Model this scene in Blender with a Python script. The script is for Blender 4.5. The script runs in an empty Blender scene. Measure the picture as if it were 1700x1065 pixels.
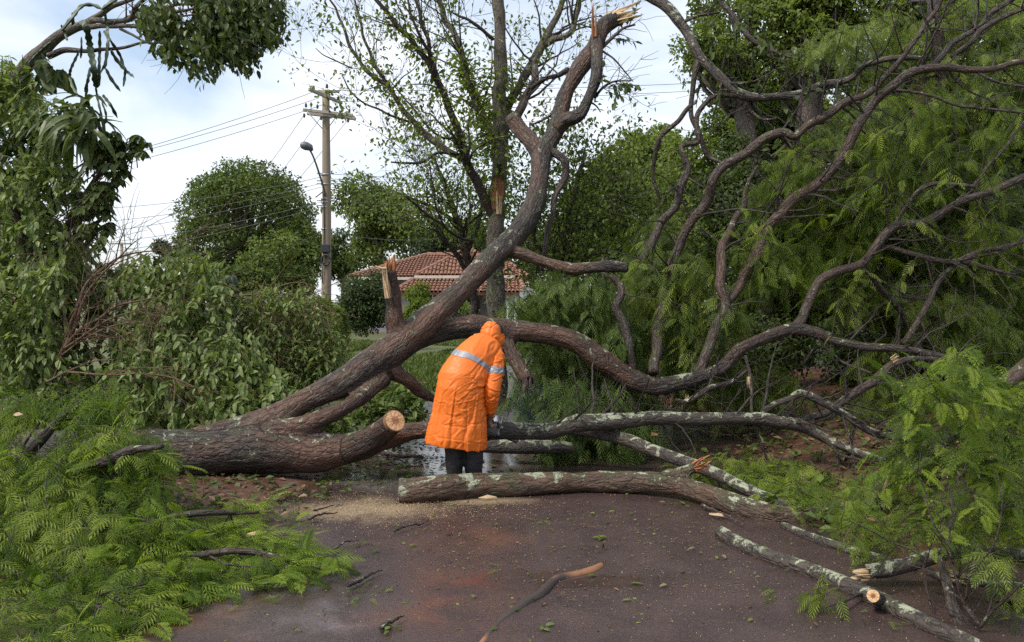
import bpy, bmesh, math, random
import numpy as np
from mathutils import Vector, Matrix

# ------------------------------------------------------------------ camera, sky, sun, exposure
SC = bpy.context.scene
COL = SC.collection
FPX, CW, CH, CAMH = 1300.0, 1700.0, 1065.0, 1.6
PITCH = math.atan(32.5 / FPX)
cam_data = bpy.data.cameras.new('camera')
cam = bpy.data.objects.new('camera', cam_data)
COL.objects.link(cam)
cam_data.sensor_width = 36.0
cam_data.lens = 36.0 * FPX / CW
cam_data.clip_start = 0.05
cam_data.clip_end = 2000
cam.location = (0, 0, CAMH)
cam.rotation_euler = (math.pi / 2 - PITCH, 0, 0)
SC.camera = cam

SUN_EL, SUN_AZ = math.radians(52), math.radians(-125)   # azimuth from +Y towards +X
sun_dir = Vector((math.sin(SUN_AZ) * math.cos(SUN_EL), math.cos(SUN_AZ) * math.cos(SUN_EL), math.sin(SUN_EL)))
world = bpy.data.worlds.new('World')
SC.world = world
world.use_nodes = True
wn, wl = world.node_tree.nodes, world.node_tree.links
wn.clear()
w_out = wn.new('ShaderNodeOutputWorld')
w_bg = wn.new('ShaderNodeBackground'); w_bg.inputs['Strength'].default_value = 0.13
w_sky = wn.new('ShaderNodeTexSky'); w_sky.sky_type = 'NISHITA'; w_sky.sun_disc = False
w_sky.sun_elevation = SUN_EL; w_sky.sun_rotation = SUN_AZ
w_sky.air_density = 1.2; w_sky.dust_density = 2.0
w_tc = wn.new('ShaderNodeTexCoord')
w_map = wn.new('ShaderNodeMapping'); w_map.inputs['Scale'].default_value = (1.0, 1.0, 3.2)
w_no = wn.new('ShaderNodeTexNoise'); w_no.inputs['Scale'].default_value = 2.1; w_no.inputs['Detail'].default_value = 7
w_no.inputs['Roughness'].default_value = 0.52; w_no.inputs['Distortion'].default_value = 0.35
w_cr = wn.new('ShaderNodeValToRGB')
w_cr.color_ramp.elements[0].position = 0.33; w_cr.color_ramp.elements[0].color = (.08, .08, .08, 1)
w_cr.color_ramp.elements[1].position = 0.62; w_cr.color_ramp.elements[1].color = (1, 1, 1, 1)
w_mix = wn.new('ShaderNodeMixRGB'); w_mix.inputs['Color2'].default_value = (5.7, 6.0, 6.5, 1)
wl.new(w_tc.outputs['Generated'], w_map.inputs['Vector'])
wl.new(w_map.outputs['Vector'], w_no.inputs['Vector'])
wl.new(w_no.outputs['Fac'], w_cr.inputs['Fac'])
wl.new(w_cr.outputs['Color'], w_mix.inputs['Fac'])
wl.new(w_sky.outputs['Color'], w_mix.inputs['Color1'])
wl.new(w_mix.outputs['Color'], w_bg.inputs['Color'])
wl.new(w_bg.outputs['Background'], w_out.inputs['Surface'])

sun_data = bpy.data.lights.new('sun', 'SUN')
sun = bpy.data.objects.new('sun', sun_data)
COL.objects.link(sun)
sun_data.energy = 2.6
sun_data.angle = math.radians(14)
sun_data.color = (1.0, 0.95, 0.87)
sun.rotation_euler = sun_dir.to_track_quat('Z', 'Y').to_euler()
sun.location = (0, 0, 30)
SC.view_settings.view_transform = 'Standard'
SC.view_settings.look = 'None'
SC.view_settings.exposure = 0.62
SC.view_settings.gamma = 1.0
SC.view_settings.use_curve_mapping = False
SC.cycles.max_bounces = 5
SC.cycles.diffuse_bounces = 4
SC.cycles.glossy_bounces = 2
SC.cycles.transmission_bounces = 3
SC.cycles.volume_bounces = 0
SC.cycles.adaptive_threshold = 0.015
SC.cycles.transparent_max_bounces = 8
SC.cycles.use_denoising = False

RNG = np.random.default_rng(11)
random.seed(5)

# ------------------------------------------------------------------ small maths
_ct, _st = math.cos(PITCH), math.sin(PITCH)


def P(px, py, d):
    """World point at depth d (metres along +Y) seen at photograph position px, py."""
    x = (px - CW / 2) / FPX
    y = (CH / 2 - py) / FPX
    dy = _ct + y * _st
    dz = -_st + y * _ct
    k = d / dy
    return np.array((x * k, d, CAMH + dz * k))


def PN(px, py, d):
    px, py, d = np.broadcast_arrays(np.asarray(px, float), np.asarray(py, float), np.asarray(d, float))
    x = (px - CW / 2) / FPX
    y = (CH / 2 - py) / FPX
    dy = _ct + y * _st
    dz = -_st + y * _ct
    k = d / dy
    return np.stack([x * k, d, CAMH + dz * k], -1)


def gdepth(py, w=0.0, z=0.0):
    """Depth at which something w pixels thick centred on row py rests on height z."""
    return (CAMH - z) * FPX / max((py - 500.0) + w / 2.0, 1.0)


def vnoise(p):
    p = np.asarray(p, float)
    i = np.floor(p).astype(np.int64)
    f = p - i
    f = f * f * (3 - 2 * f)
    out = np.zeros(p.shape[:-1])
    for dx in (0, 1):
        for dy in (0, 1):
            for dz in (0, 1):
                n = ((i[..., 0] + dx) * 374761393 + (i[..., 1] + dy) * 668265263 + (i[..., 2] + dz) * 1274126177) & 0xffffffff
                n = ((n ^ (n >> 13)) * 1103515245) & 0xffffffff
                n = (n ^ (n >> 16)) & 0xffffff
                h = n / float(0xffffff)
                wgt = (f[..., 0] if dx else 1 - f[..., 0]) * (f[..., 1] if dy else 1 - f[..., 1]) * (f[..., 2] if dz else 1 - f[..., 2])
                out += h * wgt
    return out


def fbm(p, octv=3):
    s, a, t = 0, 1.0, 0
    p = np.asarray(p, float)
    for k in range(octv):
        s = s + a * vnoise(p * (2.03 ** k) + 17.3 * k)
        t += a
        a *= 0.5
    return s / t


def norm(v):
    return v / np.maximum(np.linalg.norm(v, axis=-1, keepdims=True), 1e-9)


# ------------------------------------------------------------------ scene objects
def mesh_from(name, V, quads=None, tris=None, smooth=True, attrs=None):
    V = np.ascontiguousarray(V, np.float32)
    nq = 0 if quads is None else len(quads)
    nt = 0 if tris is None else len(tris)
    me = bpy.data.meshes.new(name)
    me.vertices.add(len(V))
    me.vertices.foreach_set('co', V.ravel())
    loops = []
    if nq: loops.append(np.asarray(quads, np.int32).ravel())
    if nt: loops.append(np.asarray(tris, np.int32).ravel())
    loops = np.concatenate(loops)
    me.loops.add(len(loops))
    me.loops.foreach_set('vertex_index', loops)
    tot = np.concatenate([np.full(nq, 4, np.int32), np.full(nt, 3, np.int32)])
    st = np.concatenate([[0], np.cumsum(tot)[:-1]]).astype(np.int32)
    me.polygons.add(len(tot))
    me.polygons.foreach_set('loop_start', st)
    me.polygons.foreach_set('loop_total', tot)
    me.polygons.foreach_set('use_smooth', np.full(len(tot), bool(smooth)))
    for k, a in (attrs or {}).items():
        a = np.asarray(a, np.float32)
        if a.ndim == 2:
            at = me.attributes.new(k, 'FLOAT_VECTOR', 'POINT'); at.data.foreach_set('vector', a.ravel())
        else:
            at = me.attributes.new(k, 'FLOAT', 'POINT'); at.data.foreach_set('value', a.ravel())
    me.update()
    me.validate()
    return me


def thing(name, label, cat, loc=(0, 0, 0), group=None):
    o = bpy.data.objects.new(name, None)
    o.empty_display_size = 0.2
    COL.objects.link(o)
    o.location = [float(c) for c in loc]
    o['label'] = label
    o['category'] = cat
    if group: o['group'] = group
    return o


def link(name, me, mat, parent=None, label=None, cat=None, group=None, kind=None):
    """Link a mesh whose vertices are in world space; keep them there under the parent."""
    o = bpy.data.objects.new(name, me)
    COL.objects.link(o)
    if mat is not None and not me.materials:
        me.materials.append(mat)
    if parent is not None:
        o.parent = parent
        off = Vector((0, 0, 0)); q = parent
        while q is not None:
            off += q.location; q = q.parent
        o.location = -off
    if label: o['label'] = label
    if cat: o['category'] = cat
    if group: o['group'] = group
    if kind: o['kind'] = kind
    return o


def solo(name, me, mat, label, cat, group=None):
    """A thing that is one mesh: origin moved to its base centre."""
    n = len(me.vertices)
    co = np.empty(n * 3, np.float32); me.vertices.foreach_get('co', co); co = co.reshape(-1, 3)
    c = np.array([co[:, 0].mean(), co[:, 1].mean(), co[:, 2].min()], np.float32)
    me.vertices.foreach_set('co', (co - c).ravel()); me.update()
    o = link(name, me, mat, None, label, cat, group)
    o.location = [float(x) for x in c]
    return o


# ------------------------------------------------------------------ tubes and limbs
def spline(C, R, step):
    C = np.asarray(C, float); R = np.asarray(R, float)
    n = len(C)
    if n == 2:
        C = np.array([C[0], (C[0] + C[1]) / 2, C[1]]); R = np.array([R[0], (R[0] + R[1]) / 2, R[1]]); n = 3
    Cp = np.vstack([2 * C[0] - C[1], C, 2 * C[-1] - C[-2]])
    outC, outR = [], []
    for i in range(n - 1):
        p0, p1, p2, p3 = Cp[i], Cp[i + 1], Cp[i + 2], Cp[i + 3]
        L = np.linalg.norm(p2 - p1)
        m = max(1, int(math.ceil(L / step)))
        t = (np.arange(m) / m)[:, None]
        q = 0.5 * ((2 * p1) + (p2 - p0) * t + (2 * p0 - 5 * p1 + 4 * p2 - p3) * t ** 2 + (3 * p1 - p0 - 3 * p2 + p3) * t ** 3)
        outC.append(q)
        tt = t[:, 0]; tt = tt * tt * (3 - 2 * tt)
        outR.append(R[i] * (1 - tt) + R[i + 1] * tt)
    outC.append(C[-1:]); outR.append(R[-1:])
    return np.vstack(outC), np.concatenate(outR)


def frames(C):
    T = np.gradient(C, axis=0)
    T = norm(T)
    a = np.array([0, 0, 1.0]) if abs(T[0][2]) < 0.9 else np.array([1.0, 0, 0])
    n = norm(a - T[0] * a.dot(T[0]))
    N = [n]
    for i in range(1, len(C)):
        n = N[-1] - T[i] * N[-1].dot(T[i])
        N.append(norm(n))
    N = np.array(N)
    return T, N, np.cross(T, N)


def tube(C, R, segs=10, rough=0.0, seed=0.0, cap=True, resample=None, freq=(7, 7, 2.2)):
    if resample: C, R = spline(C, R, resample)
    C = np.asarray(C, float); R = np.asarray(R, float)
    T, N, B = frames(C)
    n = len(C)
    s = np.concatenate([[0], np.cumsum(np.linalg.norm(np.diff(C, axis=0), axis=1))])
    ang = np.linspace(0, 2 * math.pi, segs, endpoint=False)
    ca, sa = np.cos(ang), np.sin(ang)
    co = np.stack([R[:, None] * ca, R[:, None] * sa, np.repeat(s[:, None], segs, 1)], -1) + seed * 3.7
    rr = np.repeat(R[:, None], segs, 1)
    if rough:
        ridge = 1 - np.abs(2 * fbm(co * np.array(freq), 3) - 1) * 2
        big = fbm(co * np.array((2.5, 2.5, 1.3)) + 9, 2) - 0.5
        rr = rr * (1 + rough * ridge * 0.6 + rough * 2.2 * big)
    V = C[:, None, :] + rr[..., None] * (N[:, None, :] * ca[None, :, None] + B[:, None, :] * sa[None, :, None])
    V = V.reshape(-1, 3); co = co.reshape(-1, 3)
    i = np.arange(n - 1)[:, None] * segs
    j = np.arange(segs)[None, :]
    k = (np.arange(segs)[None, :] + 1) % segs
    Q = np.stack([i + j, i + k, i + segs + k, i + segs + j], -1).reshape(-1, 4)
    tri = np.zeros((0, 3), int)
    if cap:
        c0, c1 = len(V), len(V) + 1
        V = np.vstack([V, C[:1], C[-1:]])
        co = np.vstack([co, co[:1], co[-1:]])
        jj = np.arange(segs); kk = (jj + 1) % segs
        e = (n - 1) * segs
        tri = np.vstack([np.stack([np.full(segs, c0), kk, jj], -1), np.stack([np.full(segs, c1), e + jj, e + kk], -1)])
    return V, Q, tri, co


def merge(parts):
    Vs, Qs, Ts, Cs = [], [], [], []
    off = 0
    for V, Q, T, co in parts:
        Vs.append(V); Qs.append(Q + off); Ts.append(T + off); Cs.append(co)
        off += len(V)
    return np.vstack(Vs), np.vstack(Qs), np.vstack(Ts), np.vstack(Cs)


def tubes_mesh(name, parts, smooth=True):
    V, Q, T, co = merge(parts)
    return mesh_from(name, V, Q, T, smooth, {'barkco': co})


def limb(pts, ox=0.0, oy=0.0, s=1.0, dd=0.0):
    """Polyline from rows of (px, py, depth or None for lying on the ground, width px)."""
    C, R = [], []
    for px, py, d, w in pts:
        X, Y = ox + px * s, oy + py * s
        w = w * s
        if d is None: d = gdepth(Y, w)
        d = d + dd
        C.append(P(X, Y, d)); R.append(w / 2.0 * d / FPX)
    return np.array(C), np.array(R)


def branch_part(parent, C, R, mat, name='branch', segs=None, rough=0.06, label=None, step=None):
    rmax = float(max(R))
    segs = segs or (22 if rmax > .12 else 16 if rmax > .06 else 12 if rmax > .03 else 8 if rmax > .012 else 6)
    step = step or max(0.018, min(0.06, rmax * 0.7))
    C2, R2 = spline(C, R, step)
    # gentle natural wander
    sd = RNG.random() * 50
    s = np.concatenate([[0], np.cumsum(np.linalg.norm(np.diff(C2, axis=0), axis=1))])
    wob = np.stack([vnoise(np.stack([s * 4.1 + sd, s * 0 + k * 9.1, s * 0], -1)) - .5 for k in range(3)], -1)
    fade = np.minimum(1, np.minimum(s, s[-1] - s) / 0.25)[:, None]
    C2 = C2 + wob * np.minimum(0.05, R2[:, None] * 1.9) * fade
    kn = vnoise(np.stack([s * 5.3 + sd, s * 0 + 3.3, s * 0], -1))
    R2 = R2 * (.86 + .22 * vnoise(np.stack([s * 2.3 + sd, s * 0, s * 0], -1)) + .9 * np.maximum(0, kn - .80))
    V, Q, T, co = tube(C2, R2, segs, rough, sd)
    me = mesh_from(name, V, Q, T, True, {'barkco': co})
    return link(name, me, mat, parent, label)


def remesh(me_in, voxel, smooth_iter=2):
    o = bpy.data.objects.new('tmp_remesh', me_in)
    COL.objects.link(o)
    m = o.modifiers.new('r', 'REMESH'); m.mode = 'VOXEL'; m.voxel_size = voxel; m.adaptivity = 0
    if smooth_iter:
        s = o.modifiers.new('s', 'SMOOTH'); s.factor = 0.5; s.iterations = smooth_iter
    dg = bpy.context.evaluated_depsgraph_get()
    dg.update()
    me = bpy.data.meshes.new_from_object(o.evaluated_get(dg))
    bpy.data.objects.remove(o)
    return me


def mesh_arrays(me):
    n = len(me.vertices)
    co = np.empty(n * 3, np.float32); me.vertices.foreach_get('co', co)
    no = np.empty(n * 3, np.float32); me.vertices.foreach_get('normal', no)
    return co.reshape(-1, 3).astype(float), no.reshape(-1, 3).astype(float)


def set_co(me, co):
    me.vertices.foreach_set('co', np.ascontiguousarray(co, np.float32).ravel())
    me.update()


def fused(curves, voxel=0.016, rough=0.012, seed=1.0):
    """Several limbs grown together into one surface with bark ridges along them."""
    parts = [tube(C, R, 20, 0, 0, True, max(0.03, float(min(R)) * .5)) for C, R in curves]
    V, Q, T, co = merge(parts)
    me = remesh(mesh_from('fuse', V, Q, T), voxel, 3)
    co, no = mesh_arrays(me)
    SC_, SS, SN, SB = [], [], [], []
    acc = 0
    for C, R in curves:
        c2, r2 = spline(C, R, 0.04)
        t, n, b = frames(c2)
        s = np.concatenate([[0], np.cumsum(np.linalg.norm(np.diff(c2, axis=0), axis=1))]) + acc
        acc += 0.37
        SC_.append(c2); SS.append(s); SN.append(n); SB.append(b)
        SR = r2 if len(SC_) == 1 else np.concatenate([SR, r2])
    SC_, SS, SN, SB = np.vstack(SC_), np.concatenate(SS), np.vstack(SN), np.vstack(SB)
    bc = np.zeros_like(co)
    for a in range(0, len(co), 4000):
        d = co[a:a + 4000, None, :] - SC_[None]
        dist = np.linalg.norm(d, axis=2) - SR[None] * 0.85
        k = dist.argmin(1)
        dv = d[np.arange(len(k)), k]
        bc[a:a + 4000, 0] = (dv * SN[k]).sum(1)
        bc[a:a + 4000, 1] = (dv * SB[k]).sum(1)
        tt = np.cross(SN[k], SB[k])
        bc[a:a + 4000, 2] = SS[k] + (dv * tt).sum(1)
    bc += seed * 3.1
    ridge = 1 - np.abs(2 * fbm(bc * np.array((26, 26, 5.5)), 3) - 1) * 2.2
    plate = 1 - np.abs(2 * fbm(bc * np.array((9, 9, 2.4)) + 31, 3) - 1) * 2.4
    big = fbm(co * 3.3 + 5, 2) - 0.5
    dsp = rough * ridge + rough * 1.3 * plate + 0.05 * big
    co = co + no * (dsp - dsp.mean() - .006)[:, None]
    set_co(me, co)
    me.attributes.new('barkco', 'FLOAT_VECTOR', 'POINT').data.foreach_set('vector', bc.astype(np.float32).ravel())
    me.polygons.foreach_set('use_smooth', np.full(len(me.polygons), True))
    return me


def cut_face(parent, C, R, mat, at_end=True, scale=0.97, seed=0, name='cut_face', tilt=(0, 0, 0), proud=0.006, label=None):
    C = np.asarray(C); R = np.asarray(R)
    c, r = (C[-1], R[-1]) if at_end else (C[0], R[0])
    t = norm((C[-1] - C[-2]) if at_end else (C[0] - C[1]))
    t = norm(t + np.array(tilt))
    a = np.array([0, 0, 1.0]) if abs(t[2]) < .9 else np.array([1.0, 0, 0])
    n = norm(np.cross(t, a)); b = np.cross(t, n)
    segs, rings = 28, 5
    ang = np.linspace(0, 2 * math.pi, segs, endpoint=False)
    wob = 1 + 0.10 * (vnoise(np.stack([np.cos(ang) * 1.6 + seed, np.sin(ang) * 1.6, ang * 0], -1)) - .5)
    V, A = [c + t * (proud + 0.004)], [0.0]
    for k in range(1, rings + 1):
        q = k / rings
        for g, w in zip(ang, wob):
            V.append(c + t * (proud + 0.004 * (1 - q) + (0.002 * math.sin(9 * g + k) if k < rings else 0)) + (n * math.cos(g) + b * math.sin(g)) * r * scale * q * w)
            A.append(q)
    for g, w in zip(ang, wob):                      # a short rim back into the bark
        V.append(c - t * 0.05 + (n * math.cos(g) + b * math.sin(g)) * r * scale * w * 0.96); A.append(1.0)
    tr, q4 = [], []
    for j in range(segs):
        tr.append((0, 1 + j, 1 + (j + 1) % segs))
        for k in range(rings):
            o1, o2 = 1 + k * segs, 1 + (k + 1) * segs
            q4.append((o1 + j, o2 + j, o2 + (j + 1) % segs, o1 + (j + 1) % segs))
    V = np.array(V)
    me = mesh_from(name, V, q4, tr, False, {'ringr': np.array(A), 'barkco': V})
    return link(name, me, mat, parent, label)


def splinters(parent, c, direction, r, length, n, mat, spread=0.35, name='splintered_wood', seed=0, label=None):
    rg = np.random.default_rng(seed + 101)
    t = norm(np.asarray(direction, float))
    a = np.array([0, 0, 1.0]) if abs(t[2]) < .9 else np.array([1.0, 0, 0])
    u = norm(np.cross(t, a)); v = np.cross(t, u)
    V, Q, T, A = [], [], [], []
    for k in range(int(n * 2.4)):
        g = rg.uniform(0, 2 * math.pi); q = math.sqrt(rg.random()) * r * 0.85
        p = c + (u * math.cos(g) + v * math.sin(g)) * q - t * length * 0.25
        d = norm(t + (u * rg.normal() + v * rg.normal()) * spread * .5)
        L = length * rg.uniform(0.35, 1.1)
        w1, w2 = r * rg.uniform(.07, .27), r * rg.uniform(.04, .11)
        e1 = norm(np.cross(d, u + v * rg.normal())); e2 = np.cross(d, e1)
        o = len(V)
        for f_, sc_ in ((0, 1.0), (0.55, .85), (0.85, .45)):
            for sx, sy in ((-1, -1), (1, -1), (1, 1), (-1, 1)):
                V.append(p + d * L * f_ + e1 * w1 * sx * sc_ + e2 * w2 * sy * sc_ + e1 * 0.2 * w1 * rg.normal()); A.append(0.55)
        V.append(p + d * L + e1 * w1 * rg.normal() * .5); A.append(.5)
        for lv in (0, 4):
            for j in range(4):
                Q.append((o + lv + j, o + lv + (j + 1) % 4, o + lv + 4 + (j + 1) % 4, o + lv + 4 + j))
        for j in range(4): T.append((o + 8 + j, o + 8 + (j + 1) % 4, o + 12))
        Q.append((o + 3, o + 2, o + 1, o))
    V = np.array(V)
    me = mesh_from(name, V, Q, T, False, {'ringr': np.array(A), 'barkco': V})
    return link(name, me, mat, parent, label)


# ------------------------------------------------------------------ materials
class NT:
    def __init__(s, name):
        s.m = bpy.data.materials.new(name); s.m.use_nodes = True
        s.t = s.m.node_tree; s.t.nodes.clear()
        s.out = s.t.nodes.new('ShaderNodeOutputMaterial')
        s.b = s.t.nodes.new('ShaderNodeBsdfPrincipled')
        s.t.links.new(s.b.outputs[0], s.out.inputs['Surface'])

    def n(s, kind, **kw):
        x = s.t.nodes.new('ShaderNode' + kind)
        for k, v in kw.items(): setattr(x, k, v)
        return x

    def l(s, a, b): s.t.links.new(a, b)

    def attr(s, name): return s.n('Attribute', attribute_name=name)

    def geo(s): return s.n('NewGeometry')

    def mapping(s, vec, scale=(1, 1, 1), loc=(0, 0, 0)):
        m = s.n('Mapping'); m.inputs['Scale'].default_value = scale; m.inputs['Location'].default_value = loc
        s.l(vec, m.inputs['Vector']); return m.outputs[0]

    def noise(s, vec, scale, detail=4, rough=0.5, dist=0.0):
        x = s.n('TexNoise'); x.inputs['Scale'].default_value = scale; x.inputs['Detail'].default_value = detail
        x.inputs['Roughness'].default_value = rough; x.inputs['Distortion'].default_value = dist
        if vec is not None: s.l(vec, x.inputs['Vector'])
        return x.outputs['Fac']

    def vor(s, vec, scale, feature='F1', out='Distance'):
        x = s.n('TexVoronoi', feature=feature); x.inputs['Scale'].default_value = scale
        s.l(vec, x.inputs['Vector']); return x.outputs[out]

    def ramp(s, fac, stops):
        r = s.n('ValToRGB'); e = r.color_ramp.elements
        while len(e) < len(stops): e.new(0.5)
        for i, (p, c) in enumerate(stops):
            e[i].position = p; e[i].color = (c, c, c, 1) if isinstance(c, (int, float)) else (*c, 1)
        s.l(fac, r.inputs['Fac']); return r.outputs['Color']

    def mix(s, fac, a, b, mode='MIX'):
        x = s.n('MixRGB', blend_type=mode)
        for sock, v in ((x.inputs['Fac'], fac), (x.inputs['Color1'], a), (x.inputs['Color2'], b)):
            if hasattr(v, 'node'): s.l(v, sock)
            elif isinstance(v, (int, float)): sock.default_value = v if sock.type == 'VALUE' else (v, v, v, 1)
            else: sock.default_value = (*v, 1)
        return x.outputs[0]

    def math(s, op, a, b=0.0, clamp=False):
        x = s.n('Math', operation=op, use_clamp=clamp)
        for sock, v in ((x.inputs[0], a), (x.inputs[1], b)):
            if hasattr(v, 'node'): s.l(v, sock)
            else: sock.default_value = v
        return x.outputs[0]

    def sep(s, vec):
        x = s.n('SeparateXYZ'); s.l(vec, x.inputs[0]); return x.outputs

    def bump(s, h, strength=0.4, dist=0.01):
        x = s.n('Bump'); x.inputs['Strength'].default_value = strength; x.inputs['Distance'].default_value = dist
        s.l(h, x.inputs['Height']); s.l(x.outputs[0], s.b.inputs['Normal'])

    def col(s, c):
        if hasattr(c, 'node'): s.l(c, s.b.inputs['Base Color'])
        else: s.b.inputs['Base Color'].default_value = (*c, 1)

    def rough(s, r):
        if hasattr(r, 'node'): s.l(r, s.b.inputs['Roughness'])
        else: s.b.inputs['Roughness'].default_value = r


def bark_mat(name, dark, mid, warm, lichen=0.0, moss=0.0, warm_amt=0.5, rough=0.6, lich_col=(.34, .36, .25)):
    t = NT(name)
    co = t.attr('barkco').outputs['Vector']
    g = t.geo()
    fine = t.noise(t.mapping(co, (38, 38, 9)), 1.0, 8, .68, .6)
    crack = t.noise(t.mapping(co, (60, 60, 8)), 1.0, 3, .6, 1.2)
    big = t.noise(t.mapping(co, (3.0, 3.0, 1.1)), 1.0, 4, .55, .5)
    dn = t.n('TexNoise'); dn.inputs['Scale'].default_value = 9.0; dn.inputs['Detail'].default_value = 4
    t.l(co, dn.inputs['Vector'])
    dv_ = t.n('VectorMath', operation='MULTIPLY_ADD')
    t.l(dn.outputs['Color'], dv_.inputs[0]); dv_.inputs[1].default_value = (1.6, 1.6, 1.6)
    t.l(t.mapping(co, (19, 19, 7)), dv_.inputs[2])
    plate = t.ramp(t.vor(dv_.outputs[0], 1.0, 'DISTANCE_TO_EDGE'), [(0.0, 0.0), (.16, 1.0)])
    c = t.mix(t.ramp(fine, [(.32, 0.0), (.68, 1.0)]), dark, mid)
    c = t.mix(t.math('MULTIPLY', t.math('SUBTRACT', 1.0, plate), .38), c, [x * .5 for x in dark])
    c = t.mix(t.math('MULTIPLY', t.ramp(big, [(.45, 0.0), (.66, 1.0)]), warm_amt), c, warm)
    ck = t.ramp(crack, [(.34, 0.0), (.46, 1.0)])
    c = t.mix(t.math('MULTIPLY', t.math('SUBTRACT', 1.0, ck), 0.5), c, [x * .45 for x in dark])
    nz = t.sep(g.outputs['Normal'])[2]
    h = t.math('ADD', t.math('ADD', t.math('MULTIPLY', ck, .5), t.math('MULTIPLY', plate, .55)), fine)
    if moss:
        mn = t.noise(g.outputs['Position'], 5.0, 4, .6)
        mm = t.math('MULTIPLY', t.ramp(t.math('ADD', mn, t.math('MULTIPLY', nz, .13)), [(.56, 0.0), (.68, 1.0)]), moss)
        c = t.mix(mm, c, (.052, .062, .018))
    if lichen:
        ln = t.noise(g.outputs['Position'], 10.0, 3, .55, .7)
        l2 = t.noise(g.outputs['Position'], 60.0, 4, .7, .6)
        s_ = t.math('ADD', t.math('ADD', t.math('MULTIPLY', ln, .74), t.math('MULTIPLY', l2, .30)), t.math('MULTIPLY', nz, .10))
        th = .715 - .17 * lichen
        lm = t.ramp(s_, [(th, 0.0), (th + .045, 1.0)])
        lc = t.mix(t.noise(g.outputs['Position'], 30.0, 3, .6), [x * .62 for x in lich_col], [min(1, x * 1.25) for x in lich_col])
        c = t.mix(t.math('MULTIPLY', lm, .9), c, lc)
        h = t.math('ADD', h, t.math('MULTIPLY', lm, .5))
    t.col(c)
    t.rough(t.ramp(fine, [(.3, rough - .15), (.7, rough + .2)]))
    t.b.inputs['Specular IOR Level'].default_value = 0.45
    t.bump(h, .9, .014)
    return t.m


def leaf_mat(name, c0, c1, c2, trans=0.28, rough=0.42, tc=None, spec=.45):
    t = NT(name)
    r = t.attr('rnd').outputs['Fac']
    oi = t.n('ObjectInfo').outputs['Random']
    v = t.math('FRACT', t.math('ADD', r, t.math('MULTIPLY', oi, .93)))
    c = t.ramp(v, [(0.0, c0), (.5, c1), (.9, c2)])
    t.col(c); t.rough(rough)
    t.b.inputs['Specular IOR Level'].default_value = spec
    tr = t.n('BsdfTranslucent')
    t.l(t.mix(1.0, c, tc or (1.5, 1.6, .7), 'MULTIPLY'), tr.inputs['Color'])
    ms = t.n('MixShader'); ms.inputs[0].default_value = min(.5, trans * 1.3)
    t.l(t.b.outputs[0], ms.inputs[1]); t.l(tr.outputs[0], ms.inputs[2])
    t.l(ms.outputs[0], t.out.inputs['Surface'])
    return t.m


def plain(name, c, rough=0.6, metal=0.0, var=0.25, scale=20.0, bump=0.0, spec=.5):
    t = NT(name)
    g = t.n('TexCoord').outputs['Object']
    nn = t.noise(g, scale, 5, .6)
    t.col(t.mix(nn, [x * (1 - var) for x in c], [min(1, x * (1 + var)) for x in c]))
    t.rough(t.ramp(nn, [(.3, max(0, rough - .1)), (.7, min(1, rough + .1))]))
    t.b.inputs['Metallic'].default_value = metal
    t.b.inputs['Specular IOR Level'].default_value = spec
    if bump: t.bump(nn, bump, .01)
    return t.m


M = {}
M['bark'] = bark_mat('bark_wet_brown', (.016, .0105, .0085), (.058, .040, .031), (.100, .052, .033), .26, .25, .35, .50)
M['bark_trunk'] = bark_mat('bark_trunk', (.0105, .0072, .0056), (.050, .035, .028), (.128, .060, .035), .28, .25, .7, .5)
M['bark_red'] = bark_mat('bark_reddish', (.024, .014, .011), (.074, .045, .034), (.100, .053, .036), .28, .5, .6, .5)
M['bark_lichen'] = bark_mat('bark_lichen', (.026, .020, .017), (.085, .066, .055), (.09, .055, .04), .66, .35, .3, .6)
M['bark_log'] = bark_mat('bark_log', (.034, .020, .013), (.112, .068, .043), (.165, .080, .046), .50, .6, .6, .55)
M['bark_thin'] = bark_mat('bark_thin', (.022, .015, .013), (.068, .047, .041), (.10, .055, .038), .30, .2, .4, .5)
M['bark_grey'] = bark_mat('bark_grey', (.07, .058, .048), (.20, .168, .135), (.15, .105, .075), .55, .45, .3, .8)
M['bark_tan'] = bark_mat('bark_tan', (.07, .042, .026), (.19, .12, .072), (.2, .105, .06), .0, .0, .5, .75)
M['twig_brown'] = bark_mat('twig_brown', (.085, .045, .025), (.17, .10, .058), (.19, .11, .06), .0, .0, .5, .7)
M['twig_dark'] = bark_mat('twig_dark', (.018, .013, .011), (.052, .037, .032), (.07, .04, .03), .0, .0, .3, .55)

t = NT('fresh_wood')
a = t.attr('ringr').outputs['Fac']
bc = t.attr('barkco').outputs['Vector']
rings = t.math('SINE', t.math('MULTIPLY', t.math('ADD', a, t.math('MULTIPLY', t.noise(bc, 14, 3), .10)), 55))
fib = t.noise(t.mapping(bc, (30, 30, 30)), 1.0, 5, .6, 1.0)
c = t.ramp(a, [(0.0, (.20, .095, .045)), (.36, (.33, .17, .08)), (.46, (.58, .36, .18)), (.90, (.62, .42, .23)), (.97, (.10, .055, .03))])
c = t.mix(t.math('MULTIPLY', t.ramp(rings, [(.2, 0.0), (.9, 1.0)]), .25), c, (.30, .15, .07))
c = t.mix(t.math('MULTIPLY', t.ramp(fib, [(.45, 0.0), (.7, 1.0)]), .5), c, (.32, .17, .075))
c = t.mix(t.math('MULTIPLY', t.ramp(t.noise(bc, 22, 4, .65, .6), [(.42, 0.0), (.66, 1.0)]), .55), c, (.22, .12, .06))
t.col(c); t.rough(.7); t.bump(fib, .5, .006)
M['wood'] = t.m
M['wood_orange'] = plain('torn_orange_wood', (.29, .115, .045), .75, 0, .5, 30, .5)
M['wood_pale'] = plain('torn_pale_wood', (.47, .335, .19), .75, 0, .4, 26, .5)

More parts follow.
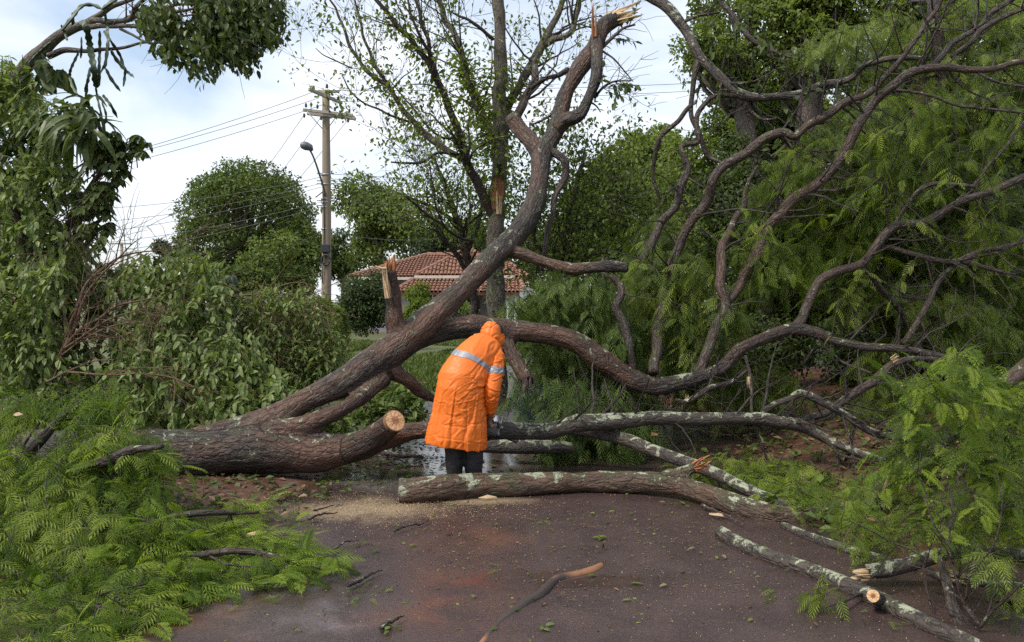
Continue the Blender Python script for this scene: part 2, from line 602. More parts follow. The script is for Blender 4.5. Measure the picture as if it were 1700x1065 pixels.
M['frond'] = leaf_mat('frond_bright', (.045, .080, .007), (.108, .170, .014), (.215, .285, .034), .34, .5, spec=.28)
M['frond_right'] = leaf_mat('frond_right', (.038, .060, .011), (.096, .140, .022), (.195, .240, .044), .32, .5, spec=.28)
M['frond_yellow'] = leaf_mat('frond_yellow', (.058, .092, .011), (.122, .178, .020), (.225, .280, .038), .36, .5, spec=.28)
M['frond_dull'] = leaf_mat('frond_dull', (.044, .072, .016), (.090, .138, .030), (.155, .210, .052), .30, .5, spec=.28)
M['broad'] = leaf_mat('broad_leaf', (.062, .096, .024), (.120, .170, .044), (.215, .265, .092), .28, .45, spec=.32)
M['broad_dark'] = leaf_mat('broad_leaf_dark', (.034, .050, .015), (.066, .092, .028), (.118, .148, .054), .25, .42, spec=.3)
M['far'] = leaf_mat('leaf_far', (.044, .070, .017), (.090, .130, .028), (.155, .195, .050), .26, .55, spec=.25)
M['far_dark'] = leaf_mat('leaf_far_dark', (.022, .036, .011), (.044, .068, .019), (.080, .112, .032), .24, .55, spec=.25)  # darker far leaf; also paints shade into the colour of the inner wood
M['far_light'] = leaf_mat('leaf_far_light', (.070, .098, .021), (.13, .175, .038), (.20, .245, .064), .32, .55, spec=.25)  # lighter far leaf; also paints sunlight into the colour of the wood's crowns
M['fresh'] = leaf_mat('leaf_fresh', (.080, .115, .018), (.14, .185, .030), (.21, .25, .055), .38, .5, spec=.28)
M['cactus'] = leaf_mat('cactus_green', (.038, .062, .030), (.052, .082, .042), (.075, .108, .062), .05, .5)
M['grass'] = leaf_mat('grass_blade', (.055, .085, .018), (.088, .125, .028), (.13, .16, .045), .25, .6)
M['dead'] = leaf_mat('dead_leaf', (.06, .035, .018), (.12, .07, .03), (.20, .13, .06), .1, .6)


# ------------------------------------------------------------------ leaf templates (all quads)
def rhomb(V, Q, b, d, L, w, up, bend=0.0, wpos=.45):
    d = norm(np.array(d, float)); up = np.array(up, float)
    s = norm(np.cross(up, d))
    o = len(V)
    V += [b, b + d * L * wpos + s * w, b + d * L - up * bend, b + d * L * wpos - s * w]
    Q.append((o, o + 1, o + 2, o + 3))


def frond_template(pairs, lobes, seed=0):
    """Fern-like compound leaf of unit length along +X, drooping, with lobed leaflets."""
    rg = np.random.default_rng(seed)
    V, Q = [], []
    def mid(x): return np.array((x, 0.03 * math.sin(x * 3), 0.10 * x - 0.42 * x * x))
    xs = np.linspace(0, 1, 4)
    for i in range(3):
        a, b = mid(xs[i]), mid(xs[i + 1]); w = 0.008 * (1 - .5 * xs[i])
        o = len(V)
        V += [a + (0, w, 0), a - (0, w, 0), b - (0, w * .7, 0), b + (0, w * .7, 0)]
        Q.append((o, o + 1, o + 2, o + 3))
    up = np.array((0.1, 0, 1.0))
    for i in range(pairs):
        x = 0.14 + 0.80 * i / max(1, pairs - 1)
        L = 0.36 * (math.sin(math.pi * min(1, 0.22 + .72 * x)) ** .8) * rg.uniform(.85, 1.12)
        slope = 0.10 - 0.84 * x
        for sd in (-1, 1):
            d = norm(np.array((.75 + .3 * x, sd * (1.0 - .35 * x), slope * .75 - .18 + rg.normal() * .10)))
            b = mid(x)
            if lobes == 0:
                rhomb(V, Q, b, d, L * 1.12, L * .085, up, .10 * L)
            else:
                rhomb(V, Q, b, d, L, L * .062, up, .08 * L)
                for k in range(lobes):
                    q = .28 + .5 * k / max(1, lobes - 1) if lobes > 1 else .42
                    for s2 in (-1, 1):
                        side = np.array((-d[1], d[0], 0)) * s2
                        dd = norm(d * .9 + side * .75 + np.array((0, 0, -.12)))
                        rhomb(V, Q, b + d * L * q, dd, L * (.46 - .22 * q), L * .046, up, .03)
    rhomb(V, Q, mid(.94), (1, 0, -.75), .20, .03, up, .02)
    return np.array(V), np.array(Q)


def broad_template(w=.24, droop=.16):
    V = np.array([(0, 0, 0), (.30, w, .05), (.30, 0, 0), (.30, -w, .05), (.68, w * .8, -.02), (.68, 0, -droop * .45), (.68, -w * .8, -.02), (1, 0, -droop),
                  (-.22, .012, .03), (-.22, -.012, .03)])
    Q = np.array([(0, 2, 1, 1), (0, 3, 2, 2), (1, 2, 5, 4), (2, 3, 6, 5), (4, 5, 7, 7), (5, 6, 7, 7)])
    # keep to true quads: split tip and base with mid points
    V = np.vstack([V, [(.14, w * .62, .03), (.14, -w * .62, .03), (.88, w * .38, -droop * .6), (.88, -w * .38, -droop * .6)]])
    Q = np.array([(0, 2, 1, 10), (0, 11, 3, 2), (1, 2, 5, 4), (2, 3, 6, 5), (4, 5, 7, 12), (5, 6, 13, 7)])
    return V, Q


def simple_template(w=.26, fold=.05):
    V = np.array([(0, 0, 0), (.42, w, fold), (1, 0, -.10), (.42, -w, fold)])
    return V, np.array([(0, 3, 2, 1)])


def long_template():
    """Strap-shaped leaf, arching."""
    V, Q = [], []
    for i, x in enumerate(np.linspace(0, 1, 7)):
        w = .085 * math.sin(math.pi * min(.97, .12 + .88 * x)) + .004
        z = .22 * x - .85 * x * x
        V += [(x * (1 - .25 * x), w, z + .03), (x * (1 - .25 * x), 0, z), (x * (1 - .25 * x), -w, z + .03)]
        if i:
            o = 3 * (i - 1)
            Q += [(o, o + 1, o + 4, o + 3), (o + 1, o + 2, o + 5, o + 4)]
    return np.array(V), np.array(Q)


TPL = {'frond_hi': frond_template(11, 3, 1), 'frond_mid': frond_template(6, 1, 2), 'frond_lo': frond_template(7, 0, 3),
       'broad': broad_template(), 'simple': simple_template(), 'long': long_template(), 'wide': broad_template(.36, .2)}


def inst(tpl, pos, dirs, ups, scale, rnd):
    V, Q = TPL[tpl]
    X = norm(dirs)
    Z = norm(ups - X * (ups * X).sum(1, keepdims=True))
    Y = np.cross(Z, X)
    W = pos[:, None, :] + scale[:, None, None] * (V[None, :, 0, None] * X[:, None, :] + V[None, :, 1, None] * Y[:, None, :] + V[None, :, 2, None] * Z[:, None, :])
    n, k = len(pos), len(V)
    F = (Q[None] + (np.arange(n) * k)[:, None, None]).reshape(-1, 4)
    return W.reshape(-1, 3), F, np.repeat(rnd, k)


SHARED = {}


def shared_leaf(tpl, mat, name):
    key = (tpl, mat.name)
    if key not in SHARED:
        V, Q = TPL[tpl]
        me = mesh_from(name, V, Q, None, False, {'rnd': np.zeros(len(V))})
        me.materials.append(mat)
        SHARED[key] = me
    return SHARED[key]


def foliage(parent, tpl, pos, dirs, ups, scale, mat, rnd=None, nobj=0, obj_tpl=None, piece='leaf', mass='foliage', keep=None):
    """Leaves of one plant: the nearest nobj as objects of their own, the others joined."""
    n = len(pos)
    if rnd is None: rnd = RNG.random(n)
    idx = np.arange(n)
    if nobj:
        dist = np.linalg.norm(pos - np.array((0, 0, CAMH)), axis=1)
        px = pos[:, 0] / pos[:, 1] * FPX + CW / 2
        py = CH / 2 - 32.5 - (pos[:, 2] - CAMH) / pos[:, 1] * FPX
        bad = (px < 0) | (px > CW) | (py < 0) | (py > CH)
        # nearest to the camera within each little patch of the view, so that the singled-out leaves are seen
        order = np.argsort(dist + bad * 100)
        cell = {}
        sel = []
        gs = max(14.0, math.sqrt(max(1, np.ptp(px[~bad]) * np.ptp(py[~bad])) / nobj * .55)) if (~bad).any() else 20
        for k in order:
            if bad[k]: continue
            key = (int(px[k] // gs), int(py[k] // gs))
            if cell.get(key, 0) < 1:
                cell[key] = 1
                sel.append(k)
            if len(sel) >= nobj: break
        sel = np.array(sel, int)
        me = shared_leaf(obj_tpl or tpl, mat, piece)
        X = norm(dirs[sel]); Z = norm(ups[sel] - X * (ups[sel] * X).sum(1, keepdims=True)); Y = np.cross(Z, X)
        off = Vector((0, 0, 0)); q = parent
        while q is not None: off += q.location; q = q.parent
        for k, x, y, z in zip(sel, X, Y, Z):
            o = bpy.data.objects.new(piece, me)
            s = float(scale[k])
            o.matrix_basis = Matrix(((x[0] * s, y[0] * s, z[0] * s, pos[k][0] - off.x), (x[1] * s, y[1] * s, z[1] * s, pos[k][1] - off.y),
                                     (x[2] * s, y[2] * s, z[2] * s, pos[k][2] - off.z), (0, 0, 0, 1)))
            o.parent = parent
            COL.objects.link(o)
        mask = np.ones(n, bool); mask[sel] = False
        idx = idx[mask]
    if len(idx):
        V, F, A = inst(tpl, pos[idx], dirs[idx], ups[idx], scale[idx], rnd[idx])
        me = mesh_from(mass, V, F, None, False, {'rnd': A})
        return link(mass, me, mat, parent, kind='stuff')


def in_poly(x, y, poly):
    poly = np.asarray(poly, float)
    inside = np.zeros(len(x), bool)
    j = len(poly) - 1
    for i in range(len(poly)):
        xi, yi = poly[i]; xj, yj = poly[j]
        c = ((yi > y) != (yj > y)) & (x < (xj - xi) * (y - yi) / (yj - yi + 1e-9) + xi)
        inside ^= c
        j = i
    return inside


def sample_poly(poly, n, clump=None, thr=.45, seed=0.0):
    poly = np.asarray(poly, float)
    lo, hi = poly.min(0), poly.max(0)
    X = []
    tot = 0
    while tot < n:
        p = RNG.random((n * 4, 2)) * (hi - lo) + lo
        k = in_poly(p[:, 0], p[:, 1], poly)
        p = p[k]
        if clump:
            v = fbm(np.stack([p[:, 0] / clump[0], p[:, 1] / clump[1], p[:, 0] * 0 + seed], -1), 2)
            p = p[v > thr + RNG.normal(0, .03, len(p))]
        X.append(p); tot += len(p)
    return np.vstack(X)[:n]


def sprays(origin, direction, nf, length, fscale, side=.8, droop=.35, seed=0, jitter=.25):
    """Frond positions, directions and ups along little twigs; also the twigs as polylines."""
    N = len(origin)
    D = norm(direction)
    t = np.linspace(.08, 1.0, nf)
    up = np.array((0, 0, 1.0))
    S = norm(np.cross(D, np.tile(up, (N, 1))) + 1e-4)
    L = length * RNG.uniform(.7, 1.3, N)
    pos = origin[:, None, :] + D[:, None, :] * (L[:, None] * t)[..., None]
    pos[..., 2] -= (droop * .55 * L[:, None] * t ** 2)
    sg = np.where(np.arange(nf) % 2 == 0, 1.0, -1.0)
    wgt = np.where(t > .93, .15, 1.0)
    dr = D[:, None, :] * .75 + S[:, None, :] * (sg * side * wgt)[None, :, None] + np.array((0, 0, -droop)) * (.4 + .8 * t)[None, :, None]
    dr = dr + RNG.normal(0, jitter, dr.shape)
    ups = np.tile(up, (N, nf, 1)) + RNG.normal(0, .28, (N, nf, 3)) + D[:, None, :] * .2
    sc = fscale * RNG.uniform(.7, 1.25, (N, nf)) * (1 - .3 * np.abs(t - .45))[None]
    twigs = [(np.vstack([origin[i], pos[i, nf // 2], pos[i, -1]]), L[i]) for i in range(N)]
    return pos.reshape(-1, 3), dr.reshape(-1, 3), ups.reshape(-1, 3), sc.ravel(), twigs


def twig_mesh(parent, twigs, mat, r0=.006, name='twigs', segs=4):
    parts = []
    for C, L in twigs:
        r = r0 * (0.6 + .6 * RNG.random())
        parts.append(tube(C, np.linspace(r, r * .35, len(C)), segs, 0, RNG.random() * 9, False))
    me = tubes_mesh(name, parts)
    return link(name, me, mat, parent, kind='stuff')


def grow(curves, n, length, r_ratio=.35, levels=1, up=.2, spread=1.0, tmin=.2, bend=.35, seglen=.12, rmin=.003):
    """Side twigs along limbs. Returns polylines."""
    out = []
    cur = curves
    for lv in range(levels):
        new = []
        lens = np.array([np.linalg.norm(np.diff(c, axis=0), axis=1).sum() for c, r in cur])
        cnt = RNG.multinomial(n if lv == 0 else int(n * 2.2 ** lv), lens / lens.sum())
        for (C, R), m in zip(cur, cnt):
            if m == 0: continue
            C2, R2 = spline(C, R, .1)
            for k in range(m):
                i = int((tmin + (1 - tmin) * RNG.random()) * (len(C2) - 1))
                tdir = norm(C2[min(i + 1, len(C2) - 1)] - C2[max(i - 1, 0)])
                rd = RNG.normal(0, 1, 3); rd = norm(rd - tdir * rd.dot(tdir))
                d = norm(tdir * .6 + rd * spread + np.array((0, 0, up)))
                L = length * (.45 + .9 * RNG.random()) * (.6 ** lv)
                ns = max(3, int(L / seglen))
                p = C2[i].copy(); pts = [p]
                for s_ in range(ns):
                    d = norm(d + RNG.normal(0, bend, 3) * .5 + np.array((0, 0, up * .12)))
                    p = p + d * L / ns; pts.append(p)
                r = max(rmin, min(R2[i] * r_ratio, .02 * L + .004))
                new.append((np.array(pts), np.linspace(r, max(rmin * .6, r * .25), ns + 1)))
        out += new
        cur = new
        if not cur: break
    return out


def tubes_part(parent, curves, mat, name='twigs', segs=5, rough=0.0):
    parts = [tube(C, R, segs, rough, RNG.random() * 9, False) for C, R in curves]
    return link(name, tubes_mesh(name, parts), mat, parent, kind='stuff')

# ================================================================== SETTING
def grid_mesh(name, x0, x1, y0, y1, nx, ny, zf):
    xs, ys = np.linspace(x0, x1, nx + 1), np.linspace(y0, y1, ny + 1)
    X, Y = np.meshgrid(xs, ys)
    Z = zf(X, Y)
    V = np.stack([X, Y, Z], -1).reshape(-1, 3)
    i = np.arange(ny)[:, None] * (nx + 1) + np.arange(nx)[None]
    Q = np.stack([i, i + 1, i + nx + 2, i + nx + 1], -1).reshape(-1, 4)
    return mesh_from(name, V, Q)


def nxy(X, Y, s, seed=0): return fbm(np.stack([X * s, Y * s, X * 0 + seed], -1), 3) - .5


def road_left(Y): return -2.25 + .20 * np.maximum(0, Y - 8.8)
def road_right(Y): return 2.55 + .22 * np.maximum(0, Y - 8.8)


# ground: soil and grass, one sheet to the horizon
t = NT('earth_and_grass')
g = t.geo().outputs['Position']
n1 = t.noise(g, .35, 5, .6); n2 = t.noise(g, 9.0, 5, .65); n3 = t.noise(g, 60.0, 3, .6)
soil = t.mix(n2, (.045, .021, .013), (.105, .052, .032))
gr = t.mix(n2, (.062, .085, .018), (.12, .145, .036))
c = t.mix(t.ramp(t.math('ADD', t.math('MULTIPLY', n1, .6), t.math('MULTIPLY', n2, .4)), [(.36, 0.0), (.48, 1.0)]), soil, gr)
t.col(t.mix(t.math('MULTIPLY', n3, .5), c, (.03, .02, .012))); t.rough(.85); t.bump(n3, .6, .02)
M['earth'] = t.m
def ground_z(X, Y):
    side = np.clip((X - 3.0) / 6.0, 0, 1)
    lside = np.clip((-X - 3.2) / 4.0, 0, 1)
    near = np.clip((60 - np.hypot(X, Y)) / 60, 0, 1)
    on = (X > road_left(Y) - .25) & (X < road_right(Y) + .25) & (Y < 70)
    z = -.035 + .45 * side * near + .12 * lside * near + .05 * nxy(X, Y, 1.1) * near
    return np.where(on, -.05, z)
me = grid_mesh('ground', -30, 30, -6, 54, 130, 130, ground_z)
gnd = link('ground', me, M['earth'], kind='structure')
me2 = grid_mesh('far_terrain', -900, 900, -300, 1500, 24, 24, lambda X, Y: X * 0 - .10)
link('far_terrain', me2, M['earth'], kind='structure')

# road: wet asphalt, brown with mud film, sawdust and puddles
t = NT('wet_asphalt')
g = t.geo().outputs['Position']
x, y, z = t.sep(g)
agg = t.vor(g, 150.0, 'F1', 'Distance')
sp = t.noise(g, 190.0, 2, .6)
mid_ = t.noise(g, 3.0, 6, .62, .4)
lo = t.noise(t.mapping(g, (1, .45, 1)), .85, 4, .55, .3)
c = t.mix(t.ramp(mid_, [(.3, 0.0), (.7, 1.0)]), (.034, .0212, .0200), (.074, .0465, .0425))
gr2 = t.noise(g, 75.0, 3, .7)
c = t.mix(t.ramp(gr2, [(.38, .30), (.5, 0.0), (.62, 0.0)]), c, (.016, .011, .010))
c = t.mix(t.math('MULTIPLY', t.ramp(gr2, [(.55, 0.0), (.68, 1.0)]), .16), c, (.15, .11, .09))
c = t.mix(t.math('MULTIPLY', t.ramp(sp, [(.62, 0.0), (.72, 1.0)]), .36), c, (.24, .18, .14))
def spot(cx, cy, rx, ry):
    dx = t.math('DIVIDE', t.math('SUBTRACT', x, cx), rx); dy = t.math('DIVIDE', t.math('SUBTRACT', y, cy), ry)
    return t.math('SUBTRACT', 1.0, t.math('SQRT', t.math('ADD', t.math('MULTIPLY', dx, dx), t.math('MULTIPLY', dy, dy))))
nz_ = t.math('MULTIPLY', t.math('SUBTRACT', mid_, .5), 1.3)
# sawdust below the cut log
sd = t.math('MAXIMUM', spot(-1.15, 5.98, .82, .44), t.math('SUBTRACT', spot(-.2, 6.2, .8, .22), .25))
sdm = t.ramp(t.math('ADD', sd, nz_), [(.05, 0.0), (.75, 1.0)])
gr_ = t.ramp(t.noise(g, 240.0, 2, .7), [(.40, 0.0), (.62, 1.0)])
c = t.mix(t.math('MULTIPLY', sdm, t.math('ADD', .42, t.math('MULTIPLY', gr_, .38))), c, (.33, .245, .14))
# red mud film along the left edge and a stain in the middle
mud = t.math('MAXIMUM', t.math('SUBTRACT', spot(-2.35, 3.6, 1.35, 2.0), .05), t.math('SUBTRACT', spot(-.12, 5.2, .55, .8), .42))
mud = t.math('MAXIMUM', mud, t.math('SUBTRACT', spot(2.9, 7.0, 1.1, 3.2), .05))
mud = t.math('MAXIMUM', mud, t.math('SUBTRACT', spot(-.55, 3.9, .7, .35), .4))
mm = t.ramp(t.math('ADD', mud, t.math('MULTIPLY', nz_, .9)), [(.10, 0.0), (.52, 1.0)])
c = t.mix(t.math('MULTIPLY', mm, .52), c, t.mix(mid_, (.072, .030, .019), (.140, .064, .040)))
t.col(c)
wet = t.ramp(t.math('ADD', lo, t.math('MULTIPLY', mid_, .35)), [(.56, 0.0), (.78, 1.0)])
pud = t.math('MAXIMUM', t.math('MAXIMUM', t.math('MULTIPLY', spot(-1.2, 8.0, 1.9, 1.5), 1.5), t.math('MULTIPLY', spot(-.9, 4.05, 1.2, .8), .32)), t.math('SUBTRACT', spot(.35, 4.4, .9, .28), .1))
pm = t.ramp(t.math('ADD', pud, nz_), [(.0, 0.0), (.5, 1.0)])
r_ = t.math('SUBTRACT', t.math('SUBTRACT', .33, t.math('MULTIPLY', wet, .16)), t.math('MULTIPLY', pm, .46))
r_ = t.math('MAXIMUM', t.math('ADD', r_, t.math('MULTIPLY', sdm, .3), True), .07)
t.rough(r_)
t.b.inputs['Specular IOR Level'].default_value = .55
dry = t.math('SUBTRACT', 1.0, t.math('MULTIPLY', pm, .93))
h = t.math('MULTIPLY', dry, t.math('ADD', agg, t.math('MULTIPLY', mid_, .5)))
t.bump(h, .34, .007)
M['asphalt'] = t.m
def road_mesh():
    ys = np.concatenate([np.linspace(-6, 14, 120), np.linspace(14.5, 70, 60)])
    us = np.linspace(0, 1, 31)
    V = []
    for yy in ys:
        l = road_left(yy) + .10 * (vnoise(np.array([yy * 1.7, 3.1, 0])) - .5)
        r = road_right(yy) + .16 * (vnoise(np.array([yy * 1.9, 8.1, 0])) - .5)
        for u in us:
            xx = l + (r - l) * u
            V.append((xx, yy, .03 * (1 - (2 * u - 1) ** 2) - .012 + .012 * (vnoise(np.array([xx * .9, yy * .9, 2.])) - .5)))
    n = len(us)
    i = np.arange(len(ys) - 1)[:, None] * n + np.arange(n - 1)[None]
    Q = np.stack([i, i + 1, i + n + 1, i + n], -1).reshape(-1, 4)
    return mesh_from('road', np.array(V), Q)
link('road', road_mesh(), M['asphalt'], kind='structure')

# muddy verge on the left and red soil on the right, heaped over the asphalt edge
t = NT('red_mud')
g = t.geo().outputs['Position']
n1 = t.noise(g, 4.0, 6, .62, .3); n2 = t.noise(g, 45.0, 4, .6)
c = t.mix(n1, (.045, .020, .013), (.125, .058, .036))
c = t.mix(t.math('MULTIPLY', t.ramp(n2, [(.5, 0.0), (.75, 1.0)]), .5), c, (.04, .02, .012))
t.col(c); t.rough(t.ramp(n1, [(.35, .30), (.6, .75)])); t.bump(t.math('ADD', n1, n2), .6, .02)
M['mud'] = t.m
def verge(name, x_in, x_out, y0, y1, top, seed, nx=26, ny=120):
    V = []
    for j in range(ny + 1):
        yy = y0 + (y1 - y0) * j / ny
        xi = x_in + .32 * (vnoise(np.array([yy * 1.3, seed, .0])) - .5) + .10 * (vnoise(np.array([yy * 6.3, seed, 3.0])) - .5)
        for i in range(nx + 1):
            u = i / nx
            xx = xi + (x_out - xi) * u
            e = min(1, u * 5) * min(1, (1 - u) * 6) * min(1, j / 8, (ny - j) / 8)
            zz = -.02 + (e ** .7) * (.032 + top * u + .055 * (fbm(np.array([xx * 3.1, yy * 3.1, seed]), 3) - .35))
            V.append((xx, yy, zz))
    n = nx + 1
    i = np.arange(ny)[:, None] * n + np.arange(nx)[None]
    Q = np.stack([i, i + 1, i + n + 1, i + n], -1).reshape(-1, 4)
    if x_out < x_in: Q = Q[:, ::-1]
    return mesh_from(name, np.array(V), Q)
link('mud_verge', verge('mud_verge', -1.72, -4.2, 1.5, 9.5, .10, 1.0), M['mud'], kind='structure')
link('soil_bank', verge('soil_bank', 2.35, 6.5, 4.2, 15, .50, 5.0), M['mud'], kind='structure')

# short grass on the lawn past the fallen tree
def grass(n, x0, x1, y0, y1, h, thr, name):
    X = RNG.uniform(x0, x1, n); Y = RNG.uniform(y0, y1, n)
    k = (vnoise(np.stack([X * .5, Y * .25, X * 0], -1)) > thr) & ((X < road_left(Y) - .2) | (X > road_right(Y) + .3))
    X, Y = X[k], Y[k]
    pos = np.stack([X, Y, ground_z(X, Y) - .005], -1)
    d = RNG.normal(0, .35, pos.shape) + np.array((0, 0, 1.0))
    V, F, A = inst('simple', pos, d, RNG.normal(0, 1, pos.shape), h * RNG.uniform(.5, 1.4, len(pos)), RNG.random(len(pos)))
    link(name, mesh_from(name, V, F, None, False, {'rnd': A}), M['grass'], kind='stuff')
grass(60000, -9, 2.0, 9.6, 32, .13, .30, 'lawn_grass')
grass(9000, -7, 7, 7.5, 12, .16, .62, 'verge_grass')


# ================================================================== GENERIC TREES
def crown_tree(name, label, px, py, d, rx, rz, nleaf, mat, leaf=.2, nblob=26, cat='tree', trunk_px=None, tw=None, bark=None, group=None,
               blob=.36, sparse=0.0, base=None, tpl='simple', flat=.85, nobj=0, piece='leaf', low=False, rm_y=None, tight=False):
    nleaf = int(nleaf * 1.3); leaf = leaf * .84; nblob = int(nblob * 1.35); blob = blob * .88
    c = P(px, py, d)
    s = d / FPX
    RX, RZ = rx * s, rz * s
    RY = RX if rm_y is None else rm_y
    tx = c[0] if trunk_px is None else P(trunk_px, py, d)[0]
    gz = float(ground_z(np.array(tx), np.array(d))) if abs(tx) < 30 and d < 54 else -.1
    root = thing(name, label, cat, (tx, d, gz), group)
    tw = (tw or rx * .10) * s
    bark = bark or M['bark_grey']
    # blobs spread through the crown, more on the outside
    u = norm(RNG.normal(0, 1, (nblob, 3)))
    rr = RNG.uniform(.30, .86, nblob)[:, None] if not tight else RNG.uniform(.62, .84, nblob)[:, None]
    B = c + u * rr * np.array((RX, RY, RZ))
    br = blob * (RX + RZ) / 2 * RNG.uniform(.65, 1.25, nblob)
    tr = [(np.array([(tx, d, gz - .1), (tx + .1 * RX, d, (gz + c[2]) / 2), c + (0, 0, -.1 * RZ)]), np.array([tw * 1.2, tw, tw * .6]))]
    if not low:
        link('trunk', tubes_mesh('trunk', [tube(*tr[0], 12, .08, RNG.random() * 9, True, .15)]), bark, root)
    lim = []
    for k in range(nblob):
        q = tr[0][0][1] * .35 + tr[0][0][2] * .65 + RNG.normal(0, .08 * RX, 3)
        m = (q + B[k]) / 2 + RNG.normal(0, .1 * RX, 3)
        lim.append((np.array([q, m, B[k]]), np.array([tw * .34, tw * .22, tw * .08])))
    tubes_part(root, [spline(C, R, .4) for C, R in lim], bark, 'limbs', 5)
    wsum = br ** 2; cnt = RNG.multinomial(nleaf, wsum / wsum.sum())
    pos, nrm, rnd = [], [], []
    for k in range(nblob):
        m = cnt[k]
        v = norm(RNG.normal(0, 1, (m, 3)) + np.array((0, 0, .25)))
        rad = br[k] * (1 - np.abs(RNG.normal(0, .22, m)))
        rad *= .70 + .65 * vnoise(v * 2.4 + k * 5.1)
        pos.append(B[k] + v * rad[:, None] * np.array((1, 1, flat))); nrm.append(v)
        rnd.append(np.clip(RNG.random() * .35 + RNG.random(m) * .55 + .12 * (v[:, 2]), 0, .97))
    pos, nrm, rnd = np.vstack(pos), np.vstack(nrm), np.concatenate(rnd)
    if sparse:
        k = vnoise(pos * (1.6 / max(.3, blob * RX))) > sparse
        pos, nrm, rnd = pos[k], nrm[k], rnd[k]
    k = pos[:, 2] > gz + .05
    k &= (nrm[:, 1] < .35) | (RNG.random(len(nrm)) < .45)      # the far side of a crown is thinner
    pos, nrm, rnd = pos[k], nrm[k], rnd[k]
    d_ = nrm * .5 + RNG.normal(0, .6, nrm.shape) + np.array((0, 0, -.45))
    up = nrm + RNG.normal(0, .45, nrm.shape) + np.array((0, 0, .5))
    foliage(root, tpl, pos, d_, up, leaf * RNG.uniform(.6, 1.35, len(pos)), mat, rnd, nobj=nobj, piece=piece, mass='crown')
    return root


# far trees behind the poles and the house
crown_tree('round_tree', 'large round dense mango-like tree left of the utility pole', 410, 382, 46, 120, 120, 30000, M['far'], .25, 80, trunk_px=410, blob=.27, tight=True)
crown_tree('broadleaf_tree', 'lighter tree crowding the right flank of the round dense tree, behind the pole', 497, 425, 44, 52, 88, 6500, M['far'], .28, 22)
crown_tree('broadleaf_tree', 'medium green tree just right of the utility pole, above the tiled roof', 624, 372, 50, 80, 84, 13000, M['far'], .30, 26)
crown_tree('broadleaf_tree', 'low tree with drooping dull crown at the foot of the round tree', 452, 452, 38, 62, 62, 6000, M['far'], .24, 20)
crown_tree('far_tree', 'small distant treetop beside the far thin pole', 287, 412, 80, 42, 24, 2500, M['far_dark'], .4, 12)
crown_tree('far_tree', 'distant tree behind the left end of the tiled roof', 566, 425, 62, 58, 56, 5000, M['far_dark'], .34, 14)
crown_tree('far_tree', 'distant tree rising behind the roof ridge', 702, 415, 60, 72, 56, 6000, M['far_dark'], .34, 16)
crown_tree('far_tree', 'distant tree behind the roof near the standing trunk', 770, 395, 58, 48, 52, 5000, M['far'], .32, 16)
crown_tree('far_tree', 'dark distant tree behind the right porch of the house', 880, 420, 55, 62, 70, 6500, M['far_dark'], .32, 18)
crown_tree('far_tree', 'distant tree low behind the leaf pile, at the far left', 175, 470, 60, 70, 42, 4000, M['far_dark'], .34, 14)
crown_tree('far_tree', 'distant tree at the far left edge behind the leaning tree', 40, 440, 62, 110, 70, 5000, M['far_dark'], .36, 16)

# hedges and shrubs in front of the house
crown_tree('shrub', 'tall dark green shrub between utility pole and splintered stub', 602, 500, 26, 54, 56, 10000, M['far_dark'], .13, 26, 'shrub', low=True, blob=.40)
crown_tree('shrub', 'bright yellow-green shrub below the tiled roof', 690, 508, 24, 40, 32, 4500, M['fresh'], .12, 14, 'shrub', low=True, blob=.42)
crown_tree('shrub', 'green hedge shrub below the porch roof, left of the standing trunk', 765, 520, 27, 46, 24, 4500, M['far'], .13, 16, 'shrub', low=True, blob=.42)
crown_tree('shrub', 'leafy shrub right of the standing trunk, before the porch', 890, 520, 22, 48, 30, 5000, M['far'], .12, 16, 'shrub', low=True, blob=.42)
crown_tree('shrub', 'fine-leaved shrub at the right end of the leaf pile', 505, 555, 13, 68, 72, 16000, M['far_light'], .085, 38, 'shrub', low=True, blob=.34, sparse=.25)
crown_tree('shrub', 'dark rounded shrub beside the lawn at the pile end', 548, 545, 15.5, 36, 48, 7500, M['far_light'], .085, 18, 'shrub', low=True, blob=.40)
crown_tree('shrub', 'grey-green shrub under the utility pole', 405, 475, 20, 44, 40, 5000, M['far'], .13, 16, 'shrub', low=True, blob=.40)

# right-hand background wood
BGR = 'trees of the wood on the right'
crown_tree('broadleaf_tree', 'sunlit tree with a pointed top, right of the standing tree', 1085, 290, 24, 78, 100, 15000, M['far_light'], .17, 40, group=BGR, blob=.28)
crown_tree('broadleaf_tree', 'pale small-leaved tree behind the broken limb', 1000, 330, 20, 66, 88, 12000, M['far_light'], .14, 32, group=BGR, blob=.30)
crown_tree('broadleaf_tree', 'dull green tree low between the standing trunk and the wood', 950, 400, 17, 60, 76, 9000, M['far'], .12, 26, group=BGR, blob=.32)
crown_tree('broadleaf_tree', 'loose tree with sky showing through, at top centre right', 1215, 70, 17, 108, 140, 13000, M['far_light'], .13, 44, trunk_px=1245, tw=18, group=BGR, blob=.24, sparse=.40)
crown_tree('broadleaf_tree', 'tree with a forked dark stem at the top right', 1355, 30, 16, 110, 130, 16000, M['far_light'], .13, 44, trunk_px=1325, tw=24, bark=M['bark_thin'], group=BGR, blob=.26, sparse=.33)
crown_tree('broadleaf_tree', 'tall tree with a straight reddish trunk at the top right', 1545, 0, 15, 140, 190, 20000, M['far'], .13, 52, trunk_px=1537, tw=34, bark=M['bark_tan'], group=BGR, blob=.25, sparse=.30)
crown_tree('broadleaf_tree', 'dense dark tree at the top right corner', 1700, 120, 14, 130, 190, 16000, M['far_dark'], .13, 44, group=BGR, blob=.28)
crown_tree('broadleaf_tree', 'dark leafy tree in the heart of the wood', 1260, 350, 15, 120, 140, 16000, M['far_dark'], .13, 44, group=BGR, blob=.28)
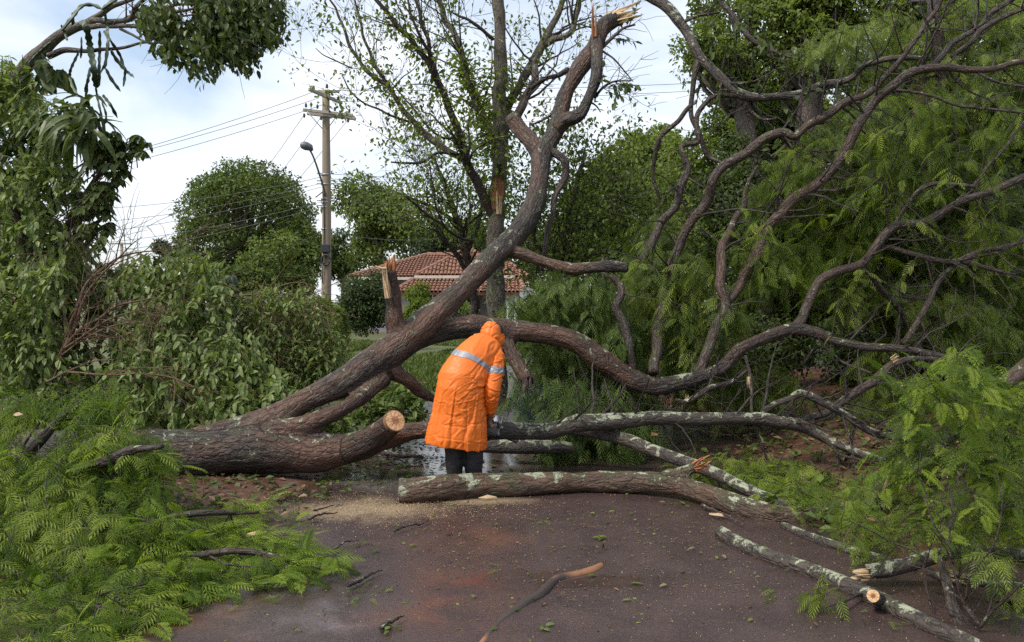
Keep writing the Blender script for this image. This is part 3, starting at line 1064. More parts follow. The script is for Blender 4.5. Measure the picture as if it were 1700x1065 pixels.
crown_tree('broadleaf_tree', 'deep shaded tree behind the arching limbs', 1470, 330, 14, 150, 170, 18000, M['far_dark'], .13, 50, group=BGR, blob=.28)
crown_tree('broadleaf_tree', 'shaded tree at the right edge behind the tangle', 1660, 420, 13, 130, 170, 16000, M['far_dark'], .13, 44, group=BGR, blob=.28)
crown_tree('broadleaf_tree', 'leafy tree filling the gap behind the two long rising limbs', 1135, 400, 20, 110, 95, 12000, M['far'], .14, 36, group=BGR, blob=.30)
crown_tree('broadleaf_tree', 'tree with sunlit leaves behind the hanging curved limb', 1330, 215, 19, 120, 110, 13000, M['far_light'], .14, 40, group=BGR, blob=.30)
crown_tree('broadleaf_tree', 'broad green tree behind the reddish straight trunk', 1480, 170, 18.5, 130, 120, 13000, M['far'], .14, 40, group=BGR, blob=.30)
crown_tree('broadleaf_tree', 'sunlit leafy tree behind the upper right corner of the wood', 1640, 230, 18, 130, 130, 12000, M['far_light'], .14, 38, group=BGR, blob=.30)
crown_tree('far_tree', 'far green tree right of the porch, below the side stub', 1030, 420, 38, 90, 90, 8000, M['far'], .24, 26)
crown_tree('far_tree', 'far green tree seen through the limbs right of the side stub', 1120, 455, 34, 120, 80, 9000, M['far'], .24, 26)
crown_tree('far_tree', 'far green tree deep behind the two long rising limbs', 1330, 450, 33, 130, 90, 9000, M['far'], .24, 26)
crown_tree('far_tree', 'far green tree deep behind the right hand tangle', 1560, 430, 32, 140, 110, 9000, M['far_dark'], .24, 26)
crown_tree('broadleaf_tree', 'bright tree between the pointed-top tree and the hanging limb', 1150, 330, 21, 95, 105, 12000, M['far_light'], .14, 38, group=BGR, blob=.30)
crown_tree('broadleaf_tree', 'bright leafy tree behind the first of the long rising limbs', 1230, 240, 20, 85, 85, 9000, M['far_light'], .14, 34, group=BGR, blob=.30)
crown_tree('undergrowth_shrub', 'green bushes low behind the limbs where they cross', 1330, 520, 16, 120, 75, 8000, M['far'], .13, 30, 'shrub', group=BGR, low=True)
crown_tree('undergrowth_shrub', 'green bushes low behind the right edge of the tangle', 1600, 500, 15.5, 130, 90, 8000, M['far'], .13, 30, 'shrub', group=BGR, low=True)
crown_tree('undergrowth_shrub', 'leafy bushes at the far end of the soil bank', 1095, 500, 17, 90, 80, 9000, M['far'], .12, 30, 'shrub', group=BGR, low=True)
crown_tree('undergrowth_shrub', 'dark undergrowth behind the red soil bank', 1200, 590, 12.5, 150, 80, 13000, M['far_dark'], .11, 40, 'shrub', group=BGR, low=True)
crown_tree('undergrowth_shrub', 'dark undergrowth behind the crossing limbs at right', 1500, 600, 12, 170, 90, 13000, M['far_dark'], .11, 40, 'shrub', group=BGR, low=True)
crown_tree('undergrowth_shrub', 'shadowy undergrowth at the right edge', 1720, 620, 10.5, 120, 90, 8000, M['far_dark'], .11, 28, 'shrub', group=BGR, low=True)
crown_tree('undergrowth_shrub', 'shaded bushes beyond the hanging fronds by the worker', 985, 560, 15, 90, 70, 9000, M['far_dark'], .12, 28, 'shrub', group=BGR, low=True)


# ================================================================== HOUSE
M['tile'] = plain('clay_tile', (.235, .110, .066), .85, 0, .45, 2.0, .2)
M['tile_ridge'] = plain('ridge_tile', (.23, .12, .08), .85, 0, .35, 4.0)
M['eave'] = plain('eave_board', (.52, .46, .38), .7, 0, .12, 3.0)
M['lilac'] = plain('lilac_plaster', (.24, .21, .235), .85, 0, .2, 1.2)
M['white'] = plain('white_paint', (.74, .74, .74), .6, 0, .08, 3.0)
M['dark_glass'] = plain('dark_glass', (.02, .022, .025), .1, 0, .1, 2.0)
M['steel'] = plain('galvanised_steel', (.30, .31, .32), .5, .6, .2, 9.0)

HD = 40.0
house = thing('house', 'low house with red clay tiled hip roof and porch behind the lawn', 'house', (-2.5, HD, -.1))


def hp(px, py, d): return P(px, py, d)


def tile_slope(A, B, C, D, pitch=.185, course=.40, name='roof_tiles'):
    """Rows of barrel tiles over the slope with eave A-B and top D-C."""
    A, B, C, D = map(np.asarray, (A, B, C, D))
    e = B - A; L = np.linalg.norm(e); eu = e / L
    nrm = norm(np.cross(e, (C + D) / 2 - (A + B) / 2))
    if nrm[2] < 0: nrm = -nrm
    sl = norm(np.cross(nrm, eu))
    if sl[2] < 0: sl = -sl
    poly = np.array([[0, 0], [L, 0], [(C - A).dot(eu), (C - A).dot(sl)], [(D - A).dot(eu), (D - A).dot(sl)]])
    vm = poly[:, 1].max()
    parts = []
    n = int(L / pitch) + 14
    for k in range(-6, n):
        u = (k + .5) * pitch
        vs = np.linspace(0, vm, 200)
        ins = in_poly(np.full(200, u), vs + 1e-4, poly)
        if ins.sum() < 4: continue
        v0, v1 = vs[ins][0], vs[ins][-1]
        m = max(1, int((v1 - v0) / course))
        st = np.linspace(v0, v1, m + 1)
        for a, b in zip(st[:-1], st[1:]):
            C_, R_ = [], []
            for q, rr, lift in ((a - .04, .072, .040), (b, .058, .010)):
                C_.append(A + eu * (u + RNG.normal(0, .006)) + sl * q + nrm * lift); R_.append(rr)
            parts.append(tube(np.array(C_), np.array(R_), 6, 0, 0, False))
    V, Q, T, co = merge(parts)
    link(name, mesh_from(name, V, Q, None, False), M['tile'], house, kind='stuff')
    P4 = np.array([A, B, C, D]) - nrm * .02
    under = np.vstack([P4, P4 - nrm * .12])
    q = [(0, 1, 2, 3), (7, 6, 5, 4), (0, 4, 5, 1), (1, 5, 6, 2), (2, 6, 7, 3), (3, 7, 4, 0)]
    link('roof_deck', mesh_from('roof_deck', under, q, None, False), M['tile'], house)


def ridge_line(a, b, r=.12):
    a, b = np.asarray(a), np.asarray(b)
    L = np.linalg.norm(b - a); n = max(2, int(L / .45))
    parts = []
    for k in range(n):
        p = a + (b - a) * k / n; q = a + (b - a) * (k + 1.1) / n
        parts.append(tube(np.array([p + (0, 0, .03), q]), np.array([r * 1.05, r * .9]), 7, 0, 0, True))
    V, Q, T, co = merge(parts)
    link('ridge_tiles', mesh_from('ridge_tiles', V, Q, T, False), M['tile_ridge'], house, kind='stuff')


def boxm(name, lo, hi, mat, parent, rot=None, label=None):
    lo, hi = np.asarray(lo, float), np.asarray(hi, float)
    V = np.array([(x, y, z) for z in (lo[2], hi[2]) for y in (lo[1], hi[1]) for x in (lo[0], hi[0])])
    Q = [(0, 2, 3, 1), (4, 5, 7, 6), (0, 1, 5, 4), (1, 3, 7, 5), (3, 2, 6, 7), (2, 0, 4, 6)]
    if rot is not None:
        c = (lo + hi) / 2
        R = np.array(Matrix.Rotation(rot[0], 3, rot[1]))
        V = (V - c) @ R.T + c
    return link(name, mesh_from(name, V, Q, None, False), mat, parent, label)


# main hip roof (eave height about 2.9 m, ridge 4.2 m) and the wing whose hip end faces the road
zE, zR = 2.86, 4.25
xl, xr = hp(578, 455, HD)[0], hp(858, 455, HD)[0]
yf, yb = HD, HD + 8.4
ym = (yf + yb) / 2 + .3
rl, rr_ = hp(708, 417, HD + 4)[0], hp(790, 415, HD + 4)[0]
RL, RR = (rl, ym, zR), (rr_ + 1.2, ym, zR)
EFL, EFR, EBL, EBR = (xl, yf, zE), (xr + .6, yf, zE), (xl, yb, zE), (xr + .6, yb, zE)
tile_slope(EFL, EFR, RR, RL)
tile_slope(EBR, EBL, RL, RR)
tile_slope(EBL, EFL, RL, np.array(RL) + (0, .02, 0))
tile_slope(EFR, EBR, np.array(RR) + (0, .02, 0), RR)
ridge_line(RL, RR); ridge_line(EFL, RL); ridge_line(EBL, RL); ridge_line(EFR, RR); ridge_line(EBR, RR)
wl_, wr_ = hp(692, 455, HD - 2)[0], hp(852, 455, HD - 2)[0]
yw = HD - 2.2
zW = zE + .02
WP = ((wl_ + wr_) / 2, yw + 2.9, zR + .12)
WB = ((wl_ + wr_) / 2, ym, zR + .12)
tile_slope((wl_, yw, zW), (wr_, yw, zW), WP, np.array(WP) + (-.02, 0, 0))
tile_slope((wl_, ym, zW), (wl_, yw, zW), WP, WB)
tile_slope((wr_, yw, zW), (wr_, ym, zW), WB, WP)
ridge_line((wl_, yw, zW), WP); ridge_line((wr_, yw, zW), WP); ridge_line(WP, WB)
boxm('gutter', (xl - .05, yf - .14, zE - .16), (wl_ - .3, yf + .02, zE - .02), M['eave'], house)
boxm('gutter', (wl_ - .08, yw - .14, zE - .15), (wr_ + .08, yw + .02, zE - .01), M['eave'], house)
# lower porch roof
pl, pr = hp(655, 485, HD - 4)[0], hp(872, 485, HD - 4)[0]
tile_slope((pl, yw - 2.2, 2.02), (pr, yw - 2.2, 2.02), (wr_ + .3, yw + .05, zE - .18), (wl_ - .1, yw + .05, zE - .18))
ridge_line((pl, yw - 2.2, 2.02), (wl_ - .1, yw + .05, zE - .18)); ridge_line((pr, yw - 2.2, 2.02), (wr_ + .3, yw + .05, zE - .18))
boxm('wall', (xl + .6, yf + .5, -.1), (wl_ + .1, yb - .5, zE - .1), M['lilac'], house)
boxm('wall', (wl_ + .12, yw + .45, -.1), (wr_ - .2, ym + 2, zE - .12), M['lilac'], house)
for px_ in (842, 856, 871):
    xx = hp(px_, 490, yw - 1.8)[0]
    boxm('porch_post', (xx - .07, yw - 1.95, -.1), (xx + .07, yw - 1.81, 1.98), M['white'], house)
boxm('porch_wall', (hp(846, 500, yw)[0], yw - 1.2, -.1), (hp(868, 500, yw)[0], yw - 1.08, 1.9), M['white'], house)
w_ = boxm('window', (hp(700, 480, yw)[0], yw + .40, 1.0), (hp(735, 480, yw)[0], yw + .46, 2.0), M['dark_glass'], house)
for k in range(3):
    xx = hp(700 + 17 * k, 480, yw)[0]
    boxm('frame', (xx - .04, yw + .36, .98), (xx + .04, yw + .39, 2.02), M['white'], w_)
boxm('door', (hp(765, 480, yw)[0], yw + .40, -.05), (hp(795, 480, yw)[0], yw + .447, 2.0), M['twig_brown'], house)
# satellite dish by the porch
dv, dq = [], []
for k in range(5):
    for j in range(16):
        g_ = 2 * math.pi * j / 16; r_ = .40 * k / 4
        dv.append((r_ * math.cos(g_), -.25 + .18 * (r_ / .4) ** 2 * -1, r_ * math.sin(g_)))
for k in range(4):
    for j in range(16): dq.append((k * 16 + j, k * 16 + (j + 1) % 16, (k + 1) * 16 + (j + 1) % 16, (k + 1) * 16 + j))
dc = hp(876, 492, yw - 2.4)
dish = thing('satellite_dish', 'white round dish on a short mast right of the porch', 'dish', (dc[0], dc[1], -.1))
link('dish', mesh_from('dish', np.array(dv) + dc, dq), M['white'], dish)
link('mast', tubes_mesh('mast', [tube(np.array([(dc[0], dc[1], -.1), (dc[0], dc[1] - .1, dc[2])]), np.array([.04, .03]), 8)]), M['steel'], dish)

# fallen planks and mud litter on the lawn
M['plank'] = plain('old_plank', (.17, .10, .065), .8, 0, .35, 6.0)
for k, (px_, py_, L_, a_) in enumerate(((590, 568, 1.6, .1), (625, 566, 1.2, -.12), (668, 640, .9, .35))):
    c_ = P(px_, py_, gdepth(py_, 3))
    V_ = np.array([(x_ * L_ / 2, y_ * .07, z_ * .02) for z_ in (-1, 1) for y_ in (-1, 1) for x_ in (-1, 1)]) @ np.array(Matrix.Rotation(a_, 3, 'Z')).T
    Q_ = [(0, 2, 3, 1), (4, 5, 7, 6), (0, 1, 5, 4), (1, 3, 7, 5), (3, 2, 6, 7), (2, 0, 4, 6)]
    me = mesh_from('plank', V_ + c_ + (0, 0, .03), Q_, None, False)
    bm = bmesh.new(); bm.from_mesh(me); bmesh.ops.bevel(bm, geom=bm.edges[:], offset=.006, segments=1, affect='EDGES'); bm.to_mesh(me); bm.free()
    solo('plank', me, M['plank'], ('long brown plank lying at the back edge of the lawn', 'shorter brown plank on the lawn nearer the splintered stub', 'reddish board on the ground under the raised trunk')[k], 'plank')


# ================================================================== UTILITY POLES AND WIRES
M['pole'] = plain('weathered_pole', (.24, .185, .135), .85, 0, .22, 3.0, .3)
M['arm_wood'] = plain('grey_crossarm', (.30, .27, .23), .85, 0, .25, 5.0, .3)
M['black'] = plain('black_rubber', (.015, .015, .017), .5, 0, .2, 9.0)
M['ceramic'] = plain('brown_ceramic', (.05, .035, .03), .25, 0, .2, 9.0)
M['lamp'] = plain('lamp_grey', (.13, .13, .135), .45, .3, .15, 9.0)
M['wire'] = plain('wire_grey', (.10, .10, .105), .6, .4, .1, 9.0)


def pole_box(name, c, half, ax, mat, parent, roll=0):
    """Box centred at c with its long axis along ax."""
    ax = norm(np.asarray(ax, float)); z = np.array((0, 0, 1.0))
    y = norm(np.cross(z, ax)); z = np.cross(ax, y)
    V = np.array([c + ax * half[0] * i + y * half[1] * j + z * half[2] * k for k in (-1, 1) for j in (-1, 1) for i in (-1, 1)])
    Q = [(0, 2, 3, 1), (4, 5, 7, 6), (0, 1, 5, 4), (1, 3, 7, 5), (3, 2, 6, 7), (2, 0, 4, 6)]
    me = mesh_from(name, V, Q, None, False)
    bm = bmesh.new(); bm.from_mesh(me); bmesh.ops.bevel(bm, geom=bm.edges[:], offset=min(half) * .25, segments=1, affect='EDGES'); bm.to_mesh(me); bm.free()
    return link(name, me, mat, parent)


def simple_tube(name, C, R, mat, parent, segs=8, step=None, kind=None):
    return link(name, tubes_mesh(name, [tube(np.array(C, float), np.array(R, float), segs, 0, 0, True, step)]), mat, parent, kind=kind)


def insulator(parent, c, mat=None, h=.16, down=False):
    s = -1 if down else 1
    prof = [(0, .02), (.02, .055), (.05, .03), (.07, .06), (.10, .03), (.12, .05), (h, .02)]
    return simple_tube('insulator', [c + np.array((0, 0, s * z)) for z, r in prof], [r for z, r in prof], mat or M['ceramic'], parent, 8)


PD = 30.0
top, bot = P(541, 150, PD), P(541, 560, PD)
pole = thing('utility_pole', 'weathered utility pole with two crossarms and street lamp', 'utility pole', (top[0], PD, -.1))
simple_tube('pole', [(bot[0], PD, -.1), (top[0], PD, 4.5), (top[0], PD, top[2])], [.20, .175, .14], M['pole'], pole, 14, .8)
a0, a1 = P(503, 182, PD - .3), P(586, 191, PD - .3)
for dy in (-.0, .58):
    o_ = np.array((0, dy, 0))
    pole_box('crossarm', (a0 + a1) / 2 + o_, (np.linalg.norm(a1 - a0) / 2, .05, .055), a1 - a0, M['arm_wood'], pole)
pole_box('crossarm', (P(519, 152, PD - .7) + P(567, 172, PD + .7)) / 2 + (0, -.25, 0), (.9, .05, .06), P(567, 172, PD + .7) - P(519, 152, PD - .7), M['arm_wood'], pole)
pole_box('crossarm', (P(535, 149, PD) + P(551, 149, PD)) / 2 + (0, .2, 0), (.42, .05, .05), (1, 0, 0), M['arm_wood'], pole)
for sx in (-1, 1):
    simple_tube('brace', [(top[0] + sx * .62, PD - .38, a0[2] - .08), (top[0] + sx * .1, PD - .2, a0[2] - .68)], [.018, .018], M['steel'], pole, 5)
for px_, py_ in ((508, 178), (527, 180), (556, 184), (580, 187)): insulator(pole, P(px_, py_, PD - .3))
for px_, py_ in ((505, 188), (533, 192), (578, 196)): insulator(pole, P(px_, py_, PD - .3), down=True)
for px_, py_ in ((521, 150), (543, 146), (562, 166)): insulator(pole, P(px_, py_, PD - .2), M['black'])
for py_ in (194, 290, 306, 330, 336, 344, 380):
    c_ = P(541, py_, PD)
    simple_tube('steel_band', [c_ - (0, 0, .03), c_ + (0, 0, .03)], [.185, .185], M['steel'], pole, 14)
for py_ in (288, 300, 305, 333, 341):
    for sx in (-1, 1): simple_tube('bracket', [P(541, py_, PD), P(541, py_, PD) + (sx * .32, -.1, 0)], [.022, .03], M['steel'], pole, 5)
arm = simple_tube('lamp_arm', [P(541, 328, PD - .1), P(537, 310, PD - .35), P(530, 288, PD - .7), P(524, 270, PD - 1.0), P(518, 255, PD - 1.25), P(513, 247, PD - 1.4)],
                  [.045, .042, .04, .036, .034, .032], M['lamp'], pole, 8, .12)
simple_tube('lamp_strut', [P(540, 315, PD - .1), P(524, 327, PD - .5)], [.025, .025], M['lamp'], pole, 6)
hc = P(511, 243, PD - 1.5)
simple_tube('lamp_head', [hc + np.array((.16, .05, -.14)), hc + np.array((.06, 0, -.03)), hc + np.array((-.08, -.05, .02)), hc + np.array((-.2, -.1, .03)), hc + np.array((-.25, -.12, .03))],
            [.05, .14, .16, .12, .03], M['lamp'], arm, 12, .05)
cb = P(541, 418, PD - .25)
pole_box('junction_box', P(541, 412, PD - .28), (.17, .10, .16), (1, 0, 0), M['black'], pole)
for k in range(4):
    g_ = np.linspace(0, 2 * math.pi, 22)
    cc = P(541, 431, PD - .25 - .03 * k)
    simple_tube('cable_coil', np.stack([cc[0] + .16 * np.cos(g_), cc[1] + 0 * g_, cc[2] + .19 * np.sin(g_)], -1), np.full(22, .035), M['black'], pole, 6)
simple_tube('down_cable', [P(535, 470, PD - .2), P(536, 440, PD - .22), P(538, 380, PD - .2), P(537, 320, PD - .2)], [.02] * 4, M['black'], pole, 5, .4)
pole_box('pole_tag', P(543, 505, PD - .22), (.06, .01, .09), (1, 0, 0), M['white'], pole)

# two thinner poles further along the line
d2 = 70.0
pp = P(323, 372, d2)
fp = thing('utility_pole', 'thin dark pole with a single crossarm before the round tree', 'utility pole', (pp[0], d2, -.1))
simple_tube('pole', [(pp[0], d2, -.1), (pp[0], d2, pp[2])], [.17, .14], M['pole'], fp, 10)
pole_box('crossarm', P(320, 373, d2 - .2), (1.45, .07, .08), (1, .05, -.03), M['arm_wood'], fp)
for px_ in (298, 340): insulator(fp, P(px_, 371, d2 - .2), h=.3)
d3 = 95.0
pp = P(202, 402, d3)
fp = thing('utility_pole', 'farthest small pole above the brown twigs at left', 'utility pole', (pp[0], d3, -.1))
simple_tube('pole', [(pp[0], d3, -.1), (pp[0], d3, pp[2])], [.19, .17], M['pole'], fp, 10)
pole_box('crossarm', P(200, 404, d3 - .2), (1.2, .09, .09), (1, .05, 0), M['arm_wood'], fp)

WIRE = 'overhead power lines'
def wire(a, b, sag, label, r=.010):
    tt = np.linspace(0, 1, 14)
    C = a[None] * (1 - tt[:, None]) + b[None] * tt[:, None]
    C[:, 2] -= sag * 4 * tt * (1 - tt)
    R = r * (C[:, 1] / PD) ** .6
    me = tubes_mesh('power_line', [tube(C, R, 5, 0, 0, True)])
    c = C[0]
    co, _ = mesh_arrays(me); set_co(me, co - c)
    o = link('power_line', me, M['wire'], None, label, 'power line', WIRE)
    o.location = [float(v) for v in c]

# long spans to the left over the road
wire(P(521, 152, PD), P(-120, 335, 22), .25, 'topmost power line running left from the pole top')
wire(P(530, 162, PD), P(-120, 330, 22.5), .25, 'second power line running left from the pole top')
wire(P(540, 172, PD), P(-120, 345, 22.5), .25, 'third power line running left from the pole top')
wire(P(505, 190, PD), P(380, 350, 62), .3, 'slanting power line from the left end of the lower crossarm')
wire(P(533, 194, PD), P(400, 360, 62), .3, 'slanting power line from the middle of the lower crossarm')
wire(P(578, 198, PD), P(420, 370, 62), .3, 'slanting power line from the right end of the lower crossarm')
for k, (y0, y1, lab) in enumerate(((292, 322, 'highest low line from the pole brackets to the left'), (302, 345, 'second low line from the pole brackets to the left'),
                                   (308, 362, 'third low line from the pole brackets to the left'), (333, 380, 'fourth low line from the pole brackets to the left'), (341, 397, 'lowest line from the pole brackets to the left'))):
    wire(P(541, y0, PD), P(150, y1 + 24, 42), .25, lab)
wire(P(541, 380, PD), P(330, 450, 60), .5, 'low cable sagging left below the street lamp')
for k, (x0, y0, y1, lab) in enumerate(((548, 150, 128, 'upper power line crossing right behind the standing tree'), (565, 168, 138, 'lower power line crossing right behind the standing tree'))):
    wire(P(x0, y0, PD), P(1420, y1 - 6, 34), .2, lab)
for k, (y0, lab) in enumerate(((288, 'highest low line from the pole to the right'), (296, 'second low line from the pole to the right'), (303, 'third low line from the pole to the right'), (333, 'lowest line from the pole to the right'))):
    wire(P(541, y0, PD), P(1100, y0 + 6, 34), .2, lab)
wire(P(541, 384, PD), P(760, 392, 36), .25, 'slack cable running from the pole to the tiled house')

# ================================================================== THE FALLEN TREE
K2 = (480, 0, .338); K3 = (1000, 0, .4132); K5 = (480, 340, .338); K6 = (1000, 400, .4132); K8 = (1060, 665, .3765); K9 = (560, 640, .399)
ft_base = P(60, 775, 7.0)
ft = thing('fallen_tree', 'huge dark fallen tree lying across the road with forked trunk', 'fallen tree', (ft_base[0], ft_base[1], 0))
T0 = limb([(40, 765, 7.1, 104), (150, 760, 7.05, 102), (240, 758, 7.0, 88), (340, 751, 7.0, 82), (430, 744, 7.0, 86), (520, 751, 7.0, 70), (585, 744, 7.0, 54), (640, 728, 7.0, 40), (710, 713, 7.05, 36), (770, 713, 7.1, 34), (815, 715, 7.1, 33)])
U = limb([(330, 740, 7.05, 66), (420, 711, 7.1, 60), (500, 669, 7.2, 44), (560, 641, 7.3, 46), (620, 603, 7.5, 55), (675, 564, 7.7, 56), (725, 520, 7.9, 47), (762, 484, 8.1, 41), (802, 444, 8.35, 39), (842, 404, 8.6, 38), (872, 368, 8.8, 37), (889, 330, 9.0, 35), (896, 288, 9.15, 34), (900, 255, 9.3, 37), (922, 216, 9.45, 31), (931, 182, 9.55, 27), (941, 149, 9.6, 27), (963, 111, 9.65, 27), (985, 80, 9.7, 29), (1000, 46, 9.75, 27), (1022, 30, 9.8, 24)])
U2 = limb([(600, 618, 7.45, 40), (660, 577, 7.7, 48), (720, 549, 7.9, 46), (780, 542, 8.0, 40), (830, 548, 8.05, 40), (900, 553, 8.1, 37), (955, 568, 8.1, 38), (1000, 598, 8.1, 38), (1045, 628, 8.1, 36), (1085, 641, 8.1, 34), (1124, 635, 8.1, 30), (1160, 626, 8.1, 28), (1198, 609, 8.1, 26), (1227, 580, 8.1, 24), (1268, 561, 8.1, 24), (1314, 546, 8.1, 26), (1351, 551, 8.05, 22), (1380, 563, 8.0, 18)])
LOOP = limb([(450, 716, 6.96, 34), (502, 705, 6.98, 33), (543, 691, 7.02, 31), (575, 675, 7.12, 29), (606, 654, 7.28, 28), (640, 626, 7.48, 28)])
CUT = limb([(580, 746, 6.97, 48), (615, 728, 6.87, 46), (640, 710, 6.76, 40), (655, 698, 6.66, 37)])
STUB = limb([(668, 568, 7.7, 44), (656, 538, 7.68, 34), (653, 503, 7.66, 29), (648, 472, 7.64, 26), (647, 448, 7.62, 24)])
DROP = limb([(838, 556, 8.05, 26), (850, 585, 7.98, 26), (862, 606, 7.92, 24), (876, 630, 7.85, 22)])
UNDER = limb([(640, 612, 7.55, 30), (672, 627, 7.6, 26), (696, 648, 7.7, 22), (722, 662, 7.8, 18), (760, 680, 7.9, 12)])
SIDE = limb([(838, 418, 8.6, 22), (869, 421, 8.55, 22), (902, 434, 8.5, 22), (936, 445, 8.45, 22), (970, 445, 8.4, 23), (1007, 441, 8.35, 24), (1044, 444, 8.3, 20)])
HORN = limb([(900, 262, 9.3, 36), (884, 238, 9.4, 32), (864, 215, 9.5, 28), (849, 194, 9.55, 26)])
TWIN = limb([(920, 222, 9.45, 26), (938, 200, 9.35, 24), (962, 190, 9.3, 22), (979, 160, 9.3, 20), (989, 128, 9.35, 20), (991, 90, 9.5, 20), (990, 66, 9.65, 20)])
trunk_me = fused([T0, U, U2, LOOP, CUT, STUB, DROP, UNDER, SIDE, HORN, TWIN], .018, .006)
trunk_ob = link('trunk', trunk_me, M['bark_trunk'], ft)
cut_face(ft, *CUT, M['wood'], seed=3, scale=1.0, proud=.010, tilt=(.1, -.2, 0), label='sawn end of a stub with pale rings')
cut_face(ft, *HORN, M['bark_grey'], seed=4, scale=.95, name='knot_end')
splinters(ft, STUB[0][-1] + (0, 0, .03), (0.05, 0, 1), .062, .16, 9, M['wood_orange'], .3, seed=1)
splinters(ft, P(642, 480, 7.52), (-.13, 0, 1), .035, .34, 6, M['wood_pale'], .05, seed=2, label='long pale strip of wood torn down the stub')
splinters(ft, P(636, 446, 7.52), (-.8, -.2, .1), .03, .12, 4, M['wood_pale'], .3, seed=22)
splinters(ft, P(1024, 28, 9.78), (1, -.1, .35), .085, .5, 12, M['wood_pale'], .25, seed=3, label='large pale splinter at the broken top of the trunk')
splinters(ft, P(984, 44, 9.6), (-.03, 0, 1), .06, .52, 4, M['wood_orange'], .04, seed=4, label='upright orange torn strip at the broken top')
splinters(ft, DROP[0][-1], (.15, 0, -1), .07, .18, 12, M['bark_thin'], .5, seed=5)
# the kerf piece under the sawn stub
splinters(ft, P(655, 722, 6.8), (1, 0, .05), .018, .3, 4, M['wood_orange'], .05, seed=6)

B = M['bark']; BR = M['bark_red']; BL = M['bark_lichen']; BT = M['bark_thin']
MAIN = []
def fb(pts, k=(0, 0, 1), mat=B, keep=True, parent=None, dd=0.0, **kw):
    C, R = limb(pts, *k, dd=dd)
    R = R * .92
    branch_part(parent or ft, C, R, mat, **kw)
    if keep: MAIN.append((C, R))
    return C, R

# curving dead shoot below the fork, and shoots off the side limb
fb([(1280, 735, 9.3, 44), (1345, 790, 9.2, 40), (1365, 850, 9.2, 36), (1330, 930, 9.15, 34), (1295, 1000, 9.1, 32), (1290, 1070, 9.05, 30), (1260, 1200, 9.0, 28), (1240, 1330, 9.0, 20)], K2, keep=False)
fb([(1580, 340, 8.35, 36), (1635, 420, 8.3, 40), (1612, 500, 8.25, 46), (1650, 580, 8.2, 54), (1680, 700, 8.1, 50), (1690, 820, 8.1, 44)], K5)
# the arch continues to the right and divides
fb([(880, 378, 8.05, 46), (920, 400, 8.0, 42), (1050, 425, 7.9, 38), (1200, 430, 7.8, 36), (1330, 460, 7.7, 34), (1450, 480, 7.6, 24)], K6)
fb([(770, 352, 8.1, 52), (805, 315, 8.12, 48), (835, 250, 8.15, 44), (872, 170, 8.2, 42), (925, 130, 8.2, 42), (1020, 95, 8.2, 42), (1090, 40, 8.2, 38), (1170, -50, 8.2, 36), (1300, -78, 8.1, 34), (1400, -138, 8.0, 34), (1500, -178, 7.9, 34), (1700, -260, 7.8, 34)], K6)
fb([(1095, 38, 8.2, 26), (1150, 28, 8.2, 26), (1300, 70, 8.1, 24), (1430, 82, 8.0, 24), (1540, 112, 8.0, 18), (1660, 135, 7.9, 12)], K6)
fb([(1425, 85, 8.05, 22), (1500, 42, 8.0, 22), (1600, 30, 7.95, 20), (1720, -10, 7.9, 18)], K6)
fb([(1428, 84, 8.05, 24), (1340, 180, 8.05, 26), (1312, 260, 8.0, 28), (1262, 350, 7.95, 30), (1205, 415, 7.85, 28)], K6)
fb([(1025, 95, 8.2, 20), (1100, 170, 8.3, 24), (1200, 290, 8.5, 22), (1225, 350, 8.6, 16)], K6, BT)
# two long limbs rising to the upper right
fb([(385, 545, 8.12, 60), (405, 500, 8.15, 56), (432, 430, 8.2, 52), (470, 330, 8.3, 50), (490, 240, 8.4, 46), (470, 150, 8.5, 44), (478, 50, 8.6, 40), (505, -30, 8.7, 34), (560, -120, 8.9, 26), (590, -230, 9.1, 16), (640, -330, 9.2, 8)], K6, BR)
fb([(470, 1300, 8.4, 30), (510, 1220, 8.5, 36), (560, 1130, 8.6, 40), (630, 980, 8.6, 44), (700, 870, 8.55, 46), (830, 760, 8.5, 46), (930, 680, 8.45, 46), (982, 610, 8.4, 46), (1040, 500, 8.35, 44), (1100, 400, 8.3, 44), (1220, 310, 8.2, 40), (1350, 265, 8.1, 36), (1500, 280, 8.0, 32), (1720, 240, 7.9, 26)], K3, BR)
fb([(205, 1500, 8.1, 50), (215, 1380, 8.3, 48), (245, 1230, 8.6, 46), (270, 1100, 8.8, 44), (310, 1000, 8.9, 46), (340, 930, 8.9, 46), (420, 810, 8.85, 44), (452, 710, 8.8, 46), (540, 640, 8.75, 46), (640, 570, 8.7, 44), (718, 528, 8.65, 44), (770, 545, 8.6, 36), (850, 490, 8.6, 36), (960, 430, 8.6, 34), (1060, 370, 8.6, 30), (1150, 300, 8.5, 26), (1250, 165, 8.4, 22), (1330, 60, 8.4, 20), (1380, -40, 8.3, 16)], K3, BR)
fb([(1330, 262, 8.12, 30), (1400, 190, 8.1, 28), (1470, 130, 8.05, 26), (1560, 60, 8.0, 24), (1670, -20, 7.9, 20)], K3)
fb([(1400, 232, 8.1, 24), (1470, 170, 8.0, 24), (1540, 110, 7.95, 24), (1720, 20, 7.8, 20)], K3)
fb([(770, 548, 8.6, 16), (800, 590, 8.6, 16), (860, 610, 8.6, 14), (950, 600, 8.5, 12)], K3, BT)
fb([(1180, 360, 8.2, 16), (1300, 380, 8.1, 14), (1450, 430, 8.0, 14), (1720, 455, 7.8, 12)], K3, BT)
fb([(1694, 490, 8.0, 16), (1640, 560, 8.0, 16), (1560, 660, 8.05, 16), (1500, 740, 8.1, 16), (1400, 830, 8.1, 14)], K3, BT)
fb([(1500, 750, 8.05, 18), (1360, 735, 8.15, 20), (1290, 755, 8.2, 20), (1230, 830, 8.25, 18), (1160, 920, 8.3, 16)], K3, BT)
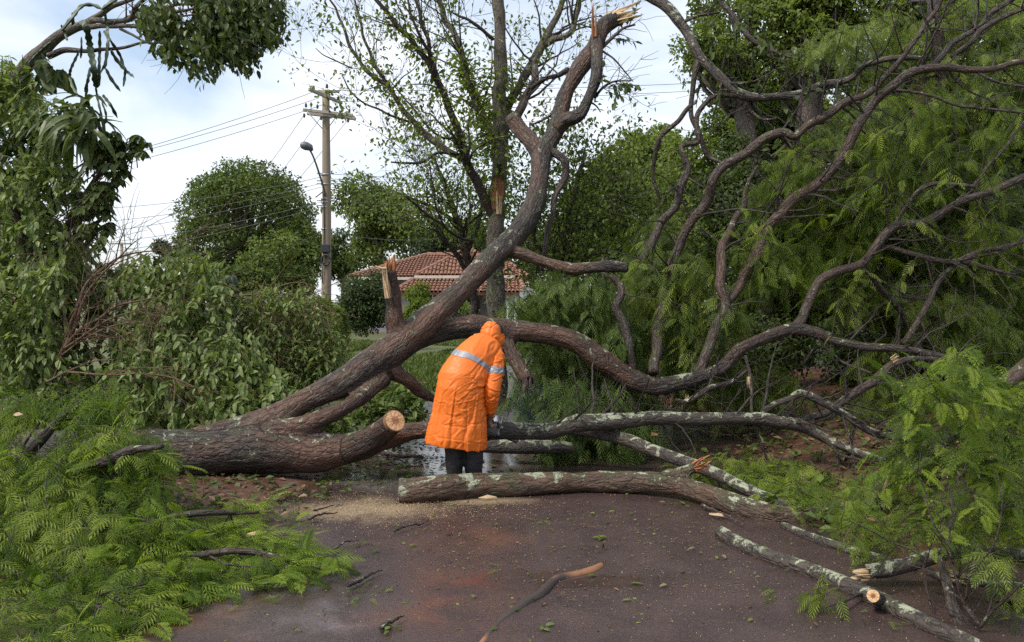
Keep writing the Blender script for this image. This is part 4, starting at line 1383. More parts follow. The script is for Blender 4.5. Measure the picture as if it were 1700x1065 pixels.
fb([(1500, 285, 8.0, 14), (1600, 330, 7.9, 12), (1720, 350, 7.8, 10)], K3, BT)
# lower right: cut limb, bent branch, lichen-covered log beyond the saw
LOGC = fb([(-480, 762, 7.09, 82), (-387, 765, 7.1, 82), (-242, 762, 7.12, 78), (-97, 736, 7.15, 76), (24, 719, 7.2, 74), (100, 716, 7.22, 68), (200, 715, 7.25, 62), (400, 720, 7.28, 60), (600, 720, 7.3, 58), (780, 736, 7.3, 54), (850, 770, 7.25, 48), (930, 810, 7.15, 44), (1050, 850, 7.0, 38), (1150, 890, 6.9, 24)], K6, BL)
fb([(760, 728, 7.32, 40), (850, 712, 7.4, 38), (900, 700, 7.45, 36), (950, 665, 7.5, 38), (1020, 612, 7.55, 40), (1100, 550, 7.6, 42), (1160, 492, 7.6, 36), (1250, 480, 7.6, 26), (1420, 482, 7.6, 20)], K6)
splinters(ft, P(1484, 596, 7.52), (.5, -.6, .5), .03, .09, 6, M['wood_pale'], .4, seed=8)
fb([(640, 692, 7.35, 26), (720, 640, 7.3, 30), (780, 608, 7.25, 32), (830, 618, 7.2, 34), (910, 660, 7.15, 34), (990, 710, 7.1, 36), (1080, 770, 7.05, 36), (1200, 780, 7.0, 34), (1300, 790, 7.0, 26)], K6, BL)
fb([(300, 640, 8.0, 22), (340, 650, 7.8, 26), (420, 600, 7.9, 26), (500, 570, 8.0, 22), (580, 520, 8.05, 18)], K6)
splinters(ft, P(1142, 660, 7.8), (.1, -.6, .6), .03, .1, 5, M['wood_pale'], .4, seed=9)
fb([(575, 460, 8.0, 14), (590, 520, 7.9, 16), (592, 560, 7.85, 16), (600, 690, 7.6, 12)], K6, BT)
splinters(ft, P(1243, 630, 7.82), (0, -.2, -1), .02, .12, 4, M['wood_pale'], .1, seed=10)
fb([(800, 500, 8.3, 14), (850, 440, 8.3, 14), (900, 430, 8.2, 14), (980, 490, 8.0, 12), (1080, 530, 7.8, 10)], K6, BT)
# long limb hanging across from the top right
hl = P(1200, 150, 9.2)
hang = thing('broken_limb', 'long dark curved limb hanging from the broken treetop to the right', 'limb', (hl[0], hl[1], 0))
HL = []
def hb(pts, mat=B):
    C, R = limb(pts, *K3)
    branch_part(hang, C, R, mat); HL.append((C, R))
hb([(150, -40, 9.7, 44), (230, 0, 9.6, 48), (290, 50, 9.5, 46), (340, 130, 9.4, 42), (390, 220, 9.3, 40), (460, 290, 9.2, 38), (550, 372, 9.1, 38), (620, 388, 9.05, 34), (730, 385, 9.0, 32), (860, 355, 8.9, 30), (970, 320, 8.8, 28), (1050, 270, 8.7, 26), (1150, 242, 8.6, 22), (1320, 235, 8.5, 16)], BL)
hb([(388, 225, 9.3, 26), (382, 280, 9.3, 26), (366, 380, 9.3, 22), (360, 460, 9.3, 20), (385, 540, 9.25, 20), (420, 620, 9.2, 18), (490, 660, 9.1, 14)])
hb([(358, 420, 9.3, 20), (320, 460, 9.35, 20), (270, 512, 9.4, 18), (225, 570, 9.45, 18), (210, 660, 9.5, 16), (214, 740, 9.5, 14), (232, 800, 9.5, 10)])
hb([(550, 385, 9.1, 22), (500, 384, 9.1, 22), (440, 388, 9.1, 20), (395, 450, 9.1, 22), (376, 530, 9.1, 22), (376, 568, 9.1, 22), (325, 590, 9.1, 24), (340, 680, 9.05, 28), (300, 800, 9.0, 32), (240, 890, 8.95, 34), (190, 990, 8.9, 36), (150, 1060, 8.9, 30)])
hb([(568, 380, 9.1, 28), (585, 430, 9.1, 28), (594, 490, 9.1, 26), (602, 560, 9.1, 22), (620, 660, 9.1, 16)])
hb([(460, -10, 9.4, 18), (520, 60, 9.3, 20), (600, 150, 9.2, 20), (680, 205, 9.1, 16), (760, 230, 9.0, 10)], BT)
hb([(590, 440, 9.05, 12), (640, 480, 9.0, 12), (700, 475, 9.0, 10)], BT)
hb([(330, 85, 9.4, 14), (400, 60, 9.3, 12), (470, 48, 9.3, 10)], BT)
tubes_part(hang, grow(HL, 34, .7, .3, 2, .05, .9), M['twig_dark'])

tubes_part(ft, grow(MAIN, 220, .8, .3, 2, .1, .9, .2), M['twig_dark'])
tubes_part(ft, grow(MAIN, 120, .07, .55, 1, .2, 1.2, .1, .1, .05, .008), M['bark_thin'], 'broken_stubs', 6)
# dead leaves and shoots at the top break
TOPB = []
for pts in ([(1530, 240, 9.7, 20), (1580, 190, 9.7, 18), (1640, 140, 9.7, 14), (1700, 120, 9.7, 10)], [(1500, 480, 9.4, 16), (1540, 430, 9.3, 14), (1600, 400, 9.3, 10), (1680, 395, 9.2, 7)],
            [(1540, 250, 9.6, 12), (1600, 290, 9.5, 10), (1650, 350, 9.5, 8), (1690, 400, 9.5, 5)], [(1480, 500, 9.3, 12), (1510, 520, 9.3, 9), (1530, 550, 9.3, 6)],
            [(1370, 340, 9.6, 30), (1300, 375, 9.8, 24), (1230, 400, 10, 22), (1190, 430, 10.2, 20)], [(1320, 540, 9.5, 18), (1250, 590, 9.6, 14), (1180, 615, 9.7, 10)]):
    TOPB.append(fb(pts, K2, BT, keep=False))
tubes_part(ft, grow(TOPB, 26, .45, .4, 2, .1, .9), M['twig_dark'])


def leafy(parent, curves, n, length, nleaf, tpl, leaf, mat, droop=.5, twig_mat=None, up=.1, nobj=0, piece='leaf', levels=1, tmin=.3, lo=.1):
    """Twigs off the given limbs with leaves along them."""
    tw = grow(curves, n, length, .3, levels, up, .9, tmin)
    tubes_part(parent, tw, twig_mat or M['twig_dark'])
    pos, dr = [], []
    for C, R in tw[-max(1, int(len(tw) * .8)):]:
        t_ = RNG.uniform(lo, 1.02, nleaf) * (len(C) - 1)
        i = np.clip(t_.astype(int), 0, len(C) - 2); f = (t_ - i)[:, None]
        pos.append(C[i] * (1 - f) + C[i + 1] * f)
        dr.append(norm(C[i + 1] - C[i]) * .6 + RNG.normal(0, .55, (nleaf, 3)) + np.array((0, 0, -droop)))
    pos, dr = np.vstack(pos), np.vstack(dr)
    ups = RNG.normal(0, .5, pos.shape) + np.array((0, 0, 1.0))
    foliage(parent, tpl, pos, dr, ups, leaf * RNG.uniform(.6, 1.3, len(pos)), mat, nobj=nobj, piece=piece)


leafy(ft, TOPB[:2], 10, .5, 12, 'broad', .10, M['broad_dark'])
leafy(hang, HL[:1] + HL[-3:], 30, .6, 12, 'broad', .10, M['broad_dark'])

# ---- feathery leaves
def frond_mass(parent, poly, n, depth, mat, nf=9, length=.45, fs=.27, bias=(0, -.3, -.15), clump=None, thr=.45, tpl='frond_lo', nobj=0, seed=0.0, droop=.4, twig=None, thick=0.0, gmin=None, r0=.005, spread=.6):
    p = sample_poly(poly, n, clump, thr, seed)
    d = depth(p[:, 0], p[:, 1]) + RNG.random(n) ** 1.6 * thick
    o = PN(p[:, 0], p[:, 1], d)
    if gmin is not None:
        low = o[:, 2] < gmin
        o[low, 2] = gmin + RNG.random(low.sum()) * .06
    dr = RNG.normal(0, spread, (n, 3)) * np.array((1, 1, .55)) + np.array(bias)
    # sprays grow from behind their place towards the light
    pos, di, up, sc, tw = sprays(o - norm(dr) * length * .5, dr, nf, length, fs, droop=droop)
    if gmin is not None:
        k = pos[:, 2] < .03
        pos[k, 2] = .03 + RNG.random(k.sum()) * .05
        di[k, 2] = np.abs(di[k, 2]) * .4
    rnd = np.clip(np.repeat(RNG.random(n) * .5, nf) + RNG.random(n * nf) * .5, 0, .97)
    foliage(parent, tpl, pos, di, up, sc, mat, rnd, nobj=nobj, obj_tpl='frond_hi', piece='frond', mass='fronds')
    twig_mesh(parent, tw, twig or M['twig_dark'], r0)


# hanging fronds behind the worker and under the arch: the fallen crown itself
frond_mass(ft, [(850, 500), (930, 455), (1010, 470), (1060, 560), (1085, 650), (1075, 700), (960, 690), (870, 690), (850, 640), (905, 590), (860, 570)], 520, lambda x, y: 8.4 + 0 * x, M['frond_dull'], thick=1.6, bias=(.1, -.25, -.5), fs=.20, nobj=70, seed=1.0, clump=(60, 60), thr=.36)
frond_mass(ft, [(900, 640), (1040, 640), (1080, 700), (1060, 775), (960, 785), (905, 740)], 110, lambda x, y: 7.7 + 0 * x, M['frond_dull'], thick=.8, bias=(.1, -.35, -.6), fs=.26, nobj=40, seed=2.0)
# crown of the fallen tree on the right
frond_mass(ft, [(1050, 430), (1100, 400), (1200, 440), (1250, 400), (1330, 420), (1420, 470), (1560, 480), (1700, 520), (1700, 690), (1500, 680), (1300, 660), (1150, 640), (1080, 600)], 640, lambda x, y: 8.7 + 0 * x, M['frond_right'], thick=1.8, bias=(-.05, -.3, -.35), fs=.215, nobj=90, seed=3.0, clump=(90, 65), thr=.47)
frond_mass(ft, [(1100, 760), (1200, 740), (1330, 770), (1460, 790), (1470, 825), (1380, 830), (1250, 810), (1130, 780)], 120, lambda x, y: np.minimum(7.5, 2080 / (y - 470)), M['frond_yellow'], nf=6, length=.3, thick=.3, bias=(-.1, -.3, .0), fs=.19, nobj=60, seed=4.0, gmin=.05, clump=(60, 40), thr=.42)

# the standing feathery tree that fills the right side
st0 = P(1590, 600, 10.5)
fr = thing('feathery_tree', 'fern-leaved tree filling the right side with drooping sprays', 'tree', (st0[0], 10.5, .2))
FT = [limb([(1660, 700, 10.6, 40), (1640, 500, 10.6, 34), (1600, 300, 10.5, 28), (1560, 100, 10.4, 20), (1540, -60, 10.4, 14)]),
      limb([(1640, 500, 10.6, 22), (1540, 420, 10.2, 16), (1430, 340, 9.9, 12), (1330, 300, 9.7, 8)]), limb([(1610, 340, 10.5, 20), (1500, 250, 10.2, 14), (1380, 200, 9.9, 10), (1280, 260, 9.8, 6)]),
      limb([(1640, 480, 10.6, 22), (1700, 380, 10.2, 14), (1760, 300, 9.8, 10)]), limb([(1640, 560, 10.6, 22), (1500, 540, 10.2, 14), (1380, 480, 9.9, 9)]), limb([(1580, 200, 10.5, 18), (1660, 120, 10.2, 12), (1740, 60, 10, 8)])]
branch_part(fr, *FT[0], M['bark_thin'], name='trunk')
for c_ in FT[1:]: branch_part(fr, *c_, M['bark_thin'], name='limb')
tubes_part(fr, grow(FT, 90, 1.0, .4, 2, -.1, .9), M['twig_dark'])
frond_mass(fr, [(1050, 410), (1090, 350), (1180, 350), (1240, 270), (1330, 230), (1400, 190), (1480, 130), (1600, 100), (1720, 60), (1720, 620), (1560, 560), (1420, 500), (1250, 470), (1130, 470)], 1250, lambda x, y: 9.3 + 0 * x, M['frond_right'], thick=2.4, bias=(-.15, -.3, -.3), fs=.22, nobj=260, seed=5.0, clump=(95, 62), thr=.44)
frond_mass(fr, [(1080, 400), (1180, 350), (1300, 260), (1480, 200), (1640, 130), (1690, 200), (1560, 300), (1440, 400), (1300, 470), (1180, 560), (1110, 520)], 260, lambda x, y: 9.0 + 0 * x, M['frond_yellow'], thick=1.6, bias=(-.15, -.35, -.25), fs=.22, seed=7.0, clump=(80, 55), thr=.54)
frond_mass(fr, [(1250, 120), (1400, 40), (1560, 0), (1720, -30), (1720, 130), (1500, 180), (1320, 230)], 240, lambda x, y: 10.2 + 0 * x, M['frond_right'], thick=2, bias=(-.1, -.3, -.25), fs=.22, seed=9.0, clump=(90, 70), thr=.45)


frond_mass(ft, [(1120, 430), (1200, 330), (1300, 230), (1420, 200), (1560, 120), (1690, 150), (1690, 380), (1600, 460), (1480, 520), (1330, 480), (1230, 520), (1140, 540)], 150, lambda x, y: 8.5 + 0 * x, M['frond_yellow'], thick=.6, bias=(-.15, -.2, -.35), fs=.19, seed=31.0, clump=(70, 55), thr=.52)
frond_mass(ft, [(1140, 430), (1300, 260), (1560, 140), (1690, 150), (1690, 380), (1480, 520), (1230, 520)], 34, lambda x, y: 7.7 + 0 * x, M['frond_yellow'], thick=.4, bias=(-.15, -.2, -.35), fs=.17, seed=35.0, clump=(60, 50), thr=.5, nf=6)
frond_mass(ft, [(1090, 450), (1180, 440), (1240, 560), (1180, 640), (1100, 610)], 70, lambda x, y: 8.4 + 0 * x, M['frond_right'], thick=.5, bias=(0, -.2, -.5), fs=.20, seed=33.0)


# ================================================================== LOGS ON THE ROAD
def log_thing(name, label, cat, pts, mat, k=(0, 0, 1), rough=.07, dd=0.0):
    C, R = limb(pts, *k, dd=dd)
    c = C.mean(0)
    o = thing(name, label, cat, (c[0], c[1], 0))
    return o, C, R

o, C, R = log_thing('sawn_log', 'thick sawn log lying across the road in front of the worker', 'log',
    [(664, 814, None, 44), (720, 811, None, 47), (779, 807, None, 44), (830, 804, 6.36, 42), (879, 803, 6.40, 39), (959, 800, 6.46, 36), (1039, 799, 6.46, 36), (1099, 801, 6.35, 37), (1135, 808, 6.25, 36), (1192, 828, 6.0, 38), (1248, 847, 5.8, 40), (1305, 858, 5.7, 38), (1380, 852, 5.75, 34), (1440, 846, 5.85, 26), (1500, 838, 5.9, 20)], M['bark_log'])
KN = limb([(1105, 795, 6.35, 30), (1135, 783, 6.3, 26), (1160, 772, 6.25, 22)])
link('log', fused([(C, R), KN], .0125, .006, 3.0), M['bark_log'], o)
cut_face(o, C, R, M['bark_grey'], False, .95, 7, name='weathered_end')
splinters(o, KN[0][-1], (1, -.1, .45), .042, .16, 9, M['wood_orange'], .45, seed=12, label='torn orange wood at a broken knot')
SAW_LOG = o
o, C, R = log_thing('fallen_branch', 'dark lichen-flecked branch slanting behind the sawn log', 'branch',
    [(950, 712, 7.4, 20), (1025, 725, 7.25, 22), (1083, 747, 7.0, 21), (1145, 769, 6.75, 21), (1186, 785, 6.55, 20), (1227, 806, 6.3, 20), (1281, 829, 6.05, 18), (1330, 846, 5.9, 14)], M['bark_lichen'])
link('branch', tubes_mesh('branch', [tube(C, R, 16, .08, 2.2, True, .03)]), M['bark_lichen'], o)
o, C, R = log_thing('fallen_branch', 'short mossy log lying low behind the log being sawn', 'branch', [(780, 738, 7.6, 24), (850, 741, 7.55, 24), (920, 742, 7.5, 22), (960, 745, 7.5, 18)], M['bark_lichen'])
link('branch', tubes_mesh('branch', [tube(C, R, 14, .08, 5.2, True, .03)]), M['bark_lichen'], o)

o, C, R = log_thing('lichen_log', 'lichen-crusted log at the lower right with one sawn knot', 'log',
    [(1197, 884, None, 22), (1229, 903, None, 24), (1286, 927, None, 25), (1342, 946, None, 26), (1399, 969, None, 28), (1455, 994, None, 30), (1512, 1023, None, 30), (1560, 1046, None, 30), (1600, 1064, None, 28), (1680, 1105, None, 26)], M['bark_lichen'])
link('log', tubes_mesh('log', [tube(C, R, 22, .11, 4.4, True, .015)]), M['bark_lichen'], o)
KN2 = limb([(1462, 996, 4.04, 22), (1450, 989, 3.94, 22)])
link('knot', tubes_mesh('knot', [tube(*KN2, 16, .05, 1, True, .02)]), M['bark_lichen'], o)
cut_face(o, *KN2, M['wood'], True, .97, 9, label='small round sawn knot with pale wood')
NEARLOG = (C, R)

o, C, R = log_thing('broken_branch', 'lichen-covered branch with pale torn end, lower right', 'branch',
    [(1440, 949, 4.35, 22), (1474, 944, 4.35, 24), (1527, 931, 4.35, 22), (1576, 917, 4.35, 22), (1630, 914, 4.3, 22), (1720, 926, 4.2, 22)], M['bark_lichen'])
link('branch', tubes_mesh('branch', [tube(C, R, 18, .1, 6.1, True, .016)]), M['bark_lichen'], o)
splinters(o, C[0], (-1, -.1, -.02), .045, .13, 12, M['wood_pale'], .2, seed=14)
o, C, R = log_thing('broken_branch', 'thin branch with a torn pale middle at the right edge', 'branch',
    [(1540, 948, 4.2, 14), (1580, 962, 4.15, 18), (1640, 968, 4.1, 14), (1720, 975, 4.0, 12)], M['bark_lichen'])
link('branch', tubes_mesh('branch', [tube(C, R, 12, .1, 7.1, True, .02)]), M['bark_lichen'], o)
splinters(o, P(1575, 955, 4.1), (1, -.1, -.15), .035, .16, 8, M['wood_pale'], .2, seed=15)
o, C, R = log_thing('fallen_branch', 'slim lichen branch lying between the two lower right logs', 'branch',
    [(1300, 872, None, 12), (1350, 893, None, 15), (1410, 912, None, 16), (1470, 930, None, 14), (1520, 945, None, 10)], M['bark_lichen'])
link('branch', tubes_mesh('branch', [tube(C, R, 12, .1, 8.1, True, .02)]), M['bark_lichen'], o)
o, C, R = log_thing('leaning_limb', 'smooth brown limb leaning down from the right edge', 'limb',
    [(1740, 580, 6.3, 30), (1700, 612, 6.3, 26), (1661, 644, 6.2, 24), (1612, 704, 6.05, 24), (1570, 727, 5.95, 24), (1525, 756, 5.85, 24), (1488, 782, 5.75, 22), (1458, 815, 5.65, 20), (1440, 840, 5.6, 16)], M['bark_red'])
link('limb', tubes_mesh('limb', [tube(C, R, 16, .06, 9.1, True, .03)]), M['bark_red'], o)
splinters(o, P(1470, 806, 5.6), (.25, -.1, 1), .018, .3, 3, M['wood_pale'], .08, seed=16)

# the leafy branch top standing at the lower right
sp0 = P(1600, 1060, 3.8)
sap = thing('leafy_branch', 'upended leafy branch with bright fern-like leaves at the lower right', 'branch', (sp0[0], 3.8, 0))
SP = []
for pts, m_ in (([(1332, 700, 4.1, 34), (1350, 800, 4.0, 40), (1390, 920, 3.9, 44), (1430, 1000, 3.85, 44), (1500, 1100, 3.8, 44)], BL), ([(1520, 1100, 3.75, 18), (1505, 1000, 3.75, 22), (1440, 890, 3.8, 20), (1410, 780, 3.8, 16), (1375, 650, 3.85, 13), (1385, 480, 3.9, 9), (1360, 330, 3.95, 6)], BT),
              ([(1505, 1000, 3.75, 20), (1560, 930, 3.7, 16), (1620, 880, 3.65, 14), (1700, 800, 3.6, 12), (1780, 730, 3.6, 8)], BT), ([(1310, 960, 3.95, 10), (1270, 830, 4.0, 12), (1240, 680, 4.05, 13), (1130, 625, 4.1, 10), (1000, 560, 4.1, 7), (900, 520, 4.15, 4)], BT),
              ([(1240, 680, 4.05, 9), (1300, 700, 4.0, 8), (1380, 660, 4.0, 8), (1500, 690, 3.9, 7), (1640, 640, 3.9, 5)], BT), ([(1440, 880, 3.8, 12), (1470, 760, 3.75, 9), (1560, 640, 3.7, 7), (1600, 480, 3.7, 5), (1580, 300, 3.75, 3)], BT),
              ([(1375, 650, 3.85, 9), (1290, 520, 3.9, 7), (1260, 380, 3.95, 5), (1200, 280, 4.0, 3)], BT), ([(1480, 960, 3.8, 12), (1420, 860, 3.85, 9), (1300, 760, 3.9, 7), (1180, 720, 4.0, 4)], BT)):
    C, R = limb(pts, *K8); branch_part(sap, C, R, m_, name='stem'); SP.append((C, R))
tubes_part(sap, grow(SP[1:], 40, .28, .5, 2, .2, .9, .2, rmin=.0015), M['twig_dark'])
frond_mass(sap, [(1500, 640), (1590, 590), (1650, 620), (1720, 640), (1720, 900), (1640, 930), (1560, 890), (1480, 890), (1400, 860), (1350, 870), (1420, 810), (1480, 770), (1500, 720)], 88, lambda x, y: 4.0 + .0 * x, M['frond_yellow'], nf=7, length=.26, thick=.6, bias=(-.1, -.2, .05), fs=.135, nobj=200, tpl='frond_mid', seed=11.0, clump=(80, 55), thr=.40, droop=.2, r0=.0025)
frond_mass(sap, [(1320, 960), (1360, 945), (1400, 990), (1360, 1010), (1330, 1000)], 7, lambda x, y: 3.95 + 0 * x, M['frond_yellow'], nf=6, length=.16, bias=(-.2, -.2, -.5), fs=.11, seed=12, droop=.5, r0=.002)
frond_mass(sap, [(1600, 900), (1720, 900), (1720, 1050), (1640, 1010)], 16, lambda x, y: 3.7 + 0 * x, M['frond_right'], nf=6, length=.2, thick=.5, bias=(-.1, -.2, 0), fs=.12, seed=13, r0=.002)
# fern-leaved branches heaped further back on the right
hp0 = P(1620, 700, 5.2)
heap = thing('leafy_branch', 'heap of fern-leaved branches at the right edge behind the brown limb', 'branch', (hp0[0], 5.4, 0))
HB = [limb([(1760, 860, 5.4, 22), (1680, 760, 5.4, 18), (1600, 680, 5.4, 12), (1520, 640, 5.4, 7)]), limb([(1700, 790, 5.4, 16), (1660, 700, 5.3, 11), (1640, 610, 5.3, 6)]), limb([(1690, 780, 5.4, 14), (1590, 760, 5.2, 10), (1500, 770, 5.1, 6)])]
for c_ in HB: branch_part(heap, *c_, BT, name='stem')
frond_mass(heap, [(1500, 640), (1560, 600), (1620, 570), (1720, 620), (1720, 860), (1600, 860), (1500, 800), (1430, 820), (1500, 720)], 130, lambda x, y: 4.9 + 0 * x, M['frond'], nf=8, length=.32, thick=.9, bias=(-.2, -.25, .0), fs=.17, nobj=120, tpl='frond_mid', seed=14.0, clump=(70, 50), thr=.38, droop=.3, r0=.003)

frond_mass(heap, [(1290, 800), (1400, 790), (1500, 800), (1560, 860), (1480, 930), (1400, 900), (1330, 860)], 46, lambda x, y: np.minimum(5.6, 2080 / (y - 465)), M['frond_yellow'], nf=6, length=.26, thick=.3, bias=(-.2, -.3, .0), fs=.14, seed=41.0, gmin=.05, droop=.2, r0=.002, tpl='frond_mid')
tubes_part(heap, grow(HB + [NEARLOG], 40, .45, .25, 2, .15, .9, .1), M['twig_dark'])

# crooked branch lying on the near road
o, C, R = log_thing('crooked_branch', 'crooked peeled branch lying on the wet road in the foreground', 'branch',
    [(780, 1100, None, 16), (807, 1062, None, 15), (835, 1031, None, 14), (871, 1003, None, 17), (899, 986, None, 18), (923, 963, None, 16), (959, 954, None, 14), (985, 947, None, 15), (998, 940, None, 13)], M['bark'])
t = NT('peeled_bark')
co_ = t.attr('barkco').outputs['Vector']
fz = t.noise(t.mapping(co_, (26, 26, 6)), 1, 5, .6)
sel_ = t.noise(t.mapping(co_, (2, 2, 2.6)), 1.0, 3)
c_ = t.mix(t.ramp(sel_, [(.47, 0.0), (.56, 1.0)]), t.mix(fz, (.018, .013, .011), (.075, .052, .042)), t.mix(fz, (.13, .055, .025), (.34, .16, .07)))
t.col(c_); t.rough(.55); t.bump(fz, .6, .008)
link('branch', tubes_mesh('branch', [tube(C, R, 14, .10, 2.4, True, .012)]), t.m, o)
C2, R2 = limb([(1000, 938, None, 12), (1006, 930, None, 8), (1002, 915, 4.95, 4), (1001, 902, 4.95, 3)])
branch_part(o, C2, R2, M['bark_thin'], name='side_twig')


# ================================================================== THE STANDING TREE BEHIND
SD = 13.0
stp = P(825, 640, SD)
stand = thing('standing_tree', 'tall standing tree with torn trunk and sparse upswept bare branches', 'tree', (stp[0], SD, -.05))
ST = limb([(826, 668, SD, 36), (824, 520, SD, 31), (822, 400, SD, 28), (826, 310, SD, 26), (831, 220, SD, 25), (830, 135, SD, 22), (828, 50, SD, 20), (825, -60, SD, 17), (824, -160, SD, 12)])
branch_part(stand, *ST, M['bark_grey'], name='trunk', rough=.09, segs=20)
SB_ = []
def sb(pts, mat=None, k=K2, part=True):
    C, R = limb([(x, y, SD + dz, w) for x, y, dz, w in pts], *k)
    if part: branch_part(stand, C, R, mat or M['bark_red'], name='limb')
    SB_.append((C, R))
sb([(1010, 1070, 0, 50), (975, 1010, -.05, 48), (940, 930, -.1, 46), (872, 790, -.3, 44), (832, 640, -.5, 40), (790, 530, -.6, 36), (740, 410, -.7, 34), (690, 310, -.8, 30), (560, 160, -.9, 26), (430, 0, -1, 20), (350, -100, -1, 14)])
sb([(868, 785, -.3, 34), (760, 730, -.2, 32), (660, 650, 0, 28), (570, 550, .1, 26), (490, 430, .2, 24), (380, 340, .3, 20), (310, 240, .3, 18), (260, 110, .3, 14), (190, -20, .3, 10)])
sb([(1030, 690, 0, 44), (1000, 640, .1, 42), (940, 550, .3, 38), (880, 400, .4, 36), (830, 220, .5, 32), (770, 100, .6, 28), (725, -30, .6, 20)], M['bark_grey'])
sb([(740, 410, -.7, 24), (690, 250, -.9, 22), (650, 100, -1, 18), (615, -20, -1, 12)])
sb([(700, 270, -.9, 18), (650, 180, -1.1, 16), (600, 60, -1.2, 14), (575, -30, -1.2, 10)])
sb([(490, 430, .2, 18), (430, 330, .2, 17), (380, 220, .2, 15), (340, 80, .2, 12), (318, -20, .2, 9)])
sb([(1050, 590, 0, 46), (1085, 500, .2, 44), (1130, 420, .3, 40), (1190, 320, .4, 46), (1255, 205, .5, 42), (1300, 120, .6, 34), (1335, 50, .6, 30), (1365, -60, .6, 24)], M['bark_grey'])
sb([(1245, 225, .5, 34), (1300, 195, .4, 34), (1350, 178, .3, 32), (1395, 130, .3, 30), (1412, 70, .3, 28), (1430, -40, .3, 22)], M['bark_grey'])
sb([(1110, 590, -.2, 50), (1140, 530, -.2, 44), (1180, 450, -.1, 40), (1215, 390, 0, 40), (1210, 330, .2, 36), (1190, 290, .4, 34)], M['bark_red'])
sb([(310, 335, .3, 8), (230, 300, .2, 8), (170, 270, .1, 6), (130, 235, .1, 4)])
sb([(640, 610, 0, 14), (540, 580, -.2, 12), (460, 550, -.3, 11), (350, 490, -.4, 9), (290, 430, -.4, 7), (258, 360, -.4, 5)])
sb([(840, 760, -.3, 16), (740, 745, -.6, 16), (660, 795, -.8, 14), (580, 800, -.9, 12), (500, 795, -1, 8)])
sb([(1000, 190, 0, 22), (930, 130, -.5, 18), (860, 90, -.8, 14), (800, 60, -1, 9)], M['bark_grey'])
sb([(830, 660, -.5, 12), (780, 680, -.7, 12), (700, 640, -.9, 10), (600, 520, -1, 8), (500, 400, -1, 6)])
sb([(900, 1180, -.2, 14), (830, 1160, -.6, 16), (760, 1110, -.9, 16), (690, 1060, -1.1, 15), (620, 1000, -1.3, 12), (570, 960, -1.4, 9)], M['bark_thin'])
sb([(760, 1110, -.9, 11), (720, 1000, -1.1, 10), (700, 880, -1.2, 9), (690, 800, -1.2, 6)], M['bark_thin'])
SB_TW = grow(SB_, 130, 1.2, .32, 3, .25, .75, .25, .28)
tubes_part(stand, SB_TW, M['bark_thin'], 'twigs', 4)
# torn strip of bark: dark hole above, orange wood below
wv, wq = [], []
w_c, w_r = spline(ST[0], ST[1], .05)
rows = [k for k in range(len(w_c)) if P(0, 352, SD)[2] < w_c[k][2] < P(0, 274, SD)[2]]
for n_, k in enumerate(rows):
    f_ = n_ / (len(rows) - 1)
    hw = (.25 + .75 * math.sin(math.pi * min(1, .12 + f_ * .95))) * .85
    for j in range(7):
        g_ = -math.pi / 2 + .1 + hw * (j / 6 - .5) * 2 * (.85 + .3 * RNG.random())
        r_ = w_r[k] * (1.10 + .05 * RNG.random())
        wv.append(w_c[k] + np.array((math.cos(g_) * r_, math.sin(g_) * r_, 0)))
    if n_:
        o_ = 7 * (n_ - 1)
        for j in range(6): wq.append((o_ + j, o_ + j + 1, o_ + j + 8, o_ + j + 7))
t = NT('torn_trunk_wood')
gz_ = t.sep(t.geo().outputs['Position'])[2]
fz = t.noise(t.mapping(t.geo().outputs['Position'], (40, 40, 3)), 1, 5, .6)
c_ = t.mix(t.ramp(fz, [(.35, 0.0), (.65, 1.0)]), (.10, .03, .012), (.42, .19, .085))
mr = t.n('MapRange'); mr.inputs['From Min'].default_value = P(0, 298, SD)[2]; mr.inputs['From Max'].default_value = P(0, 282, SD)[2]
t.l(t.math('ADD', gz_, t.math('MULTIPLY', fz, .15)), mr.inputs['Value'])
c_ = t.mix(mr.outputs[0], c_, (.010, .008, .008))
t.col(c_); t.rough(.8); t.bump(fz, .8, .02)
link('torn_bark', mesh_from('torn_bark', np.array(wv), wq), t.m, stand, 'orange torn wood with a charred top on the trunk')
splinters(stand, P(828, 346, SD - .22), (0, -.1, 1), .06, .35, 5, M['wood_pale'], .1, seed=31)


def leaves_on(parent, curves, n, per, leaf, mat, tpl='simple', droop=.4, sel=.5, jit=.10, nobj=0):
    idx = RNG.choice(len(curves), n)
    pos, dr = [], []
    for i in idx:
        C, R = curves[i]
        k = RNG.integers(len(C) // 2, len(C))
        m = RNG.integers(per // 2, per + 1)
        pos.append(C[k] + RNG.normal(0, jit, (m, 3)))
        dr.append(RNG.normal(0, .6, (m, 3)) + np.array((0, 0, -droop)))
    pos, dr = np.vstack(pos), np.vstack(dr)
    foliage(parent, tpl, pos, dr, RNG.normal(0, .5, pos.shape) + np.array((0, 0, 1.)), leaf * RNG.uniform(.6, 1.3, len(pos)), mat, nobj=nobj)
leaves_on(stand, SB_TW, 380, 11, .085, M['far_light'], jit=.13)
leaves_on(stand, SB_TW, 120, 12, .09, M['far'], jit=.13)
